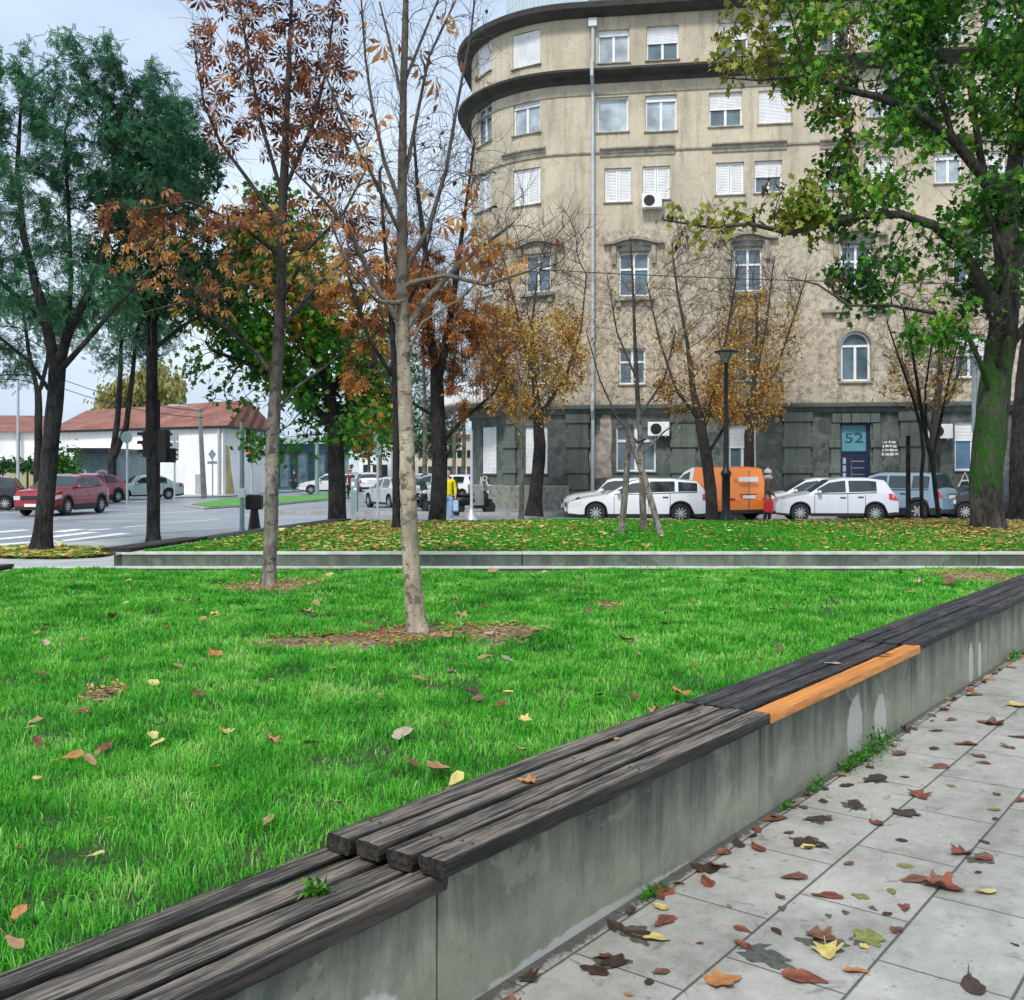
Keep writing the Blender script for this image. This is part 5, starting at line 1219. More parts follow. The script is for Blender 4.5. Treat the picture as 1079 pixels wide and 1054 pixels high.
# --- young chestnut on the lawn, further back
tree('chestnut_tree', 'slim young chestnut with brown and orange drooping leaves, farther tree on the near lawn', 'tree', 10.55,
     [(283, 620, 17), (284, 600, 15), (286, 540, 14.5), (287, 470, 14), (291, 400, 13), (296, 300, 11), (297, 240, 10), (300, 180, 9), (303, 100, 6), (306, 30, 4), (309, -40, 2.5)],
     [[(291, 400, 6), (270, 372, 4.5, -.1), (230, 340, 3.5, -.5), (195, 318, 2.5, -.8), (150, 330, 1.5, -1)], [(293, 350, 6), (335, 300, 4, .2), (370, 270, 3, .4), (395, 262, 2, .5)], [(297, 240, 6), (262, 190, 4.5, .1), (232, 150, 3.5, .2), (215, 110, 2.6, .2), (204, 45, 1.5, .3)],
      [(296, 270, 5), (250, 235, 4, -.3), (200, 212, 3, -.6), (150, 222, 2, -.8), (118, 214, 1.2, -.9)], [(300, 200, 5), (330, 130, 4, -.1), (345, 70, 3, -.1), (352, 10, 2, -.1), (356, -30, 1.4)], [(299, 210, 5), (275, 130, 4, .2), (262, 60, 3, .2), (250, -10, 2, .2)], [(295, 320, 5), (325, 262, 4, -.4), (362, 225, 3, -.6), (385, 180, 2, -.6)], [(288, 440, 4), (310, 410, 3, .2), (345, 385, 2, .3), (372, 360, 1.4, .3)]],
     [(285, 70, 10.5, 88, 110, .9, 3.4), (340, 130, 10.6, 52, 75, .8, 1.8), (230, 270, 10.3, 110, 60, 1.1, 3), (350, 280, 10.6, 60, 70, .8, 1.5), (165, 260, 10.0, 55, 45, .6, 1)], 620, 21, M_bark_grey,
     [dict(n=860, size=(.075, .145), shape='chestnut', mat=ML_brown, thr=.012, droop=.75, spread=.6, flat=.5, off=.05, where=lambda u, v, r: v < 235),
      dict(name='lower_crown', n=300, size=(.06, .125), shape='chestnut', mat=ML_orange, thr=.012, droop=.6, spread=.6, flat=.5, clump=.30, cut=.15, off=.06, where=lambda u, v, r: v >= 170)],
     step=.085, infl=.7, kill=.13, r_tip=.0035, inertia=.9, up=.22, jitter=.05, twig=(1100, .40, .35), zb=lawn_z(-2.5, 10.5) - .03, group='young chestnut trees on the near lawn', flare=1.25)
# --- young pale trunk tree on the lawn, nearer
tree('chestnut_tree', 'young tree with pale spotted trunk and nearly bare upswept branches on the near lawn', 'tree', 7.5,
     [(441, 670, 23), (437, 640, 20), (432, 580, 18), (429, 500, 16.5), (426, 400, 15), (424, 340, 14), (424, 270, 11.5), (424, 180, 9.5), (425, 100, 7.5), (427, 30, 7), (429, -60, 4)],
     [[(425, 345, 8), (395, 300, 6, -.1), (372, 250, 5, -.2), (345, 215, 3.5, -.3), (300, 170, 2, -.5)], [(425, 350, 9), (447, 318, 7, .1), (478, 285, 5.5, .3), (505, 262, 4.5, .5), (535, 240, 3, .6)], [(424, 290, 7), (452, 240, 5.5, .1), (470, 180, 4.5, .1), (482, 110, 3.5, .2), (497, 30, 2.4, .2), (503, -30, 1.6)],
      [(424, 300, 6), (470, 290, 5, -.2), (510, 300, 4, -.3), (560, 285, 2.6, -.3), (590, 262, 1.6, -.3)], [(424, 220, 6), (405, 170, 4.5, .1), (392, 110, 3.5, .1), (385, 60, 2.6, .1), (380, -10, 1.8)], [(424, 200, 5), (438, 130, 4, .0), (452, 60, 3, -.1), (478, 5, 2, -.1)],
      [(425, 110, 4), (412, 50, 3, .1), (400, 2, 2, .1)], [(424, 250, 5), (395, 190, 4, -.2), (360, 120, 3, -.3), (335, 60, 2, -.4)], [(425, 90, 4), (445, 40, 3, .1), (470, -20, 2, .1)], [(424, 320, 6), (398, 318, 4, -.3), (372, 290, 3, -.5), (350, 240, 2, -.6)], [(426, 380, 4), (445, 340, 3, -.2), (485, 315, 2, -.3), (530, 270, 1.4, -.3)]],
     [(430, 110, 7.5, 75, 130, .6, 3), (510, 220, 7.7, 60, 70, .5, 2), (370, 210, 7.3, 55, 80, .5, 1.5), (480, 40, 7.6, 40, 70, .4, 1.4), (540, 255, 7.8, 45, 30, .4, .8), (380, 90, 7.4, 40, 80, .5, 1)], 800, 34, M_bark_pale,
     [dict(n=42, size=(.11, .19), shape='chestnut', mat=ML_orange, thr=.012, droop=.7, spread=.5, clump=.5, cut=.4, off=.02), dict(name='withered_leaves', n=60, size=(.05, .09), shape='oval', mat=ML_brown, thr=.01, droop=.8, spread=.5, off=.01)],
     step=.07, infl=.6, kill=.11, r_tip=.0022, inertia=1.2, up=.35, jitter=.04, twig=(700, .32, .5), zb=lawn_z(-.7, 7.45) - .03, group='young chestnut trees on the near lawn', flare=1.3)
# --- green maple with thick dark trunk behind the far bed corner
tree('maple_tree', 'round green maple with thick dark trunk at the back left corner of the far bed', 'tree', 23.9,
     [(355, 548, 20), (355, 520, 18), (354, 480, 17), (352, 450, 15), (345, 400, 12), (335, 340, 9), (325, 280, 6)],
     [[(353, 460, 10), (380, 420, 7, -.4), (395, 380, 5, -.6)], [(352, 450, 10), (310, 410, 7, -.5), (265, 385, 5, -.7), (225, 370, 3.5, -.8)], [(348, 420, 8), (372, 360, 6, .5), (385, 300, 4, .7)], [(345, 400, 8), (300, 340, 6, .5), (260, 290, 4, .5)]],
     [(305, 335, 24, 82, 95, 2.4, 4), (355, 440, 23.6, 62, 40, 1.8, 2.2), (250, 390, 23.4, 55, 50, 1.5, 1.6), (370, 360, 24, 40, 80, 1.6, 2), (290, 240, 24.5, 60, 40, 1.5, .8), (240, 320, 24, 45, 50, 1.5, .8), (300, 465, 23.4, 45, 18, 1.2, .7)], 1500, 5, M_bark_dark,
     [dict(n=11500, size=(.10, .17), shape='maple', mat=ML_mgreen, thr=.03, droop=.6, spread=.9, flat=.35, clump=.8, cut=.36, off=.14), dict(name='turning_leaves', n=2600, size=(.11, .18), shape='maple', mat=ML_yellow, thr=.03, droop=.6, clump=.7, cut=.3, off=.14, where=lambda u, v, r: (v < 330 + 40 * r.rand(len(v))) | (u > 372))], step=.22, infl=1.3, kill=.30, r_tip=.008, twig=(600, .6, .1), zb=.0, inertia=.4)
# --- thin dark trunk just behind the pale one, orange leaves
tree('chestnut_tree', 'thin rough trunked tree with rust leaves on the far bed behind the pale trunk', 'tree', 19.8,
     [(418, 561, 9), (417, 500, 7.5), (418, 440, 7), (415, 380, 6.5), (412, 320, 5.5), (405, 250, 4), (400, 180, 2.5)],
     [[(416, 400, 5), (390, 360, 4, -.3), (372, 310, 3, -.4), (360, 260, 2, -.5)], [(414, 350, 4), (440, 300, 3, .3), (455, 240, 2, .3)]],
     [(395, 330, 19.8, 55, 90, 1.2, 3), (400, 220, 19.8, 45, 60, 1, 1)], 420, 8, M_bark_dark,
     [dict(n=900, size=(.11, .20), shape='chestnut', mat=ML_rust, thr=.02, droop=.6, clump=.6, cut=.35, off=.05, where=lambda u, v, r: v > 225)], step=.15, infl=1.0, kill=.24, r_tip=.005, twig=(450, .6, .3), zb=.43, inertia=.7, up=.2, jitter=.06)
# --- forked dark trunk
tree('chestnut_tree', 'tall dark forked trunk with clinging rust leaves beside the person in yellow', 'tree', 24.6,
     [(460, 552, 19), (462, 520, 17), (463, 480, 16), (461, 420, 15), (460, 390, 13)],
     [[(460, 395, 10), (452, 340, 8, -.2), (450, 280, 6, -.3), (440, 200, 4, -.4), (436, 140, 2.5, -.4)], [(462, 400, 10), (474, 340, 7.5, .2), (482, 280, 5.5, .3), (492, 210, 3.5, .4), (500, 150, 2, .4)], [(462, 470, 5), (490, 440, 4, .2), (520, 415, 2.5, .3)], [(460, 440, 4), (435, 425, 3, -.3), (415, 405, 2, -.4)]],
     [(465, 230, 24.6, 60, 110, 1.8, 3), (495, 380, 24.6, 45, 70, 1.3, 1.6), (450, 330, 24.2, 35, 80, 1.2, 1)], 700, 9, M_bark_dark,
     [dict(n=1700, size=(.10, .19), shape='chestnut', mat=ML_rust, thr=.02, droop=.6, clump=.5, cut=.40, off=.06, where=lambda u, v, r: v > 270)], step=.18, infl=1.1, kill=.28, r_tip=.006, twig=(1300, .9, .4), zb=-.01, inertia=.8, up=.3, jitter=.06)
# --- light sapling and yellow tree in front of the block's corner
tree('street_tree', 'thin light grey sapling before the left shutters of the block', 'tree', 24.2,
     [(549, 548, 5.5), (550, 500, 4.5), (550, 450, 4), (548, 420, 3.2), (545, 380, 2)], [[(550, 455, 2.5), (525, 430, 1.8, -.2), (505, 405, 1.2, -.3)], [(549, 450, 2.5), (575, 415, 1.8, .2), (590, 390, 1.2, .2)]],
     [(545, 390, 24.2, 45, 45, 1, 1)], 120, 10, M_bark_twig, [dict(n=120, size=(.08, .14), shape='oval', mat=ML_yellow, thr=.02, off=.04)], step=.16, infl=1.0, kill=.25, r_tip=.005, twig=(200, .5, .3), zb=.43, inertia=.7, up=.2)
tree('street_tree', 'dense yellow crowned street tree with short black leaning trunk before the rounded corner', 'tree', 36.5,
     [(563, 542, 15), (565, 510, 13.5), (569, 470, 13), (567, 440, 10), (563, 400, 6), (560, 350, 3.6), (566, 290, 1.6)],
     [[(568, 450, 5), (540, 410, 4, -.6), (515, 370, 2.6, -.8), (500, 330, 1.6, -.9)], [(567, 440, 5), (595, 400, 4, .6), (612, 350, 2.4, .8), (618, 290, 1.4, .8)], [(562, 400, 4), (545, 330, 2.6, .2), (530, 270, 1.4, .3)]],
     [(560, 375, 36.5, 62, 78, 2.4, 5), (560, 290, 36.5, 55, 55, 2, 1.6), (600, 250, 36.6, 30, 40, 1.2, .7), (515, 330, 36.2, 25, 40, 1.2, .7)], 1500, 11, M_bark_street,
     [dict(n=8600, size=(.085, .165), shape='oval', mat=ML_yellow, thr=.035, droop=.5, clump=.8, cut=.22, off=.16, where=lambda u, v, r: (v > 318 + 26 * r.rand(len(v))) & (u > 505 + 20 * r.rand(len(u)))),
      dict(name='rust_leaves', n=1500, size=(.11, .20), shape='oval', mat=ML_rust, thr=.035, clump=.6, cut=.35, off=.10, where=lambda u, v, r: (v > 285) & (u < 545))], step=.24, infl=1.5, kill=.36, r_tip=.009, twig=(1500, 1.0, .4), zb=.0, inertia=.5, up=.2)
# --- propped birch sapling on the far bed
tree('birch_sapling', 'slim pale sapling tied to two leaning stakes on the far bed', 'tree', 18.9,
     [(679, 568, 8.5), (677, 530, 7), (676, 480, 6.2), (672, 420, 5), (669, 360, 3.6), (667, 300, 2.4), (664, 250, 1.3)],
     [[(675, 470, 3), (650, 440, 2.2, -.1), (632, 400, 1.6, -.2), (618, 350, 1.1, -.3)], [(673, 440, 3), (700, 400, 2.2, .1), (712, 350, 1.6, .2)], [(671, 400, 2.6), (650, 350, 1.8, .1), (640, 290, 1.1, .2)], [(675, 480, 2.4), (700, 455, 1.8, -.1), (722, 440, 1.2, -.1)]],
     [(668, 360, 18.9, 55, 95, .9, 1), (650, 330, 18.9, 45, 50, .8, .5)], 330, 12, M_bark_grey, [dict(n=150, size=(.06, .10), shape='oval', mat=ML_yellow, thr=.02, off=.04, where=lambda u, v, r: v < 420)], step=.11, infl=.9, kill=.20, r_tip=.0035, twig=(420, .45, .3), zb=.45, inertia=.8, up=.25, jitter=.06)
for (ub, vb, ut, vt, lab) in ((654, 566, 664, 447, 'weathered wooden stake left of the propped sapling'), (699, 568, 662, 452, 'weathered wooden stake leaning steeply across the propped sapling')):
    mb = MB(); a = G(ub, vb, .46); b_ = Vector((PX(ut, a.y + .05), a.y + (.05 if ub < 660 else .12), PZ(vt, a.y))); mb.tube([a - Vector((0, 0, .1)), a.lerp(b_, .5) + Vector((.012, 0, 0)), b_], [.062, .055, .05], 8)
    o = mb.build('wooden_stake', M_bark_grey, smooth=True); tag(o, lab, 'stake', 'stakes propping the sapling')
mb = MB(); p = PT(663, 466, 18.8); q = PT(680, 463, 18.85); mb.tube([p, p.lerp(q, .5) + Vector((0, -.06, -.04)), q, q + Vector((.02, .08, 0)), p + Vector((0, .12, 0)), p], .02, 5); tag(mb.build('tie_strap', M_black_metal), 'black rubber strap tying the sapling to its stakes', 'strap')
# --- street trees with orange crowns either side of the lamp post
tree('street_tree', 'dark leaning street tree with sparse orange crown left of the lamp post', 'tree', 29.6,
     [(751, 552, 13), (749, 520, 12.5), (744, 480, 12), (738, 445, 10), (730, 410, 6.5), (724, 360, 4), (714, 310, 2.4), (708, 260, 1.3)],
     [[(740, 455, 6), (757, 400, 4, .3), (768, 340, 2.6, .5), (778, 280, 1.4, .6)], [(738, 445, 5), (712, 410, 3.4, -.3), (695, 360, 2.2, -.4), (682, 300, 1.3, -.5)], [(745, 480, 4), (770, 440, 3, .2), (800, 410, 1.8, .3)]],
     [(735, 310, 29.6, 52, 90, 2.0, 3), (730, 420, 29.4, 45, 35, 1.6, 2), (785, 400, 29.8, 40, 60, 1.6, 2)], 1100, 53, M_bark_street,
     [dict(n=3600, size=(.07, .14), shape='oval', mat=ML_yellow, thr=.03, clump=.6, cut=.25, off=.12, where=lambda u, v, r: v > 350 + 20 * r.rand(len(v))), dict(name='rust_leaves', n=1200, size=(.07, .14), shape='oval', mat=ML_rust, thr=.03, clump=.6, cut=.3, off=.08, where=lambda u, v, r: v > 385)], step=.2, infl=1.3, kill=.30, r_tip=.006, twig=(1700, .9, .4), zb=-.1, inertia=.6, up=.25, jitter=.07)
tree('street_tree', 'dark trunked street tree with pale orange leaves behind the orange van', 'tree', 37.2,
     [(791, 530, 12), (790, 500, 11), (789, 460, 10), (792, 430, 7), (797, 380, 4), (798, 320, 2)],
     [[(789, 450, 4.5), (770, 410, 3, -.3), (758, 360, 1.8, -.4)], [(792, 430, 4.5), (818, 390, 3, .2), (838, 330, 1.8, .3), (850, 290, 1.2, .3)], [(796, 400, 4), (808, 340, 2.2, .4), (816, 270, 1.2, .4)]],
     [(800, 350, 37.2, 48, 80, 2, 3), (790, 420, 37, 42, 30, 1.6, 1.2)], 800, 14, M_bark_street,
     [dict(n=3300, size=(.08, .15), shape='oval', mat=ML_yellow, thr=.03, clump=.7, cut=.28, off=.14, where=lambda u, v, r: v > 310 + 30 * r.rand(len(v)))], step=.24, infl=1.5, kill=.36, r_tip=.008, twig=(1300, 1.0, .4), zb=.0, inertia=.6, up=.25)
# --- young multi-stem tree and dark tree in front of the right of the block
tree('street_tree', 'dark street tree standing by the wall just behind the blue-grey car', 'tree', 36.2,
     [(985, 540, 13), (984, 500, 12), (985, 470, 11), (986, 440, 9), (990, 400, 6), (992, 350, 4)], [[(985, 460, 6), (965, 420, 5, -.2), (950, 380, 3, -.3)], [(986, 445, 6), (1005, 410, 4, .2), (1018, 360, 3, .3)]],
     [(985, 380, 36.2, 45, 60, 1.6, 1)], 400, 15, M_bark_street, [dict(n=260, size=(.10, .18), shape='oval', mat=ML_yellow, thr=.03, clump=.7, off=.08)], step=.24, infl=1.5, kill=.4, r_tip=.008, twig=(500, 1.0, .4), zb=.0, inertia=.7, up=.3)
tree('young_tree', 'young forked tree with fine bare branches on the far bed, left of the mossy maple', 'tree', 23.2,
     [(990, 552, 5), (986, 520, 5), (983, 490, 5), (978, 470, 5), (972, 440, 4.5), (966, 400, 3.5), (958, 350, 2.4), (950, 320, 1.6)],
     [[(971, 552, 4.5), (971, 500, 4), (973, 478, 4), (970, 450, 3.6), (962, 420, 3), (948, 380, 2), (935, 340, 1.4)], [(982, 485, 4), (992, 440, 3.2, .2), (1000, 400, 2.4, .3), (1012, 350, 1.6, .3)], [(976, 460, 3), (975, 410, 2.4, -.2), (982, 360, 1.6, -.2)]],
     [(972, 385, 23.2, 52, 62, 1.1, 1)], 420, 16, M_bark_dark, [dict(n=420, size=(.07, .13), shape='oval', mat=ML_yellow, thr=.02, clump=.6, cut=.3, off=.05, where=lambda u, v, r: v > 370), dict(name='rust_leaves', n=160, size=(.07, .12), shape='oval', mat=ML_rust, thr=.02, clump=.6, off=.05)], step=.14, infl=1.0, kill=.22, r_tip=.004, twig=(700, .6, .4), zb=.43, inertia=.8, up=.3, jitter=.06)
mb = MB(); a = G(957, 551, .45); mb.tube([a - Vector((0, 0, .1)), a + Vector((0, 0, 1.95))], [.06, .05], 8); tag(mb.build('wooden_stake', M_bark_dark, smooth=True), 'dark upright stake beside the young forked tree', 'stake')
# --- the big mossy maple on the right
tree('maple_tree', 'big spreading green maple with thick moss covered leaning trunk on the far bed', 'tree', 19.3,
     [(1041, 565, 34), (1040, 530, 32), (1040, 500, 33), (1043, 460, 33), (1049, 400, 31), (1056, 350, 29), (1060, 300, 26), (1064, 230, 20), (1072, 150, 15), (1080, 60, 10), (1085, -40, 6)],
     [[(1056, 345, 18), (1035, 300, 15, -.3), (1012, 262, 12, -.5), (985, 238, 10, -.7), (950, 226, 8.5, -.8), (905, 228, 7, -.9), (870, 236, 6, -.9), (832, 246, 5, -.9), (790, 236, 4, -.9), (750, 240, 3, -.8), (700, 232, 2, -.7)],
      [(1063, 240, 15), (1035, 185, 12, -.2), (1005, 148, 10, -.4), (965, 118, 9, -.6), (925, 102, 7.5, -.6), (880, 92, 6, -.6), (850, 74, 4.5, -.6), (842, 45, 3.5, -.6), (828, 0, 2.4, -.6)], [(880, 92, 4, -.6), (840, 80, 3, -.5), (800, 85, 2.2, -.5), (762, 82, 1.5, -.4)],
      [(1058, 320, 12), (1050, 240, 10, .4), (1032, 160, 8, .6), (1022, 90, 6, .7), (1040, 20, 4, .8), (1045, -60, 3, .8)], [(1060, 300, 12), (1100, 220, 10, .3), (1150, 150, 7, .4), (1200, 90, 5, .4)], [(1052, 380, 10), (1100, 320, 8, -.5), (1160, 280, 6, -.6), (1220, 260, 4, -.6)],
      [(1045, 420, 7), (1034, 385, 6, -.5), (1018, 350, 5, -.8), (985, 330, 4, -1.0), (940, 322, 3.2, -1.1), (895, 322, 2.5, -1.1), (862, 300, 1.8, -1.1), (830, 292, 1.2, -1.1)],
      [(1005, 148, 6, -.4), (985, 80, 5, -.2), (975, 20, 3.5, -.1), (960, -40, 2.5)], [(1049, 400, 8), (1062, 330, 7, -1.0), (1058, 270, 5, -1.5), (1040, 220, 4, -1.8)]],
     [(1000, 60, 19.2, 110, 90, 2.4, 5), (880, 60, 18.8, 70, 70, 1.4, 2.4), (930, 170, 18.8, 55, 45, 1.5, 1.0), (960, 290, 18.6, 85, 40, 1.4, 2.6), (880, 215, 18.5, 85, 28, 1.0, 1.9), (1040, 330, 18.9, 50, 45, 1.6, 1.4), (1120, 150, 19.5, 90, 160, 2.4, 4), (790, 40, 18.8, 40, 50, 1.0, .8), (745, 235, 18.5, 55, 24, .8, 1.0), (1045, 250, 18.4, 40, 90, 1.4, 1.6), (1010, 350, 18.4, 55, 36, 1.0, .6), (980, -60, 19.4, 150, 60, 2.2, 2), (925, 100, 18.7, 60, 40, 1.2, 1)], 2900, 18, M_bark_moss,
     [dict(n=15500, size=(.085, .155), shape='maple', mat=ML_maple, thr=.03, droop=.75, spread=.95, flat=.30, clump=.6, cut=.44, off=.12, where=lambda u, v, r: u > 815 + 50 * r.rand(len(u))),
      dict(name='pale_crown', n=1100, size=(.10, .17), shape='maple', mat=leaf_mat('fading_maple_leaves', [(0, (.10, .12, .02)), (.5, (.26, .30, .03)), (1, (.46, .40, .08))], .35), thr=.03, droop=.6, clump=.5, cut=.3, off=.10, where=lambda u, v, r: u < 860),
      dict(name='seed_clusters', n=1500, size=(.08, .15), shape='oval', mat=ML_dry, thr=.02, droop=1.2, spread=.35, flat=.1, clump=.45, cut=.30, off=.05, where=lambda u, v, r: u < 900)],
     step=.19, infl=1.2, kill=.26, r_tip=.0065, twig=(2200, .6, .0), zb=.40, inertia=.45, up=.05, maxn=14000, taper=2.1, flare=1.12)
# dark trunk partly behind it
tree('street_tree', 'dark ivy-hung trunk at the right picture edge behind the mossy maple', 'tree', 27.5,
     [(1075, 552, 22), (1074, 500, 21), (1078, 430, 20), (1086, 350, 16), (1095, 250, 10)], [], [(1110, 260, 27.5, 60, 90, 2, 1)], 300, 19, M_bark_dark, [dict(n=1500, size=(.12, .20), shape='maple', mat=ML_dark, thr=.03, off=.1)], step=.25, infl=1.5, kill=.4, r_tip=.008, zb=-.1)
# --- the left trees
tree('locust_tree', 'tall feathery blue-green locust tree with forked black trunk on the leafy strip at far left', 'tree', 20.3,
     [(44, 584, 19), (46, 560, 18), (49, 520, 17.5), (53, 470, 17), (58, 420, 17), (60, 385, 17)],
     [[(59, 392, 13), (50, 345, 11, .1), (38, 300, 9, .2), (25, 250, 7, .3), (18, 180, 5, .3), (22, 110, 3, .3)], [(61, 388, 12), (72, 350, 10, -.2), (92, 312, 8, -.4), (108, 270, 6.5, -.5), (118, 210, 5, -.5), (120, 140, 3, -.5)], [(72, 350, 6, -.2), (75, 290, 5, .2), (72, 220, 4, .4), (68, 140, 3, .5)], [(62, 392, 7), (95, 355, 5.5, -.6), (125, 320, 4, -.9), (155, 290, 3, -1)], [(50, 345, 6, .1), (15, 310, 5, -.3), (-30, 270, 4, -.5)], [(58, 420, 5), (30, 380, 3.6, -.3), (-5, 352, 2.6, -.5)]],
     [(70, 170, 20.3, 115, 120, 2.2, 6), (10, 230, 20.3, 90, 100, 2.0, 3), (150, 180, 20.0, 60, 80, 1.6, 2), (60, 300, 19.8, 95, 45, 1.7, 2), (-70, 200, 20.5, 80, 120, 1.8, 2), (150, 110, 20.3, 45, 35, 1, 1), (100, 70, 20.3, 60, 35, 1.2, 1), (190, 160, 20.1, 40, 60, 1.2, 1.2)], 2500, 22, M_bark_dark,
     [dict(n=21000, size=(.12, .23), shape='pinnate', mat=ML_locust, thr=.03, droop=.75, spread=.7, flat=.5, clump=.7, cut=.24, off=.06)], step=.2, infl=1.2, kill=.28, r_tip=.0055, zb=-.02, inertia=.5, up=.02, maxn=9000)
tree('street_tree', 'straight black trunk with dark green crown beside the near corner of the far bed', 'tree', 22.2,
     [(162, 576, 14), (161, 540, 12.5), (160, 480, 12), (160, 420, 12), (160, 350, 11), (160, 290, 9), (163, 230, 7), (165, 160, 4)],
     [[(160, 340, 6), (185, 300, 5, .3), (215, 270, 3.5, .5)], [(160, 310, 6), (138, 270, 5, -.2), (120, 225, 3.5, -.3)], [(160, 370, 5), (190, 345, 4, -.2), (225, 325, 3, -.3)]],
     [(165, 200, 22.2, 58, 85, 1.8, 4), (190, 290, 22.2, 55, 50, 1.6, 2), (135, 300, 22, 45, 45, 1.3, 1)], 1000, 24, M_bark_dark,
     [dict(n=9000, size=(.11, .20), shape='oval', mat=ML_dark, thr=.03, droop=.5, clump=.7, cut=.22, off=.12)], step=.2, infl=1.2, kill=.28, r_tip=.006, zb=-.02, inertia=.5)
tree('locust_tree', 'thin forked locust tree beyond the junction by the yellow fence', 'tree', 47,
     [(39, 530, 9), (40, 480, 8), (41, 430, 7.5), (40, 412, 7)], [[(40, 415, 5), (30, 370, 4, .2), (25, 330, 2.6, .3)], [(41, 418, 5), (50, 380, 4, -.2), (52, 330, 2.6, -.3)]],
     [(30, 340, 47, 60, 45, 3, 1), (-20, 380, 47, 50, 40, 3, .7)], 500, 25, M_bark_dark, [dict(n=4200, size=(.25, .42), shape='pinnate', mat=ML_locust, thr=.05, droop=.6, clump=1.5, cut=.3, off=.25)], step=.4, infl=2.5, kill=.6, r_tip=.012, zb=-.1)
tree('locust_tree', 'twin trunked locust tree between the garage and the silver car', 'tree', 58,
     [(117, 526, 11), (118, 510, 9.5), (118, 485, 8.5)], [[(118, 488, 7), (124, 440, 6, .2), (127, 390, 5, .4), (128, 350, 3, .5)], [(118, 486, 7), (133, 450, 6, -.2), (139, 400, 5, -.3), (143, 360, 3.5, -.4), (150, 320, 2.4, -.4)]],
     [(130, 350, 58, 50, 45, 3.5, 1), (155, 330, 58, 40, 40, 3, .6)], 500, 26, M_bark_dark, [dict(n=4200, size=(.3, .5), shape='pinnate', mat=ML_locust, thr=.05, droop=.6, clump=1.8, cut=.25, off=.3)], step=.45, infl=3, kill=.7, r_tip=.014, zb=-.06)
tree('willow_tree', 'pale yellow-green willow rising behind the red depot roof', 'tree', 110,
     [(160, 505, 8), (160, 450, 7), (160, 425, 5)], [], [(160, 415, 110, 34, 26, 4, 2), (128, 428, 110, 20, 16, 3, .6)], 400, 27, M_bark_twig, [dict(n=5200, size=(.5, .9), shape='oval', mat=ML_willow, thr=.2, droop=1.6, spread=.5, off=.5)], step=.8, infl=6, kill=1.3, r_tip=.03, zb=-.1)
# far trees along the receding road
for i, (u, Y, h, sd, lf) in enumerate(((430, 62, 205, 40, 0), (447, 75, 250, 41, 0), (400, 95, 340, 42, 1), (478, 98, 250, 43, 0), (388, 110, 405, 44, 1), (462, 125, 420, 45, 2), (488, 84, 300, 46, 0), (420, 130, 430, 47, 2))):
    vb = VH + (H + .1) * FP / Y; vt = h; hv = (vb - vt) / 2
    lab = ['bare tall tree behind the pale trunk, dark at its foot', 'bare fine twigged tree left of the forked dark trunk', 'thinning green tree beyond the silver car', 'bare tree beyond the motor scooters', 'small green tree by the distant white house', 'low green tree at the far end of the road', 'bare tree showing beside the rounded corner of the block', 'low bushy tree behind the row of parked cars'][i]
    tree('roadside_tree', lab, 'tree', Y, [(u, vb, 430 / Y), (u + 1, vb - hv * .5, 330 / Y), (u, vb - hv * .9, 230 / Y), (u - 2, vb - hv * 1.5, 90 / Y)], [],
         [(u, vt + hv * .75, Y, hv * (.55 if lf else .34), hv * .8, 2.5, 1)], 420, sd, M_bark_dark if i == 0 else M_bark_twig,
         None if not lf else [dict(n=2600, size=(.35, .6), shape='oval', mat=ML_mgreen if lf == 1 else ML_dark, thr=.06, off=.25)], step=.4, infl=3, kill=.55, r_tip=.011, twig=(1500, 1.6, .5), zb=-.1, inertia=.8, up=.35, group='trees along the receding road', jitter=.08)
# hedge line on the fence and distant greenery
hd = thing('hedge', 'dark green creeper hanging over the yellow panel fence', 'hedge', gpt(20, 64)); r = np.random.RandomState(3); n = 5000
P = np.c_[r.uniform(PX(-160, 64), PX(78, 66), n), 64.6 + r.randn(n) * .35, np.where(r.rand(n) < .75, 1.9 + r.randn(n) * .22, r.uniform(.1, 1.9, n))]
k = (P[:, 2] > 1.6) | (vnoise(P[:, 0], P[:, 2] * .3, 8, 1.6) > .68); P = P[k]
leaves('foliage', P, r.randn(len(P), 3), r.uniform(.2, .4, len(P)), 'oval', ML_dark, hd, r)
bs = thing('bush', 'bright green bush beside the garage roof', 'bush', gpt(66, 62)); n = 1400; P = np.c_[PX(66, 62) + r.randn(n) * .5, 62 + r.randn(n) * .4, 1.9 + np.abs(r.randn(n)) * .6 - .4]
leaves('foliage', P, r.randn(n, 3), r.uniform(.15, .3, n), 'oval', ML_maple, bs, r); mb = MB(); mb.tube([gpt(66, 62), gpt(66, 62) + Vector((0, 0, 2))], .06, 6); mb.build('stem', M_bark_dark, bs, world=True)
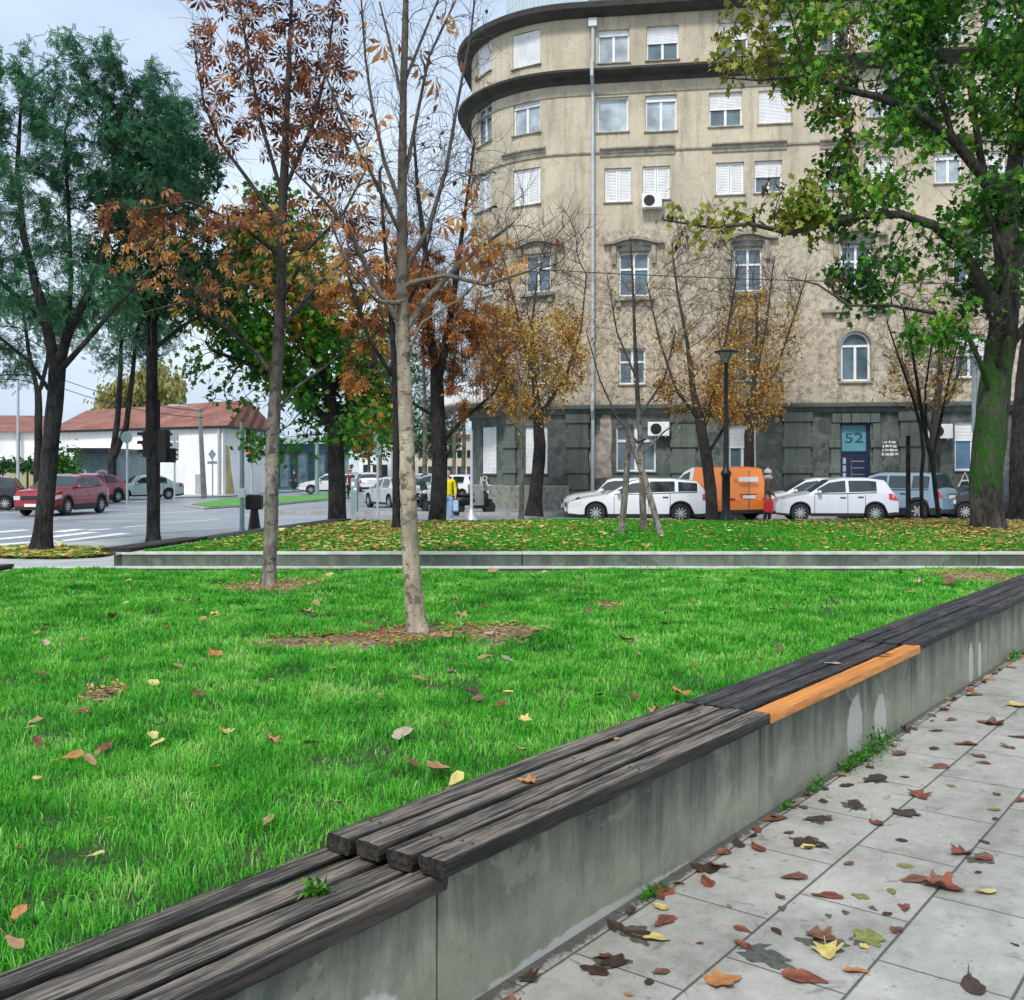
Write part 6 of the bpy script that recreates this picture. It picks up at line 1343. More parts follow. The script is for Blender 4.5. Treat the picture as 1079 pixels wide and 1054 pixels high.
# ================================================================ vehicles
def lerp_prof(P, x):
    if x <= P[0][0]: return P[0][1]
    for (a, b), (c, d) in zip(P, P[1:]):
        if x <= c: t = (x - a) / (c - a) if c > a else 1; return b + (d - b) * t
    return P[-1][1]
SHAPES = {   # x measured from the nose, metres; top line, belt line, side windows, wheel centres
 'hatch': dict(L=4.0, W=1.68, r=.30, wb=(.78, 3.22), top=[(0, .60), (.06, .70), (.45, .82), (1.02, .93), (1.08, .95), (1.75, 1.38), (2.2, 1.46), (3.0, 1.46), (3.55, 1.38), (3.82, .98), (3.92, .88), (4.0, .70)], belt=[(0, 2), (1.0, .93), (2.2, .94), (3.6, .99), (4, .9)], win=[(1.35, 2.28), (2.38, 3.28)], ws=(1.10, 1.75), rw=(3.56, 3.82)),
 'wagon': dict(L=4.72, W=1.78, r=.32, wb=(.92, 3.68), top=[(0, .58), (.06, .68), (.5, .80), (1.25, .92), (1.32, .94), (2.1, 1.36), (2.6, 1.44), (3.4, 1.44), (4.2, 1.36), (4.5, 1.02), (4.66, .92), (4.72, .7)], belt=[(0, 2), (1.2, .92), (2.6, .95), (4.4, 1.02), (4.72, .9)], win=[(1.62, 2.58), (2.68, 3.5), (3.6, 4.22)], ws=(1.35, 2.1), rw=(4.22, 4.5)),
 'mini': dict(L=3.75, W=1.70, r=.30, wb=(.72, 3.2), top=[(0, .62), (.05, .74), (.35, .84), (1.1, .93), (1.16, .95), (1.55, 1.36), (1.8, 1.42), (3.2, 1.42), (3.45, 1.36), (3.6, .98), (3.7, .88), (3.75, .7)], belt=[(0, 2), (1.1, .93), (3.7, .98)], win=[(1.32, 2.35), (2.41, 3.3)], ws=(1.17, 1.55), rw=(3.45, 3.6)),
 'sedan': dict(L=4.5, W=1.76, r=.31, wb=(.86, 3.5), top=[(0, .58), (.06, .68), (.5, .80), (1.15, .90), (1.22, .92), (1.95, 1.36), (2.4, 1.43), (3.0, 1.42), (3.3, 1.36), (3.88, 1.02), (3.95, 1.0), (4.38, .98), (4.46, .9), (4.5, .7)], belt=[(0, 2), (1.15, .90), (3.9, .97), (4, 2)], win=[(1.5, 2.42), (2.52, 3.42)], ws=(1.24, 1.95), rw=(3.3, 3.86)),
 'suv': dict(L=4.25, W=1.80, r=.34, wb=(.86, 3.42), top=[(0, .68), (.05, .80), (.35, .93), (1.15, 1.02), (1.22, 1.04), (1.85, 1.47), (2.3, 1.55), (3.0, 1.53), (3.5, 1.42), (3.95, 1.08), (4.15, .98), (4.25, .75)], belt=[(0, 2), (1.15, 1.02), (2.4, 1.04), (3.9, 1.12), (4.25, 1.0)], win=[(1.5, 2.42), (2.50, 3.38)], ws=(1.24, 1.85), rw=(3.52, 3.93)),
 'boxsuv': dict(L=4.22, W=1.79, r=.33, wb=(.84, 3.42), top=[(0, .70), (.05, .82), (.35, .95), (1.1, 1.03), (1.16, 1.05), (1.65, 1.52), (2.0, 1.63), (3.6, 1.63), (3.92, 1.56), (4.06, 1.08), (4.18, .96), (4.22, .75)], belt=[(0, 2), (1.1, 1.03), (4.1, 1.06)], win=[(1.42, 2.3), (2.38, 3.1), (3.2, 3.78)], ws=(1.18, 1.65), rw=(3.94, 4.06)),
 'van': dict(L=4.35, W=1.80, r=.32, wb=(.90, 3.45), top=[(0, .66), (.05, .78), (.4, .92), (.95, 1.06), (1.0, 1.08), (1.65, 1.66), (2.1, 1.82), (4.0, 1.82), (4.2, 1.76), (4.31, 1.1), (4.34, 1.0), (4.35, .7)], belt=[(0, 2), (.95, 1.06), (4.35, 1.10)], win=[(1.28, 2.05)], ws=(1.02, 1.65), rw=None),
}
def body_fn(S):
    L, W = S['L'], S['W']
    def hw(x, z, zb, zt):
        e = max(0, 1 - x / .55); e2 = max(0, 1 - (L - x) / .45); plan = 1 - .17 * e ** 2.2 - .13 * e2 ** 2.2
        if z <= zb: s = 1 - .05 * max(0, (.45 - z) / .3) ** 2 - .035 * max(0, (z - .6) / .4) ** 2
        else:
            t = (z - zb) / max(.01, 1.42 - .95); s = .965 - (.20 if W < 1.79 or S is not SHAPES['van'] else .1) * t ** 1.15
        return W / 2 * plan * max(.5, s)
    return hw
def make_car(name, shape, label, loc, rz, paint_mat, group=None, rim='spoke', rear_paint=None, trim=M_plastic, split_x=None, plate=True, rails=False, glass=M_carglass):
    S = SHAPES[shape]; L, W, r = S['L'], S['W'], S['r']; hw = body_fn(S); root = thing(name, label, 'van' if shape == 'van' else 'car', loc, rz, group)
    OX = L / 2
    def ztop(x): return lerp_prof(S['top'], x)
    def belt(x): return min(lerp_prof(S['belt'], x), ztop(x) - .001)
    def zbot(x):
        z = .19 + .06 * max(0, 1 - x / .4) + .07 * max(0, 1 - (L - x) / .4); Ra = r + .055
        for c in S['wb']:
            if abs(x - c) < Ra: z = max(z, r + math.sqrt(max(0, Ra * Ra - (x - c) ** 2)))
        return z
    xs = set([i * L / 56 for i in range(57)]) | {p[0] for p in S['top']} | {a for w_ in S['win'] for a in w_}
    for c in S['wb']:
        Ra = r + .055
        for i in range(13): xs.add(c - Ra * math.cos(PI * i / 12))
    if split_x: xs.add(split_x)
    xs = sorted(xs); xs = [x for i, x in enumerate(xs) if i == 0 or x - xs[i - 1] > .012]; xs[-1] = L
    NL = 7; GT = [.0, .09, .84, 1.0]; NT = 6
    def side_pts(x):
        zb, zt, z0 = belt(x), ztop(x), zbot(x); pts = []
        for i in range(NL + 1): t = i / NL; pts.append(z0 + (zb - z0) * t)
        for g in GT[1:]: pts.append(zb + (zt - zb) * g)
        return pts, zb, zt
    V = []; idx = {}
    def vid(p): V.append(p); return len(V) - 1
    grid = []
    for i, x in enumerate(xs):
        Z, zb, zt = side_pts(x); row = {}
        row['z'] = Z; row['zb'] = zb; row['zt'] = zt
        for sgn in (-1, 1):
            row[sgn] = [vid((x - OX, sgn * hw(x, z, zb, zt), z)) for z in Z]
        w_ = hw(x, zt, zb, zt); crown = .035 if zt - zb > .05 else .05
        top = [row[-1][-1]]
        for k in range(1, NT): y = -w_ + 2 * w_ * k / NT; top.append(vid((x - OX, y, zt + crown * (1 - (y / w_) ** 2))))
        top.append(row[1][-1]); row['top'] = top; grid.append(row)
    body = []; glassf = []; dark = []; rear = []; 
    for i in range(len(xs) - 1):
        a, b = grid[i], grid[i + 1]; xm = (xs[i] + xs[i + 1]) / 2
        for sgn in (-1, 1):
            for k in range(NL + len(GT) - 1):
                f = (a[sgn][k], b[sgn][k], b[sgn][k + 1], a[sgn][k + 1])
                if k >= NL and a['zt'] - a['zb'] < .02 and b['zt'] - b['zb'] < .02: continue
                if sgn > 0: f = f[::-1]
                if k == NL + 1 and any(w0 <= xm <= w1 for w0, w1 in S['win']): glassf.append(f)
                elif k == 0 or (k <= 1 and shape in ('suv', 'boxsuv')): dark.append(f)
                elif split_x and xm > split_x: rear.append(f)
                else: body.append(f)
        for k in range(NT):
            f = (a['top'][k], a['top'][k + 1], b['top'][k + 1], b['top'][k]); f = f[::-1]
            isg = (S['ws'][0] <= xm <= S['ws'][1]) or (S['rw'] and S['rw'][0] <= xm <= S['rw'][1])
            if isg: glassf.append(f)
            elif split_x and xm > split_x: rear.append(f)
            else: body.append(f)
    # ends: bulged grids
    for e, gi in ((0, 0), (1, -1)):
        g = grid[gi]; x = xs[gi]; rows = []
        for k in range(NL + 1 + 3):
            z = g['z'][k]; w_ = hw(x, z, g['zb'], g['zt']); rr = [g[-1][k]]
            for q in range(1, NT): y = -w_ + 2 * w_ * q / NT; rr.append(vid((x - OX + (-1 if e == 0 else 1) * .11 * (1 - (y / w_) ** 2) * (1 if e == 0 else .5), y, z + (.05 * (1 - (y / w_) ** 2) if k >= NL else 0))) if k < NL + 3 else g['top'][q])
            rr.append(g[1][k]); rows.append(rr)
        for k in range(NL + 3):
            for q in range(NT):
                f = (rows[k][q], rows[k][q + 1], rows[k + 1][q + 1], rows[k + 1][q]);
                if e == 0: f = f[::-1]
                (dark if k <= 1 else rear if (split_x and e == 1) else body).append(f)
    def sub(fs, name_, mat, parent, push=0.0):
        used = sorted({i for f in fs for i in f}); mp_ = {u: j for j, u in enumerate(used)}; mb = MB(); mb.v = [V[u] for u in used]; mb.f = [tuple(mp_[i] for i in f) for f in fs]; mb.m = [0] * len(mb.f); return mb.build(name_, mat, parent, smooth=True)
    sub(body, 'body', paint_mat, root); sub(glassf, 'windows', glass, root); sub(dark, 'bumper_skirt', trim, root)
    if rear: sub(rear, 'cargo_body', rear_paint, root)
    mb = MB(); mb.box(.25 - OX, L - .25 - OX, -W * .40, W * .40, .22, .80); 
    mb.build('underbody', M_black_metal, root)
    # wheels
    for c in S['wb']:
        for sgn in (-1, 1):
            y = sgn * (W / 2 - .10); mb = MB(); Mw = Matrix.Translation((c - OX, y, r)) @ Matrix.Rotation(R(90), 4, 'X')
            mb.lathe([(r * .60, -.10), (r * .92, -.105), (r, -.07), (r, .07), (r * .92, .105), (r * .60, .10)], (0, 0, 0), 28, Mw); wh = mb.build('wheel', M_rubber, root, smooth=True)
            mb = MB(); yo = -sgn * .085
            mb.lathe([(r * .60, yo - .012), (r * .64, yo), (r * .60, yo + .012), (r * .56, yo)], (0, 0, 0), 28, Mw)
            nsp = 10 if rim == 'spoke' else 6
            for k in range(nsp):
                a = 2 * PI * k / nsp; Ms = Mw @ Matrix.Rotation(a, 4, 'Z'); wd = .018 if rim == 'spoke' else .035
                mb.box(0, r * .60, -wd, wd, yo - .012 * sgn - .010, yo - .012 * sgn + .010, Ms)
            mb.lathe([(r * .13, yo - .03), (r * .13, yo + .03)], (0, 0, 0), 14, Mw); mb.build('rim', M_alloy, wh)
            mb = MB(); mb.lathe([(r * .58, -yo * .2 - .01), (r * .58, -yo * .2 + .01)], (0, 0, 0), 20, Mw); mb.build('brake_disc', M_black_metal, wh)
    def patch(name_, x0, x1, z0, z1, mat, sgn, off=.006, n=6, shape_=None):
        mb = MB(); vs = []
        for i in range(n + 1):
            x = x0 + (x1 - x0) * i / n; zb, zt = belt(x), ztop(x); t = i / n
            za, zc_ = (z0, z1) if shape_ is None else shape_(t)
            for z in (za, zc_): vs.append((x - OX, sgn * (hw(x, z, zb, zt) + off), min(z, zt + .01)))
        mb.add(vs, [(2 * i, 2 * i + 2, 2 * i + 3, 2 * i + 1) if sgn < 0 else (2 * i + 1, 2 * i + 3, 2 * i + 2, 2 * i) for i in range(n)]); return mb.build(name_, mat, root, smooth=True)
    zt0 = ztop(.10)
    for sgn in (-1, 1):
        hz = zt0 - .06
        patch('headlight', 0.01, .46, 0, 0, M_clear_lens, sgn, shape_=lambda t: (hz - .15 + .08 * t, hz + .005 + .06 * t))
        mb = MB(); w0 = hw(.02, .6, .6, .7); ys = [w0 + .004, w0 * .86, w0 * .62]; vs = []
        for y in ys:
            xx = -OX - .11 * (1 - (y / w0) ** 2) - .008; vs += [(xx, sgn * y, hz - .15), (xx, sgn * y, hz)]
        mb.add(vs, [(0, 1, 3, 2), (2, 3, 5, 4)]); mb.build('headlight_front', M_clear_lens, root)
        tz = (1.16, .78) if shape in ('van',) else (1.04, .76) if shape in ('boxsuv',) else (.95, .70)
        rdx = .16 if shape in ('boxsuv', 'van') else .34
        patch('tail_light', L - rdx, L - .005, 0, 0, M_red_lens, sgn, shape_=lambda t: (tz[1] + (.05 * (1 - t)), min(tz[0], ztop(L - rdx + rdx * t) - .02)))
        mb = MB(); w0 = hw(L, .8, .9, .9); vs = []
        for y in (w0 + .003, w0 * .84, w0 * .72 if shape != 'boxsuv' else w0 * .68):
            xx = L - OX + .055 * (1 - (min(y, w0) / w0) ** 2) + .008; vs += [(xx, sgn * y, tz[1]), (xx, sgn * y, min(tz[0], ztop(L) + .0))]
        mb.add(vs, [(0, 1, 3, 2), (2, 3, 5, 4)]); mb.build('tail_light_rear', M_red_lens, root)
        # mirrors, door seams, handles
        xm = S['win'][0][0] + .05; zb = belt(xm); mb = MB(); mb.ell((xm - OX, sgn * (hw(xm, zb, zb, 2) + .11), zb + .06), (.07, .11, .075), 10); mb.build('wing_mirror', paint_mat if shape != 'van' else M_plastic, root, smooth=True)
        seams = [S['win'][0][0] - .10] + [(a[1] + b[0]) / 2 for a, b in zip(S['win'], S['win'][1:])][:1] + ([min(S['win'][1][1] + .05, S['wb'][1] - r - .02)] if len(S['win']) > 1 else [2.2, 3.3])
        for sx in seams:
            mb = MB(); vs = []
            for k in range(7): z = .30 + (belt(sx) - .30) * k / 6; y = sgn * (hw(sx, z, belt(sx), 2) + .003); vs += [(sx - OX - .008, y, z), (sx - OX + .008, y, z)]
            mb.add(vs, [(2 * k, 2 * k + 1, 2 * k + 3, 2 * k + 2) for k in range(6)]); mb.build('door_seam', M_plastic, root)
        for sx in seams[1:]:
            z = belt(sx) - .13; y = sgn * (hw(sx, z, belt(sx), 2) + .015); mb = MB(); mb.bbox(sx - OX - .24, sx - OX - .06, y - .015, y + .015, z - .018, z + .018, .006); mb.build('door_handle', paint_mat if shape in ('sedan', 'suv') else M_plastic, root)
        patch('window_trim', S['win'][0][0] - .1, S['win'][-1][1], 0, 0, M_plastic, sgn, .004, 14, lambda t: (belt(S['win'][0][0] + t * (S['win'][-1][1] - S['win'][0][0])) - .012, belt(S['win'][0][0] + t * (S['win'][-1][1] - S['win'][0][0])) + .02))
        if rails:
            mb = MB(); a, b = S['win'][0][0] + .45, S['win'][-1][1] - .05; y = sgn * (hw(a, ztop(a), belt(a), 2) - .02)
            mb.tube([(a - OX, y, ztop(a) + .02), (a - OX + .1, y, ztop(a) + .08), (b - OX - .1, y, ztop(b) + .08), (b - OX, y, ztop(b) + .02)], .018, 6); mb.build('roof_rail', M_plastic, root)
    # front and rear details
    mb = MB(); mb.bbox(-OX - .125, -OX - .085, -.42, .42, zt0 - .20, zt0 - .04, .015); mb.build('grille', M_plastic, root)
    if plate:
        mb = MB(); mb.box(-OX - .145, -OX - .11, -.26, .26, .36, .47); mb.build('number_plate', M_whiteplastic, root)
        zp = .74 if shape in ('hatch', 'wagon', 'sedan', 'mini') else .82; mb = MB(); mb.box(L - OX + .045, L - OX + .075, -.26, .26, zp - .055, zp + .055); mb.build('number_plate', M_whiteplastic, root)
        mb = MB(); mb.box(L - OX + .04, L - OX + .066, -.34, .34, zp + .07, zp + .10); mb.build('plate_light_bar', M_plastic, root)
    return root
P_white = paint('white_car_paint', (.74, .75, .76)); P_red = paint('red_car_paint', (.30, .006, .016)); P_orange = paint('orange_van_paint', (.86, .22, .012))
P_silver = paint('silver_car_paint', (.52, .54, .55)); P_blue = paint('grey_blue_car_paint', (.20, .30, .38)); P_black = paint('black_car_paint', (.012, .013, .018)); P_seafoam = paint('pale_seafoam_car_paint', (.42, .54, .53)); P_wine = paint('wine_car_paint', (.35, .04, .08)); P_cream = paint('cream_car_paint', (.62, .62, .58))
def car_at(u0, u1, vb, Y, shape, label, p, rz=0.0, z=-.096, name='parked_car', **k):
    x = PX((u0 + u1) / 2, Y); return make_car(name, shape, label, (x, Y, z), rz, p, **k)
GR = 'cars parked along the kerb before the block'
ST = math.atan2(FD.y, FD.x)
car_at(600, 748, 548, 34.4, 'wagon', 'long white estate car parked behind the propped sapling', P_white, ST + R(2), group=GR)
car_at(598, 700, 540, 38.0, 'mini', 'small pale car with dark windows parked behind the white estate car', P_cream, ST + R(4), group=GR)
van = car_at(696, 800, 548, 36.9, 'van', 'orange cargo van with white cab showing its rear doors', paint('white_van_cab', (.72, .73, .73)), R(-65), group=GR, rear_paint=P_orange, split_x=2.25, name='parked_van')
mb = MB(); x = 4.35 / 2 + .062; mb.box(x - .01, x + .004, -.004 - .006, .006, .35, 1.74); mb.build('rear_door_seam', M_plastic, van)
mb = MB(); mb.box(x, x + .012, -.45, .38, 1.34, 1.50); mb.build('rear_lettering_panel', M_whiteplastic, van)
car_at(820, 888, 520, 38.4, 'sedan', 'white saloon car half hidden behind the small white hatchback', P_white, ST + R(3), group=GR)
car_at(816, 938, 548, 35.0, 'hatch', 'small white five door hatchback parked beside the person in brown', paint('silvery_white_paint', (.62, .64, .68)), ST + R(3), group=GR)
car_at(872, 1003, 548, 36.6, 'boxsuv', 'grey-blue high roofed car with roof rails and round red tail light', P_blue, R(-42), group=GR, rails=True, rim='plain')
car_at(1000, 1092, 546, 36.0, 'hatch', 'black hatchback parked between the sign pole and the mossy maple', P_black, ST + R(4), group=GR)
# junction traffic
car_at(21, 113, 543, 40.5, 'suv', 'red crossover car driving toward the viewer at the junction', P_red, R(84), name='red_car')
car_at(-62, 11, 536, 44.5, 'hatch', 'black car cut off by the left edge of the picture', P_black, R(20), name='dark_car')
car_at(72, 112, 520, 54, 'suv', 'wine coloured car with pale roof waiting behind the red crossover', P_wine, R(70), name='wine_car')
car_at(120, 180, 524, 61, 'sedan', 'pale seafoam saloon car standing before the white depot', P_seafoam, R(42), name='pale_car')
car_at(318, 372, 517, 74, 'hatch', 'white hatchback facing left on the far side beyond the traffic island', P_white, R(14), z=-.05, name='white_car')
car_at(390, 446, 534, 47, 'sedan', 'silver saloon car seen from behind through the trunks', P_silver, R(-62), name='silver_car')
car_at(376, 400, 512, 84, 'suv', 'white car farther ahead of the silver saloon on the receding road', P_white, R(-75), name='white_car')
car_at(440, 470, 520, 66, 'hatch', 'pale car parked past the black forked trunk', P_silver, R(-20), name='pale_car')
car_at(470, 492, 520, 60, 'hatch', 'white car behind the person in yellow', P_white, R(-40), name='white_car')
car_at(430, 462, 512, 92, 'wagon', 'distant white estate car on the receding road', P_white, R(-70), name='white_car')
# motor scooters
def scooter(label, loc, rz):
    t = thing('motor_scooter', label, 'scooter', loc, rz, 'scooters parked on the pavement corner')
    for x in (-.62, .62):
        mb = MB(); Mw = Matrix.Translation((x, 0, .27)) @ Matrix.Rotation(R(90), 4, 'X'); mb.lathe([(.17, -.05), (.25, -.05), (.27, -.02), (.27, .02), (.25, .05), (.17, .05)], (0, 0, 0), 18, Mw); wh = mb.build('wheel', M_rubber, t, smooth=True)
        mb = MB(); mb.lathe([(.17, -.03), (.17, .03)], (0, 0, 0), 14, Mw)
        mb.build('rim', M_alloy, wh)
    mb = MB(); mb.tube([(-.62, 0, .27), (-.50, 0, .62), (-.42, 0, .95)], .04, 8); mb.ell((-.50, 0, .62), (.09, .17, .30)); mb.ell((-.62, 0, .56), (.17, .08, .06)); mb.bbox(-.45, .05, -.16, .16, .28, .38, .04); mb.ell((.38, 0, .56), (.45, .17, .20)); mb.build('body', M_black_metal, t, smooth=True)
    mb = MB(); mb.ell((.32, 0, .78), (.38, .15, .07)); mb.build('seat', M_plastic, t, smooth=True)
    mb = MB(); mb.tube([(-.40, -.33, 1.02), (-.42, -.1, .97), (-.42, .1, .97), (-.40, .33, 1.02)], .018, 6); mb.build('handlebar', M_chrome, t)
    mb = MB(); mb.ell((-.58, 0, .86), (.05, .10, .08)); mb.build('headlight', M_clear_lens, t, smooth=True)
    mb = MB(); mb.quad((-.52, -.17, .95), (-.52, .17, .95), (-.38, .13, 1.3), (-.38, -.13, 1.3)); mb.build('windshield', M_carglass, t)
    mb = MB(); mb.bbox(.62, .92, -.16, .16, .80, 1.06, .05); mb.build('top_box', M_plastic, t)
    return t
Yb = 39.5; scooter('black motor scooter parked by the building corner behind the white sign pole', (PX(499, Yb), Yb, -.096), R(200))
scooter('dark motor scooter parked left of the forked black trunk', (PX(441, 41), 41, -.096), R(120))

# ================================================================ people
def skin_mesh(name, verts, edges, radii, mat, parent, sub=2):
    me = bpy.data.meshes.new(name); me.from_pydata([tuple(v) for v in verts], edges, []); o = bpy.data.objects.new(name, me); C.objects.link(o); me.materials.append(mat); o.parent = parent
    m = o.modifiers.new('skin', 'SKIN'); m.use_smooth_shade = True; s = o.modifiers.new('sub', 'SUBSURF'); s.levels = sub; s.render_levels = sub
    for i, r_ in enumerate(radii):
        me.skin_vertices[0].data[i].radius = (r_ if isinstance(r_, tuple) else (r_, r_)); me.skin_vertices[0].data[i].use_root = (i == 0)
    return o
M_skin = simple('skin', (.52, .30, .21), .5, var=.08)
def person(label, loc, rz, h, top_mat, leg_mat, hair_mat, shoe_mat, hat=None, longcoat=False, carry=None, stride=.14, arm=.1):
    t = thing('person', label, 'person', loc, rz); k = h / 1.75; V3 = lambda x, y, z: Vector((x, y, z)) * k
    # faces -y ; pelvis root
    J = [V3(0, 0, .95), V3(0, 0, 1.08), V3(0, -.01, 1.25), V3(0, 0, 1.42), V3(0, -.005, 1.50), V3(0, -.015, 1.58), V3(0, -.02, 1.66), V3(0, -.015, 1.73)]
    Rd = [(.14, .10), (.13, .095), (.155, .10), (.13, .085), .05, (.065, .08), (.075, .095), (.05, .06)]; E = [(i, i + 1) for i in range(7)]
    for s in (-1, 1):
        f = s * stride
        b = len(J); J += [V3(s * .10, 0, .90), V3(s * .10, -f * .55 - .02, .50), V3(s * .10, -f * .7 + .04, .10), V3(s * .11, -f * .7 - .10, .035)]; Rd += [.095, .06, .042, (.035, .03)]; E += [(0, b), (b, b + 1), (b + 1, b + 2), (b + 2, b + 3)]
        b = len(J); J += [V3(s * .20, 0, 1.41), V3(s * .25, .03, 1.13), V3(s * .25, -.06 + f * .5 - arm, .90), V3(s * .25, -.08 + f * .6 - arm, .83)]; Rd += [.055, .042, .03, (.035, .02)]; E += [(3, b), (b, b + 1), (b + 1, b + 2), (b + 2, b + 3)]
        for q in range(4):
            c = len(J); J += [V3(s * .25 + (q - 1.5) * .004, -.08 + f * .6 - arm + (q - 1.5) * .018, .79), V3(s * .245, -.085 + f * .6 - arm + (q - 1.5) * .018, .745 + .006 * abs(q - 1))]; Rd += [.0085, .007]; E += [(b + 3, c), (c, c + 1)]
        c = len(J); J += [V3(s * .24, -.12 + f * .6 - arm, .80)]; Rd += [.009]; E += [(b + 3, c)]
    skin_mesh('body', J, E, [tuple(q * k for q in r_) if isinstance(r_, tuple) else r_ * k for r_ in Rd], M_skin, t, 1)
    mb = MB()
    for s in (-1, 1): mb.ell(V3(s * .032, -.105, 1.655), (.012 * k, .008 * k, .008 * k), 8)
    mb.build('eyes', M_whiteplastic, t, smooth=True)['label'] = 'pair of eyes'
    mb = MB(); mb.ell(V3(0, -.118, 1.635), (.012 * k, .02 * k, .022 * k), 8); mb.build('nose', M_skin, t, smooth=True)
    mb = MB(); mb.ell(V3(0, -.108, 1.598), (.024 * k, .008 * k, .007 * k), 8); mb.build('mouth', M_red_lens if False else simple('lips', (.35, .12, .10), .5), t, smooth=True)
    mb = MB()
    mb.ell(V3(0, .015, 1.685), (.095 * k, .108 * k, .095 * k), 14); mb.build('hair', hair_mat, t, smooth=True)
    if hat: mb = MB(); mb.ell(V3(0, .0, 1.72), (.115 * k, .125 * k, .085 * k), 14); mb.lathe([(.118 * k, 1.665 * k), (.125 * k, 1.69 * k), (.118 * k, 1.715 * k)], (0, 0, 0), 16); mb.ell(V3(0, 0, 1.82), (.03 * k, .03 * k, .03 * k), 8); mb.build('woolly_hat', hat, t, smooth=True)
    # jacket
    zb = .74 if longcoat else .90
    Jj = [V3(0, 0, 1.10), V3(0, 0, zb), V3(0, -.005, 1.28), V3(0, 0, 1.41), V3(0, 0, 1.49)]; Rj = [(.165, .125), (.175, .135), (.185, .13), (.15, .105), (.075, .075)]; Ej = [(0, 1), (0, 2), (2, 3), (3, 4)]
    for s in (-1, 1):
        f = s * stride; b = len(Jj); Jj += [V3(s * .205, 0, 1.40), V3(s * .255, .03, 1.13), V3(s * .25, -.05 + f * .5 - arm, .92)]; Rj += [.075, .062, .045]; Ej += [(3, b), (b, b + 1), (b + 1, b + 2)]
    skin_mesh('jacket', Jj, Ej, [tuple(q * k for q in r_) if isinstance(r_, tuple) else r_ * k for r_ in Rj], top_mat, t)
    Jt = [V3(0, 0, .93), V3(0, 0, .99)]; Rt = [(.155, .12), (.15, .115)]; Et = [(0, 1)]
    for s in (-1, 1):
        f = s * stride; b = len(Jt); Jt += [V3(s * .10, 0, .86), V3(s * .105, -f * .55 - .02, .50), V3(s * .105, -f * .7 + .035, .10)]; Rt += [.105, .078, .06]; Et += [(0, b), (b, b + 1), (b + 1, b + 2)]
    skin_mesh('trousers', Jt, Et, [tuple(q * k for q in r_) if isinstance(r_, tuple) else r_ * k for r_ in Rt], leg_mat, t)
    for s in (-1, 1): f = s * stride; mb = MB(); mb.ell(V3(s * .11, -f * .7 - .04, .045), (.052 * k, .135 * k, .05 * k), 12); mb.build('shoe', shoe_mat, t, smooth=True)
    return t, k
def cloth(n, c, **k): return simple(n, c, .85, var=.2, scale=9, bmp=.5, **k)
Yp = 34.2; yt, k = person('person in yellow top and light blue jeans standing on the pavement with a carrier bag', (PX(472, Yp), Yp, -.096), R(8), 1.70, cloth('yellow_fleece', (.78, .62, .01)), cloth('light_jeans', (.22, .38, .60)), cloth('grey_hair', (.30, .28, .25)), M_whiteplastic, stride=.05, arm=.02)
mb = MB(); mb.bbox(-.02, .16, -.16, .02, .35, .72, .04); p = PX(472, Yp); o = mb.build('carrier_bag', cloth('pale_blue_bag', (.35, .52, .68))); o.location = (p + .20, Yp - .02, -.09); tag(o, 'pale blue carrier bag held by the person in yellow', 'bag')
mb = MB(); mb.bbox(.10, .34, .08, .3, .98, 1.42, .07); mb.build('backpack', cloth('black_backpack', (.02, .02, .022)), yt, smooth=True)
Yp = 33.4; bt, k = person('person in brown quilted jacket and pale woolly hat beside the white hatchback', (PX(809, Yp), Yp, -.096), R(80), 1.72, cloth('brown_quilted_jacket', (.095, .075, .055)), cloth('navy_trousers', (.02, .035, .07)), cloth('dark_hair', (.05, .04, .03)), M_plastic, hat=cloth('pale_hat', (.62, .56, .48)), longcoat=True, stride=.12)
mb = MB(); mb.bbox(-.16, .14, -.08, .08, .0, .42, .04); mb.tube([(-.08, 0, .42), (-.03, 0, .55), (.03, 0, .55), (.08, 0, .42)], .012, 6); o = mb.build('shopping_bag', cloth('red_bag', (.60, .03, .04))); o.location = (PX(808, Yp) - .0, Yp - .26, .26); tag(o, 'red shopping bag carried by the person in brown', 'bag')
mb = MB(); mb.ell((0, 0, 1.52), (.17, .16, .10), 14); mb.build('fur_collar', cloth('pale_fur', (.50, .42, .36)), bt, smooth=True).scale = (.98, .98, .98)
Yp = 62; person('distant person in dark clothes standing near the thick maple trunk', (PX(369, Yp), Yp, -.096), R(10), 1.75, cloth('maroon_jacket', (.10, .02, .03)), cloth('black_trousers', (.015, .015, .02)), cloth('black_hair', (.02, .02, .02)), M_plastic, stride=.05)
Yp = 86; person('distant person in dark coat before the teal shop', (PX(310, Yp), Yp, -.06), R(-20), 1.75, cloth('dark_coat', (.03, .03, .04)), cloth('black_slacks', (.015, .015, .02)), cloth('brown_hair', (.06, .04, .03)), M_plastic, stride=.1, longcoat=True)

# ================================================================ street furniture
def post(mb, p, h, r0, r1=None, n=10): mb.tube([p, p + Vector((0, 0, h))], [r0, r1 or r0], n)
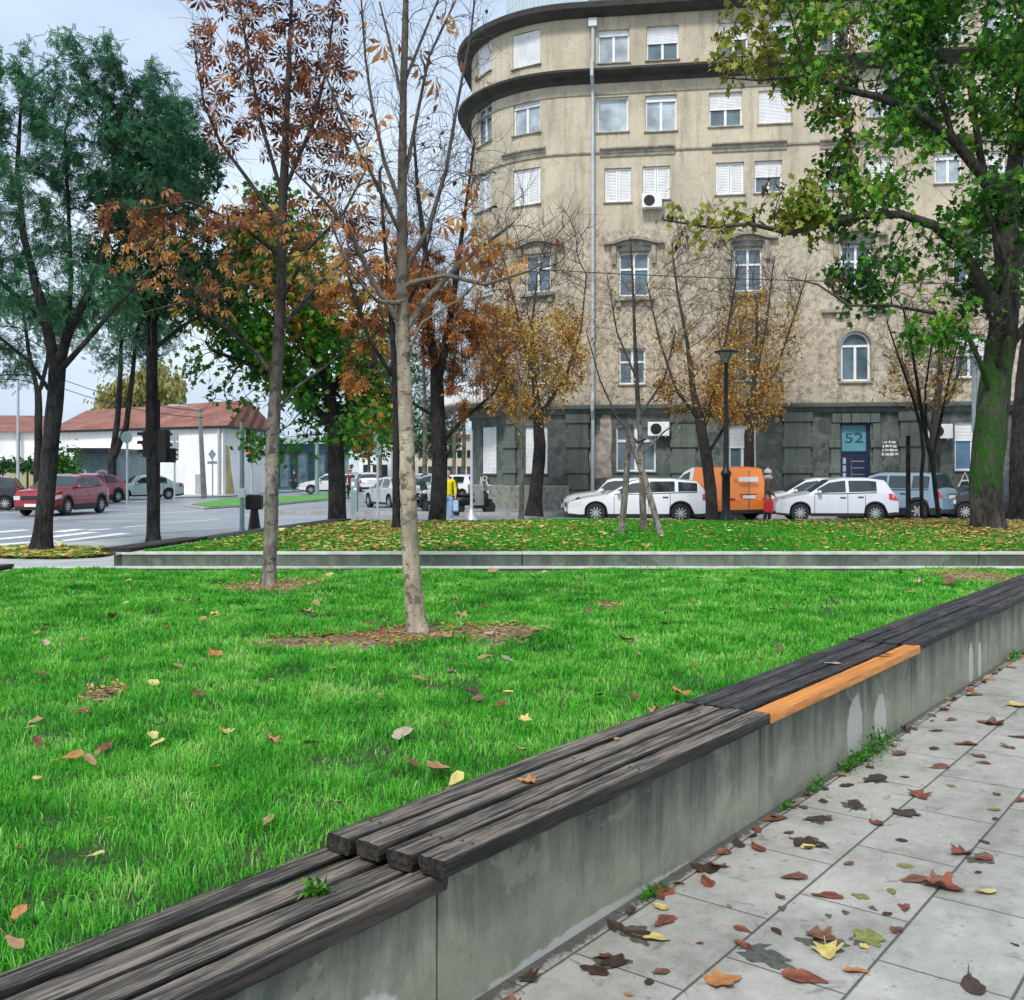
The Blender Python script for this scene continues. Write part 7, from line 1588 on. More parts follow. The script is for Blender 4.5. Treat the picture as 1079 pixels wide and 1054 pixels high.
# lamp
p = G(765, 548, .455); p = Vector((PX(765, 23.2), 23.2, .44)); t = thing('street_lamp', 'black pedestrian lamp post with a flared lantern head on the far bed', 'lamp post', p)
zt = PZ(384, 23.2) - p.z; mb = MB(); mb.lathe([(.13, 0), (.14, .05), (.12, .10), (.095, .25), (.095, 1.05), (.12, 1.08), (.12, 1.14), (.075, 1.2), (.06, 1.35), (.05, 2.4), (.045, zt), (.06, zt + .03)], (0, 0, 0), 16); mb.build('post', M_black_metal, t, smooth=True)
mb = MB(); mb.lathe([(.05, zt + .03), (.075, zt + .06), (.19, zt + .25), (.20, zt + .26), (.06, zt + .26)], (0, 0, 0), 20); mb.build('lamp_shade', simple('lantern_glass', (.30, .30, .27), .25), t, smooth=True)
mb = MB(); mb.lathe([(.06, zt + .262), (.275, zt + .265), (.28, zt + .29), (.17, zt + .33), (.02, zt + .35)], (0, 0, 0), 20)
for a in range(4): c, s = math.cos(a * PI / 2 + .4), math.sin(a * PI / 2 + .4); mb.tube([(c * .06, s * .06, zt + .04), (c * .205, s * .205, zt + .27)], .008, 5)
mb.build('lantern_cap', M_black_metal, t, smooth=True)
# sign pole right
p = Vector((PX(1026.5, 23.0), 23.0, .44)); t = thing('sign_pole', 'tall galvanised pole with two long narrow plates left of the mossy maple', 'sign post', p); mb = MB(); post(mb, Vector(), PZ(383, 23) - .44, .03); mb.build('pole', M_galv, t, smooth=True)
mb = MB(); z1, z0 = PZ(388, 23) - .44, PZ(456, 23) - .44; mb.bbox(-.075, .012, -.06, -.035, z0, z1, .004); mb.bbox(.03, .11, -.06, -.035, z0, z1 - .06, .004); mb.build('plate', M_galv, t)
# slender sign pole with round sign at the corner
Y = 35.4; p = Vector((PX(497, Y), Y, -.10)); t = thing('sign_pole', 'pale sign pole with flared foot beside the corner of the block', 'sign post', p); mb = MB(); mb.lathe([(.26, 0), (.24, .06), (.10, .30), (.055, .45), (.045, 3.1)], (0, 0, 0), 14); mb.build('pole', M_galv, t, smooth=True)
Y = 32.6; p = Vector((PX(398, Y), Y, -.10)); t = thing('sign_pole', 'thin sign pole left of the pale trunk carrying a narrow blue-grey plate', 'sign post', p); mb = MB(); post(mb, Vector(), 2.95, .04); mb.build('pole', M_galv, t, smooth=True)
mb = MB(); mb.bbox(-.12, .12, -.08, -.05, 2.2, 2.95, .01); mb.build('sign_plate', M_green_metal, t)
Y = 40; p = Vector((PX(373.5, Y), Y, -.10)); t = thing('bollard_cabinet', 'grey-green steel cabinet post with white stickers beside the thick maple trunk', 'cabinet', p); mb = MB(); mb.bbox(-.13, .13, -.13, .13, 0, 1.42, .02); mb.build('cabinet_body', M_green_metal, t)
mb = MB(); mb.box(-.10, .02, -.136, -.132, 1.12, 1.28); mb.build('sticker', M_whiteplastic, t)
mb = MB(); mb.box(0, .10, -.136, -.132, .95, 1.05); mb.build('sticker', M_whiteplastic, t)
Y = 68; p = Vector((PX(334, Y), Y, -.10)); t = thing('lamp_column', 'thick pale blue column standing in front of the far white hatchback', 'column', p); mb = MB(); mb.lathe([(.16, 0), (.15, .1), (.13, 3), (.09, 8.5)], (0, 0, 0), 12); mb.build('pole', M_green_metal, t, smooth=True); mb = MB(); mb.tube([(0, 0, 8.5), (-.5, 0, 9.0), (-1.6, 0, 9.1)], .06, 8); mb.bbox(-2.1, -1.4, -.15, .15, 9.03, 9.16, .03); mb.build('lamp_head', M_galv, t)
# green-grey signal pole with pedestrian lights, behind the nearer lawn tree
M_rust_metal = simple('rusty_screw', (.05, .028, .018), .7)
M_redlit = simple('red_signal_lens', (.75, .02, .02), .2); M_redlit.node_tree.nodes['Principled BSDF'].inputs['Emission Color'].default_value = (1, .03, .02, 1); M_redlit.node_tree.nodes['Principled BSDF'].inputs['Emission Strength'].default_value = 1.2
M_offlens = simple('dark_signal_lens', (.03, .03, .03), .2)
def signal(parent, c, ang, lit=0, s=1.0, back=True):
    M = Matrix.Translation(c) @ Matrix.Rotation(ang, 4, 'Z'); mb = MB(); mb.bbox(-.17 * s, .17 * s, -.10 * s, .16 * s, -.5 * s, .5 * s, .03 * s, M)
    for k in range(3):
        z = (.33 - .33 * k) * s
        for a in range(9):
            a0, a1 = PI * a / 9, PI * (a + 1) / 9
            mb.add([M @ Vector(q) for q in ((.13 * s * math.cos(a0), -.10 * s, z + .13 * s * math.sin(a0)), (.13 * s * math.cos(a1), -.10 * s, z + .13 * s * math.sin(a1)), (.13 * s * math.cos(a1), -.30 * s, z + .12 * s * math.sin(a1)), (.13 * s * math.cos(a0), -.30 * s, z + .12 * s * math.sin(a0)))], [(0, 1, 2, 3)])
    o = mb.build('signal_head', M_black_metal, parent)
    for k in range(3):
        z = (.33 - .33 * k) * s; mb = MB(); mb.lathe([(.115 * s, 0), (.08 * s, .03 * s)], (0, 0, 0), 16, M @ Matrix.Translation((0, -.105 * s, z)) @ Matrix.Rotation(R(90), 4, 'X')); mb.build('signal_lens', M_redlit if (lit and k == 0) else M_offlens, o)
p = Vector((PX(255, 27.2), 27.2, 0)); t = thing('traffic_light', 'grey-green signal pole with small red pedestrian light by the far bed side wall', 'traffic light', p); mb = MB(); mb.lathe([(.09, 0), (.08, .06), (.065, .1), (.06, PZ(445, 27.2))], (0, 0, 0), 12); mb.build('pole', M_green_metal, t, smooth=True)
signal(t, Vector((.17, .05, PZ(459, 27.2))), R(95), 0, .42)
mb = MB(); mb.bbox(-.09, .09, -.07, .07, .9, 1.15, .02); mb.build('push_button_box', M_whiteplastic, t)
p = Vector((PX(265, 46), 46, -.05)); t = thing('traffic_light', 'distant thin pole traffic light showing red against the white depot', 'traffic light', p); mb = MB(); post(mb, Vector(), 2.7, .05); mb.build('pole', M_galv, t, smooth=True); signal(t, Vector((-.04, -.1, PZ(481, 46) + .05)), R(-20), 1, .55)
p = Vector((PX(166, 24.2), 24.2, 0)); t = thing('traffic_light', 'black vehicle signal heads on a dark pole hidden behind the straight trunk', 'traffic light', p); mb = MB(); post(mb, Vector(), 3.3, .06); mb.build('pole', M_black_metal, t, smooth=True)
signal(t, Vector((-.28, 0, PZ(468, 24.2))), R(-75), 0, .62); signal(t, Vector((.13, .05, PZ(470, 24.2))), R(170), 0, .78); signal(t, Vector((.36, .05, PZ(480, 24.2))), R(70), 0, .34)
# bin
p = Vector((PX(268, 27.6), 27.6, 0)); t = thing('litter_bin', 'black square litter bin on a tapered foot beside the signal pole', 'litter bin', p); z0, z1 = PZ(537, 27.6), PZ(522, 27.6); mb = MB()
mb.lathe([(.19, 0), (.17, .05), (.10, z0)], (0, 0, 0), 14); mb.build('foot', M_black_metal, t, smooth=True); mb = MB(); mb.bbox(-.21, .21, -.17, .17, z0, z1, .03); mb.build('bin_body', M_black_metal, t); mb = MB(); mb.bbox(-.16, .16, -.13, .13, z1 + .002, z1 + .05, .02); mb.build('lid', M_galv, t)
# far poles against the depot
Y = 66; p = Vector((PX(215, Y), Y, -.06)); t = thing('utility_pole', 'grey concrete lamp mast with a short arm before the depot wall', 'utility pole', p); mb = MB(); mb.tube([(0, 0, 0), (-.28, 0, PZ(430, Y))], [.19, .11], 10); mb.build('pole', M_kerb, t, smooth=True); mb = MB(); z = PZ(432, Y); mb.tube([(-.28, 0, z), (-.9, -.3, z + .25), (-1.6, -.5, z + .3)], .05, 6); mb.bbox(-2.1, -1.4, -.62, -.4, z + .26, z + .36, .02); mb.build('lamp_head', M_galv, t)
Y = 60; p = Vector((PX(184, Y), Y, -.10)); t = thing('sign_pole', 'thin pole with a tall two panel sign right of the straight trunk', 'sign post', p); mb = MB(); post(mb, Vector(), PZ(453, Y), .05); mb.build('pole', M_galv, t, smooth=True); mb = MB(); mb.bbox(-.27, .27, -.09, -.06, PZ(463, Y), PZ(452, Y), .01); mb.bbox(-.27, .27, -.09, -.06, PZ(482, Y), PZ(464, Y), .01); mb.build('sign_plate', M_galv, t)
Y = 64; p = Vector((PX(224, Y), Y, -.06)); t = thing('sign_pole', 'small diamond and bar sign on a thin pole before the depot drainpipe', 'sign post', p); mb = MB(); post(mb, Vector(), PZ(474, Y), .04); mb.build('pole', M_galv, t, smooth=True); mb = MB(); c = PZ(478, Y); mb.add([(0, -.08, c - .35), (.25, -.08, c), (0, -.08, c + .35), (-.25, -.08, c)], [(0, 1, 2, 3)]); mb.bbox(-.3, .3, -.09, -.06, c - .6, c - .42, .01); mb.build('sign_plate', M_galv, t)
Y = 52; p = Vector((PX(134, Y), Y, -.10)); t = thing('sign_pole', 'grey pole with round traffic sign in front of the twin trunked tree', 'sign post', p); mb = MB(); post(mb, Vector(), PZ(455, Y) + .1, .06); mb.build('pole', M_galv, t, smooth=True); mb = MB(); mb.lathe([(.28, -.012), (.30, 0), (.28, .012)], (0, 0, 0), 24, Matrix.Translation((0, -.09, PZ(461, Y) + .1)) @ Matrix.Rotation(R(90), 4, 'X')); mb.build('sign_plate', M_green_metal, t)
Y = 70; p = Vector((PX(19, 60), 60, -.10)); t = thing('street_lamp', 'tall thin lamp mast with one long arm at far left', 'lamp post', p); mb = MB(); post(mb, Vector(), PZ(379, 60), .10, .06); mb.tube([(0, 0, PZ(379, 60)), (1.2, 0, PZ(378, 60)), (-2.2, 0, PZ(377, 60) + .1)], .05, 6); mb.build('pole', M_galv, t)
# overhead wires at the junction
for (u0, v0, Y0, u1, v1, Y1, lab) in ((19, 380, 60, 215, 433, 66, 'upper overhead wire from the left mast to the concrete mast'), (19, 390, 60, 215, 440, 66, 'lower overhead wire from the left mast to the concrete mast')):
    mb = MB(); a, b_ = PT(u0, v0, Y0), PT(u1, v1, Y1); mb.tube([a.lerp(b_, i / 12) - Vector((0, 0, 1.2 * (i / 12) * (1 - i / 12) * 4 * .5)) for i in range(13)], .02, 4); tag(mb.build('overhead_wire', M_black_metal), lab, 'wire', 'wires over the junction')

# screws and knots of the new board, bolts of the old ones
for t_ in [o for o in C.objects if o.name.startswith('bench_seat')][:8]:
    for bo in [c for c in t_.children if c.name.startswith('board')]:
        L = max(v.co.x for v in bo.data.vertices); th_ = .0505; mb = MB()
        wd_ = max(v.co.y for v in bo.data.vertices)
        for q in (.16, L / 2, L - .16):
            for f in (.3, .7): mb.lathe([(.0055, 0), (.0055, .0012), (.002, .0016)], (q, wd_ * f, th_ + .0005), 8)
        if bo.data.materials[0] is M_orange_wood or (1.2 < root_of(bo).location.y < 3.5 and root_of(bo).location.x > -2.2):
            for q in (.16, L / 2, L - .16):
                for f in (.3, .7): m1 = MB(); m1.lathe([(.0055, 0), (.0055, .0012), (.002, .0016)], (q, wd_ * f, th_ + .0005), 8); m1.build('screw', M_galv if bo.data.materials[0] is M_orange_wood else M_rust_metal, bo)
# ================================================================ weeds at the wall foot
M_weed = leaf_mat('weed_leaves', [(0, (.012, .06, .006)), (.5, (.04, .20, .014)), (1, (.14, .36, .04))], .3)
for i, (u, v, rr_, n, lab) in enumerate(((905, 793, .17, 520, 'large green weed clump growing at the wall foot below the orange board'), (880, 806, .10, 260, 'middle sized weed tuft against the left side of the large weed clump'), (850, 832, .07, 140, 'small weed tuft at the wall foot below the bench joint'), (680, 949, .055, 90, 'tiny weed sprout at the wall foot nearest the viewer'), (1046, 694, .10, 200, 'green weed tuft at the wall foot near the right picture edge'), (817, 850, .04, 60, 'tiny weed sprout left of the small weed tuft'))):
    c = G(u, v, 0); c = AB(c.x * DX + c.y * DY, -1.955); t = thing('weed', lab, 'weed', (c.x, c.y, .004), WALL_ROT); t.rotation_euler = (0, 0, 0); r = np.random.RandomState(i + 60)
    q = r.randn(n, 3) * np.array([rr_ * .9, rr_ * .28, rr_ * .30]); P = np.array(c)[None] + np.c_[q[:, 0] * DX + np.abs(q[:, 1]) * DY, q[:, 0] * DY - np.abs(q[:, 1]) * DX, np.abs(q[:, 2]) * (1.2 - np.clip(np.abs(q[:, 0]) / rr_ / 2.5, 0, .9)) + .012]
    D = np.c_[r.randn(n) * .5, r.randn(n) * .5, np.full(n, .9)]
    leaves('foliage', P, D, r.uniform(.010, .030, n), 'oval', M_weed, t, r, -.3, .6, .4)
c = AB(2.05, -2.16, .445); t = thing('grass_tuft', 'small pulled grass tuft lying on the nearest bench', 'grass tuft', G(331, 937, .447)); r = np.random.RandomState(90); n = 60
leaves('blades', np.array(G(331, 937, .452))[None] + r.randn(n, 3) * np.array([.018, .010, .004]), r.randn(n, 3) * .5, r.uniform(.02, .04, n), 'oval', M_weed, t, r, 0, .6, .8)

# ================================================================ fallen leaves, one object each
def curl_leaf(shape, seed, curl):
    r = random.Random(seed)
    if shape == 'maple': ol = [(-.05, .06), (.0, .40), (.12, .34), (.24, .30), (.34, .52), (.48, .58), (.52, .40), (.60, .24), (.78, .20), (1.0, 0), (.78, -.20), (.60, -.24), (.52, -.42), (.46, -.55), (.33, -.50), (.24, -.28), (.10, -.36), (.0, -.40), (-.05, -.06)]
    elif shape == 'oval': ol = [(math.cos(a) * .5 * (1 + r.uniform(-.12, .06)) + .45, math.sin(a) * .23 * (1.0 + .3 * math.cos(a) + r.uniform(-.25, .2)) + .05 * math.sin(a * 1.0) ** 2 * math.cos(a)) for a in [2 * PI * k / 18 for k in range(18)]]
    else: ol = [(math.cos(a) * .5 * (1 + r.uniform(-.16, .08)) + .45, math.sin(a) * .34 * (1 + r.uniform(-.2, .15)) + .04 * math.sin(5 * a)) for a in [2 * PI * k / 18 for k in range(18)]]
    n = len(ol); c = (.42, 0); V = [(c[0], c[1])]
    for f in (.35, .7, 1.0): V += [(c[0] + (x - c[0]) * f, c[1] + (y - c[1]) * f) for x, y in ol]
    ax = r.uniform(-.5, .5); k1, k2 = r.uniform(.5, 1.3) * curl, r.uniform(-.4, 1.0) * curl; ph = r.uniform(0, 6)
    out = []
    for i, (x, y) in enumerate(V):
        u = x - .42; yy = y + ax * u * .4; z = k1 * yy * yy * 1.5 + k2 * u * u * .7 + curl * .06 * math.sin(9 * u + ph) * math.sin(8 * y + ph) + .03 * abs(math.sin(6 * math.atan2(y, u))) * curl * math.hypot(u, y)
        sh = 1 - .28 * curl * abs(k1) * min(1, abs(yy) * 2); out.append((u, y * sh, z))
    F = [(0, 1 + k, 1 + (k + 1) % n) for k in range(n)]
    for q in range(2):
        for k in range(n): a = 1 + q * n; F.append((a + k, a + n + k, a + n + (k + 1) % n, a + (k + 1) % n))
    b = len(out); out += [(-.42, -.012, .02), (-.42, .012, .02), (-.85, .03 + .1 * ax, .05 + .1 * curl), (-.85, .01 + .1 * ax, .05 + .1 * curl), (.42, 0, max(0, k2 * .15) + .0)]
    F += [(b, b + 1, b + 2, b + 3)]
    mz = min(p[2] for p in out); return [(x, y, z - mz) for x, y, z in out], F
def fleaf_mat(name, lo, hi, rough=.45):
    m, nt, b, o = new_mat(name); v = coords(nt); f = noise(nt, v, 3.0, 5, .65)
    vein = noise(nt, coords(nt, (3, 14, 3)), 1.5, 5, .7, 1.0)
    nt.links.new(ramp(nt, mth(nt, 'ADD', mth(nt, 'MULTIPLY', f, .8), mth(nt, 'MULTIPLY', vein, .2)), [(.32, lo), (.68, hi)]), b.inputs['Base Color']); b.inputs['Roughness'].default_value = rough; bump(nt, b, vein, .4, .05)
    return m
FM = {'dark brown': fleaf_mat('dark_wet_leaf', (.022, .014, .012), (.085, .040, .026), .25), 'red-brown': fleaf_mat('red_brown_leaf', (.055, .014, .009), (.34, .095, .045), .3), 'brown': fleaf_mat('brown_leaf', (.05, .022, .014), (.30, .13, .07), .3),
      'orange': fleaf_mat('orange_leaf', (.30, .10, .03), (.58, .27, .08)), 'yellow': fleaf_mat('yellow_leaf', (.46, .32, .07), (.72, .62, .22)), 'olive': fleaf_mat('olive_leaf', (.10, .11, .03), (.30, .32, .08)), 'tan': fleaf_mat('tan_leaf', (.24, .12, .06), (.48, .29, .15)), 'pale': fleaf_mat('pale_leaf', (.30, .24, .17), (.52, .43, .32))}
_lm = {}
def leaf_obj(pos, size, colour, shape, curl, seed, label, group, rz=None, tilt=.12):
    key = (shape, seed % 6, round(curl, 1), colour)
    if key not in _lm:
        V, F = curl_leaf(shape, seed % 6 + 11, curl); me = bpy.data.meshes.new('fallen_leaf'); me.from_pydata(V, [], F); me.polygons.foreach_set('use_smooth', [True] * len(F)); me.materials.append(FM[colour]); me.update(); _lm[key] = me
    r = random.Random(seed * 7 + 1); o = bpy.data.objects.new('fallen_leaf', _lm[key]); C.objects.link(o); o.location = pos; o.scale = (size, size, size)
    o.rotation_euler = (r.uniform(-tilt, tilt), r.uniform(-tilt, tilt), r.uniform(0, 6.28) if rz is None else rz); tag(o, label, 'leaf', group); return o
z6 = lambda x, y: (600 + x * .444, 750 + y * .4438)
PAVE = [(830, 200, 58, 'red-brown', 'maple'), (800, 240, 75, 'dark brown', 'maple'), (728, 262, 68, 'red-brown', 'oval'), (875, 132, 60, 'brown', 'oval'), (970, 105, 38, 'brown', 'round'), (980, 122, 42, 'brown', 'oval'), (865, 88, 36, 'dark brown', 'round'), (785, 98, 66, 'brown', 'oval'), (868, 45, 44, 'dark brown', 'oval'),
        (1000, 28, 62, 'brown', 'maple'), (940, 78, 60, 'red-brown', 'oval'), (1062, 60, 50, 'dark brown', 'oval'), (725, 160, 88, 'dark brown', 'oval'), (660, 175, 50, 'dark brown', 'oval'), (675, 222, 78, 'dark brown', 'oval'), (590, 255, 78, 'dark brown', 'oval'), (602, 212, 34, 'dark brown', 'round'), (568, 314, 84, 'dark brown', 'maple'), (566, 322, 40, 'yellow', 'round'),
        (530, 395, 74, 'brown', 'oval'), (500, 440, 42, 'brown', 'oval'), (610, 437, 84, 'red-brown', 'oval'), (690, 438, 44, 'olive', 'round'), (795, 465, 60, 'red-brown', 'oval'), (755, 480, 30, 'dark brown', 'round'), (765, 427, 44, 'olive', 'oval'), (985, 430, 62, 'yellow', 'oval'), (888, 418, 92, 'red-brown', 'maple'), (810, 400, 84, 'brown', 'oval'), (928, 335, 60, 'red-brown', 'maple'),
        (980, 350, 58, 'red-brown', 'oval'), (1005, 232, 36, 'olive', 'round'), (1015, 196, 28, 'red-brown', 'round'), (1070, 212, 46, 'red-brown', 'oval'), (775, 520, 44, 'red-brown', 'round'), (612, 571, 82, 'yellow', 'maple'), (600, 535, 76, 'brown', 'maple'), (705, 540, 84, 'olive', 'maple'), (412, 555, 54, 'red-brown', 'oval'), (365, 640, 92, 'orange', 'maple'), (562, 635, 112, 'red-brown', 'oval'),
        (682, 617, 68, 'orange', 'oval'), (955, 646, 120, 'dark brown', 'oval'), (220, 617, 52, 'brown', 'round'), (188, 642, 38, 'dark brown', 'round'), (205, 540, 72, 'yellow', 'round'), (225, 498, 84, 'red-brown', 'oval'), (160, 528, 92, 'dark brown', 'oval'), (100, 592, 80, 'dark brown', 'maple'), (55, 612, 96, 'dark brown', 'oval'), (216, 465, 50, 'yellow', 'round'), (320, 372, 76, 'dark brown', 'maple'), (325, 403, 66, 'red-brown', 'oval'),
        (400, 312, 66, 'dark brown', 'oval'), (445, 322, 66, 'red-brown', 'oval'), (490, 255, 76, 'brown', 'oval'), (520, 288, 30, 'brown', 'round'), (550, 225, 42, 'brown', 'oval'), (712, 132, 28, 'brown', 'round'), (795, 155, 24, 'brown', 'round'), (905, 176, 24, 'olive', 'round'), (790, 306, 34, 'dark brown', 'round'), (664, 363, 30, 'brown', 'round'), (797, 366, 42, 'olive', 'round'), (412, 518, 48, 'red-brown', 'oval'), (310, 550, 20, 'red-brown', 'round'), (140, 672, 26, 'tan', 'round'),
        (1010, 255, 30, 'dark brown', 'oval'), (985, 310, 36, 'dark brown', 'oval'), (970, 382, 22, 'dark brown', 'round'), (1056, 552, 26, 'dark brown', 'oval'), (380, 462, 24, 'olive', 'oval'), (493, 522, 48, 'dark brown', 'oval'), (700, 558, 30, 'yellow', 'round'), (1040, 85, 44, 'brown', 'oval'), (905, 20, 36, 'brown', 'oval'), (1064, -15, 60, 'yellow', 'maple'), (960, -40, 50, 'brown', 'oval'), (900, -30, 40, 'tan', 'oval')]
import collections
seen = collections.Counter(); ORD = ['wall-side', 'second', 'third', 'fourth', 'fifth', 'sixth', 'seventh', 'eighth']
SECN = {0: 'nearest bench', 1: 'nearest bench', 2: 'second bench', 3: 'orange-boarded bench', 4: 'bench past the orange board', 5: 'fourth bench', 6: 'fifth bench'}
def pave_label(p, colour, shape, s):
    a, b = p.x * DX + p.y * DY, p.x * DY - p.y * DX; row = int(max(0, (b + 1.93) / .41)); bench = 1 if a < 2.22 else 2 if a < 4.47 else 3 if a < 6.8 else 4 if a < 9.1 else 5
    sz = 'large' if s > .14 else 'small' if s < .07 else 'medium'; shp = {'maple': 'lobed', 'oval': 'narrow', 'round': 'rounded'}[shape]
    return f"{sz} {colour} {shp} leaf, {ORD[min(row, 7)]} slab row, level with the {SECN[bench]}"
for i, (x, y, s, col, shp) in enumerate(PAVE):
    u, v = z6(x, y); p = G(u, v, .006); size = s * .444 * p.y / FP * (.95 if col not in ('dark brown',) else .9)
    leaf_obj((p.x, p.y, .006 + .0004 * (i % 7)), size, col, shp, .12 if col in ('dark brown', 'olive') else random.Random(i).choice((.25, .4, .6)), i, pave_label(p, col, shp, size), 'fallen leaves on the slab paving', tilt=.03 if col == 'dark brown' else .12)
# damp prints where leaves have lain
M_damp = simple('damp_leaf_print', (.085, .085, .07), .3, var=.5, scale=40, bmp=.3)
for i, (x, y, s) in enumerate(((470, 590, 120), (440, 565, 70), (605, 555, 110), (700, 545, 84), (90, 600, 110), (155, 530, 105), (570, 312, 86), (725, 162, 80), (590, 258, 74), (675, 224, 80), (720, 470, 26), (615, 488, 24), (655, 480, 26), (975, 352, 80), (850, 402, 90), (240, 385, 40), (505, 470, 30))):
    u, v = z6(x, y); p = G(u, v, 0); rr = random.Random(i); sz = s * .444 * p.y / FP / 2; n = 26; an = rr.uniform(0, 3); pts = []
    for k in range(n): a = 2 * PI * k / n; q = sz * (1 + .22 * math.sin(3 * a + i) + .18 * math.sin(7 * a + i * 2) + rr.uniform(-.12, .12)); X, Yq = q * math.cos(a), q * .62 * math.sin(a); pts.append((p.x + X * math.cos(an) - Yq * math.sin(an), p.y + X * math.sin(an) + Yq * math.cos(an)))
    sheet('damp_print', pts, .0052 + .00005 * i, M_damp)
# strip of decayed leaf mush along the wall foot
rr = random.Random(8)
for i in range(46):
    a = 1.9 + i * .19 + rr.uniform(-.06, .06); b = -1.975 + abs(rr.gauss(0, .035)); p = AB(a, b + .03, .006); col = rr.choice(['dark brown', 'dark brown', 'red-brown', 'brown', 'tan']); s = rr.uniform(.05, .11); shp = rr.choice(['oval', 'maple', 'round'])
    bench = 1 if a < 2.22 else 2 if a < 4.47 else 3 if a < 6.8 else 4 if a < 9.1 else 5
    leaf_obj((p.x, p.y, .008), s, col, shp, rr.choice((.4, .7, 1.0)), 500 + i, f"{'small' if s < .07 else 'medium' if s < .09 else 'large'} {col} {({'maple': 'lobed', 'oval': 'narrow', 'round': 'rounded'}[shp])} leaf at the wall foot below the {SECN[bench]}", 'fallen leaves gathered at the wall foot', tilt=.4)
# leaves on the lawn
LAWN = [(461, 806, 46, 'tan', 'round', 'large'), (432, 798, 34, 'brown', 'oval', ''), (480, 818, 40, 'yellow', 'oval', ''), (425, 769, 34, 'pale', 'round', ''), (14, 986, 34, 'tan', 'oval', ''), (20, 955, 26, 'orange', 'round', ''), (227, 687, 22, 'orange', 'maple', ''), (186, 698, 18, 'tan', 'oval', ''), (162, 717, 18, 'yellow', 'round', ''), (88, 671, 14, 'tan', 'oval', ''), (37, 756, 18, 'tan', 'round', ''), (110, 735, 26, 'tan', 'oval', ''), (115, 727, 20, 'red-brown', 'maple', ''), (96, 730, 20, 'dark brown', 'oval', ''),
        (75, 793, 34, 'orange', 'oval', ''), (95, 797, 30, 'tan', 'oval', ''), (40, 815, 22, 'yellow', 'oval', ''), (165, 640, 14, 'dark brown', 'maple', ''), (190, 630, 16, 'tan', 'oval', ''), (213, 640, 14, 'yellow', 'oval', ''), (214, 650, 14, 'tan', 'round', ''), (323, 643, 18, 'tan', 'maple', ''), (334, 634, 16, 'tan', 'oval', ''), (272, 641, 12, 'red-brown', 'oval', ''), (375, 738, 18, 'tan', 'oval', ''), (402, 728, 18, 'tan', 'oval', ''), (437, 708, 14, 'brown', 'oval', ''), (497, 727, 22, 'dark brown', 'maple', ''), (443, 712, 22, 'tan', 'oval', ''), (225, 804, 22, 'orange', 'oval', ''),
        (283, 860, 22, 'tan', 'round', ''), (112, 858, 22, 'tan', 'oval', ''), (20, 888, 22, 'brown', 'oval', ''), (565, 662, 20, 'tan', 'round', ''), (545, 664, 22, 'brown', 'oval', ''), (577, 660, 18, 'tan', 'round', ''), (486, 647, 20, 'tan', 'maple', ''), (490, 660, 18, 'red-brown', 'oval', ''), (661, 672, 24, 'tan', 'maple', ''), (672, 686, 18, 'tan', 'oval', ''), (600, 685, 14, 'brown', 'oval', ''), (607, 672, 14, 'tan', 'oval', ''), (715, 727, 30, 'orange', 'maple', ''), (665, 675, 18, 'brown', 'oval', ''), (535, 693, 26, 'pale', 'round', ''), (512, 690, 22, 'tan', 'round', ''), (520, 600, 14, 'tan', 'maple', ''), (550, 617, 12, 'brown', 'oval', ''), (755, 610, 10, 'pale', 'round', ''), (960, 622, 16, 'tan', 'oval', ''), (1000, 612, 18, 'brown', 'maple', ''), (1015, 607, 16, 'tan', 'round', ''), (270, 720, 18, 'brown', 'oval', ''), (286, 713, 14, 'tan', 'oval', ''), (350, 702, 14, 'tan', 'oval', ''), (700, 655, 14, 'brown', 'oval', ''), (815, 640, 12, 'tan', 'round', ''), (620, 640, 16, 'brown', 'oval', ''), (390, 655, 20, 'brown', 'oval', ''), (345, 668, 20, 'dark brown', 'oval', ''), (470, 667, 22, 'tan', 'oval', ''), (40, 617, 10, 'tan', 'oval', ''), (135, 610, 10, 'yellow', 'oval', ''), (8, 640, 12, 'tan', 'oval', ''), (350, 840, 20, 'pale', 'round', ''), (100, 895, 24, 'yellow', 'oval', '')]
def lawn_place(u, v):
    if v > 800: d = 'beside the nearest bench'
    elif v > 700: d = 'mid lawn'
    elif v > 640: d = 'around the pale trunked tree'
    else: d = 'by the far border'
    lr = 'far left' if u < 200 else 'left' if u < 400 else 'centre' if u < 560 else 'right' if u < 760 else 'far right'
    return f"{d}, {lr}"
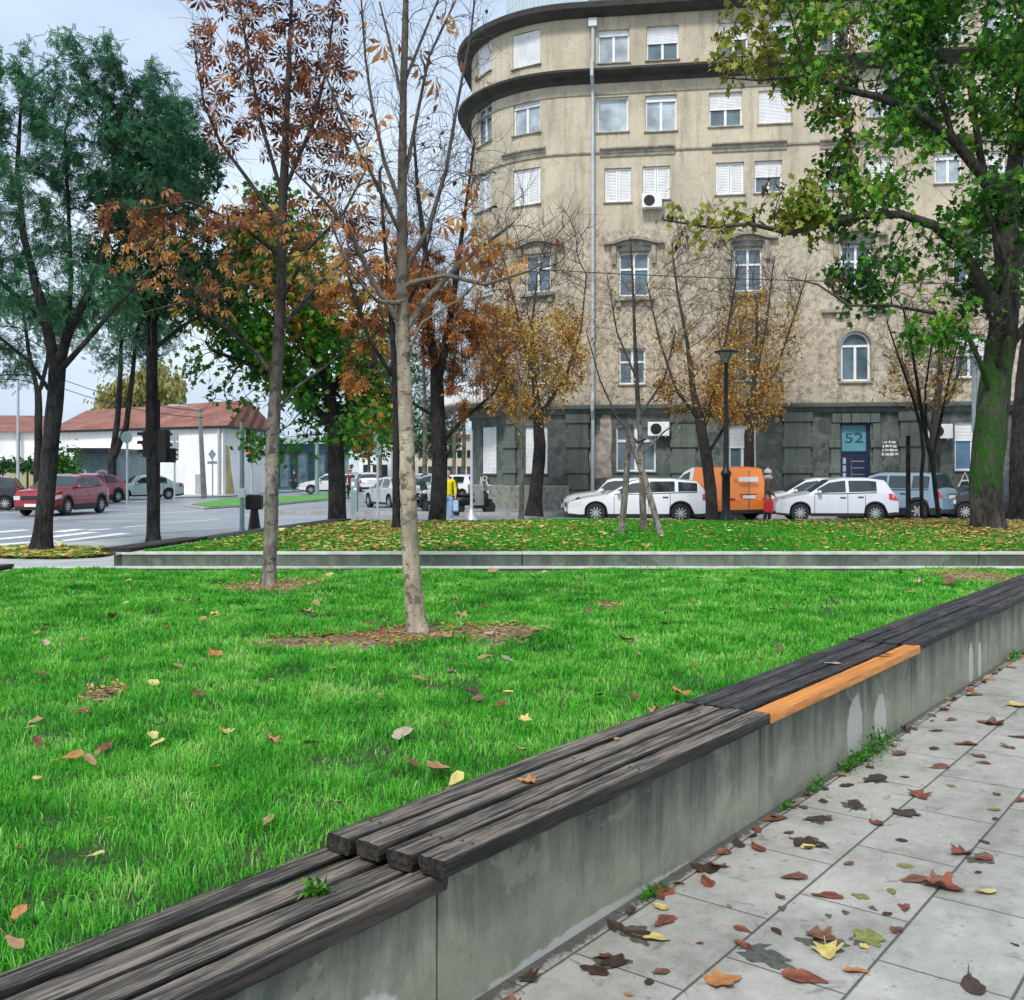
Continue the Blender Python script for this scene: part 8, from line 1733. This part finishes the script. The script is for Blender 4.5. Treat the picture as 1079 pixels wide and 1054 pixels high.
for i, (u, v, s, col, shp, _) in enumerate(LAWN):
    p = G(u, v, .49); size = s * p.y / FP
    leaf_obj((p.x, p.y, .474), size * .85, col, shp, .5, 900 + i, f"{'large' if size > .12 else 'small' if size < .09 else 'medium'} {col} {({'maple': 'lobed', 'oval': 'narrow', 'round': 'rounded'}[shp])} leaf in the grass {lawn_place(u, v)}", 'fallen leaves in the lawn grass', tilt=.35)
rr = random.Random(77); k = 0
while k < 80:
    u, v = rr.uniform(-5, 1000), 601 + 190 * rr.random() ** 2.0; p = G(u, v, .48); b = p.x * DY - p.y * DX
    if b > -2.45 or p.x < -5.8 or p.y > 12.0: continue
    k += 1; col = rr.choice(['tan', 'brown', 'tan', 'yellow', 'red-brown', 'pale']); shp = rr.choice(['oval', 'round', 'maple']); size = rr.uniform(.05, .105)
    leaf_obj((p.x, p.y, .470), size, col, shp, rr.choice((.4, .8)), 1200 + k, f"{'large' if size > .12 else 'small' if size < .09 else 'medium'} {col} {({'maple': 'lobed', 'oval': 'narrow', 'round': 'rounded'}[shp])} leaf in the grass {lawn_place(u, v)}", 'fallen leaves in the lawn grass', tilt=.4)
# leaves lying on the benches
for i, (u, v, z, s, col, shp, lab) in enumerate(((555, 824, .503, 17, 'orange', 'maple', 'small crumpled orange leaf lying between boards of the weathered bench'), (931, 690, .503, 17, 'dark brown', 'oval', 'dark curled leaf lying on the orange board end'), (877, 699, .497, 16, 'pale', 'oval', 'whitish narrow leaf lying on the dark boards beside the orange board'), (843, 746, .0, 1, '', '', ''), (650, 779, .503, 12, 'tan', 'oval', 'tan sliver of leaf on the weathered bench near its middle'))):
    if not lab: continue
    p = G(u, v, z); leaf_obj((p.x, p.y, z), s * p.y / FP * 1.1, col, shp, .6 if col == 'orange' else .3, 1400 + i, lab, None, tilt=.1)

same = collections.defaultdict(list)
for o in C.objects:
    if o.name.startswith('fallen_leaf'): same[o['label']].append(o)
WN = ['nearest', 'second nearest', 'third nearest', 'fourth nearest', 'fifth nearest', 'sixth nearest', 'seventh nearest', 'eighth nearest', 'ninth nearest']
for lab, L_ in same.items():
    if len(L_) > 1:
        L_.sort(key=lambda o: o.location.y)
        for i, o in enumerate(L_): o['label'] = (WN[i] if i < len(L_) - 1 or len(L_) > 9 else 'farthest') + ' ' + lab if i < 9 else lab
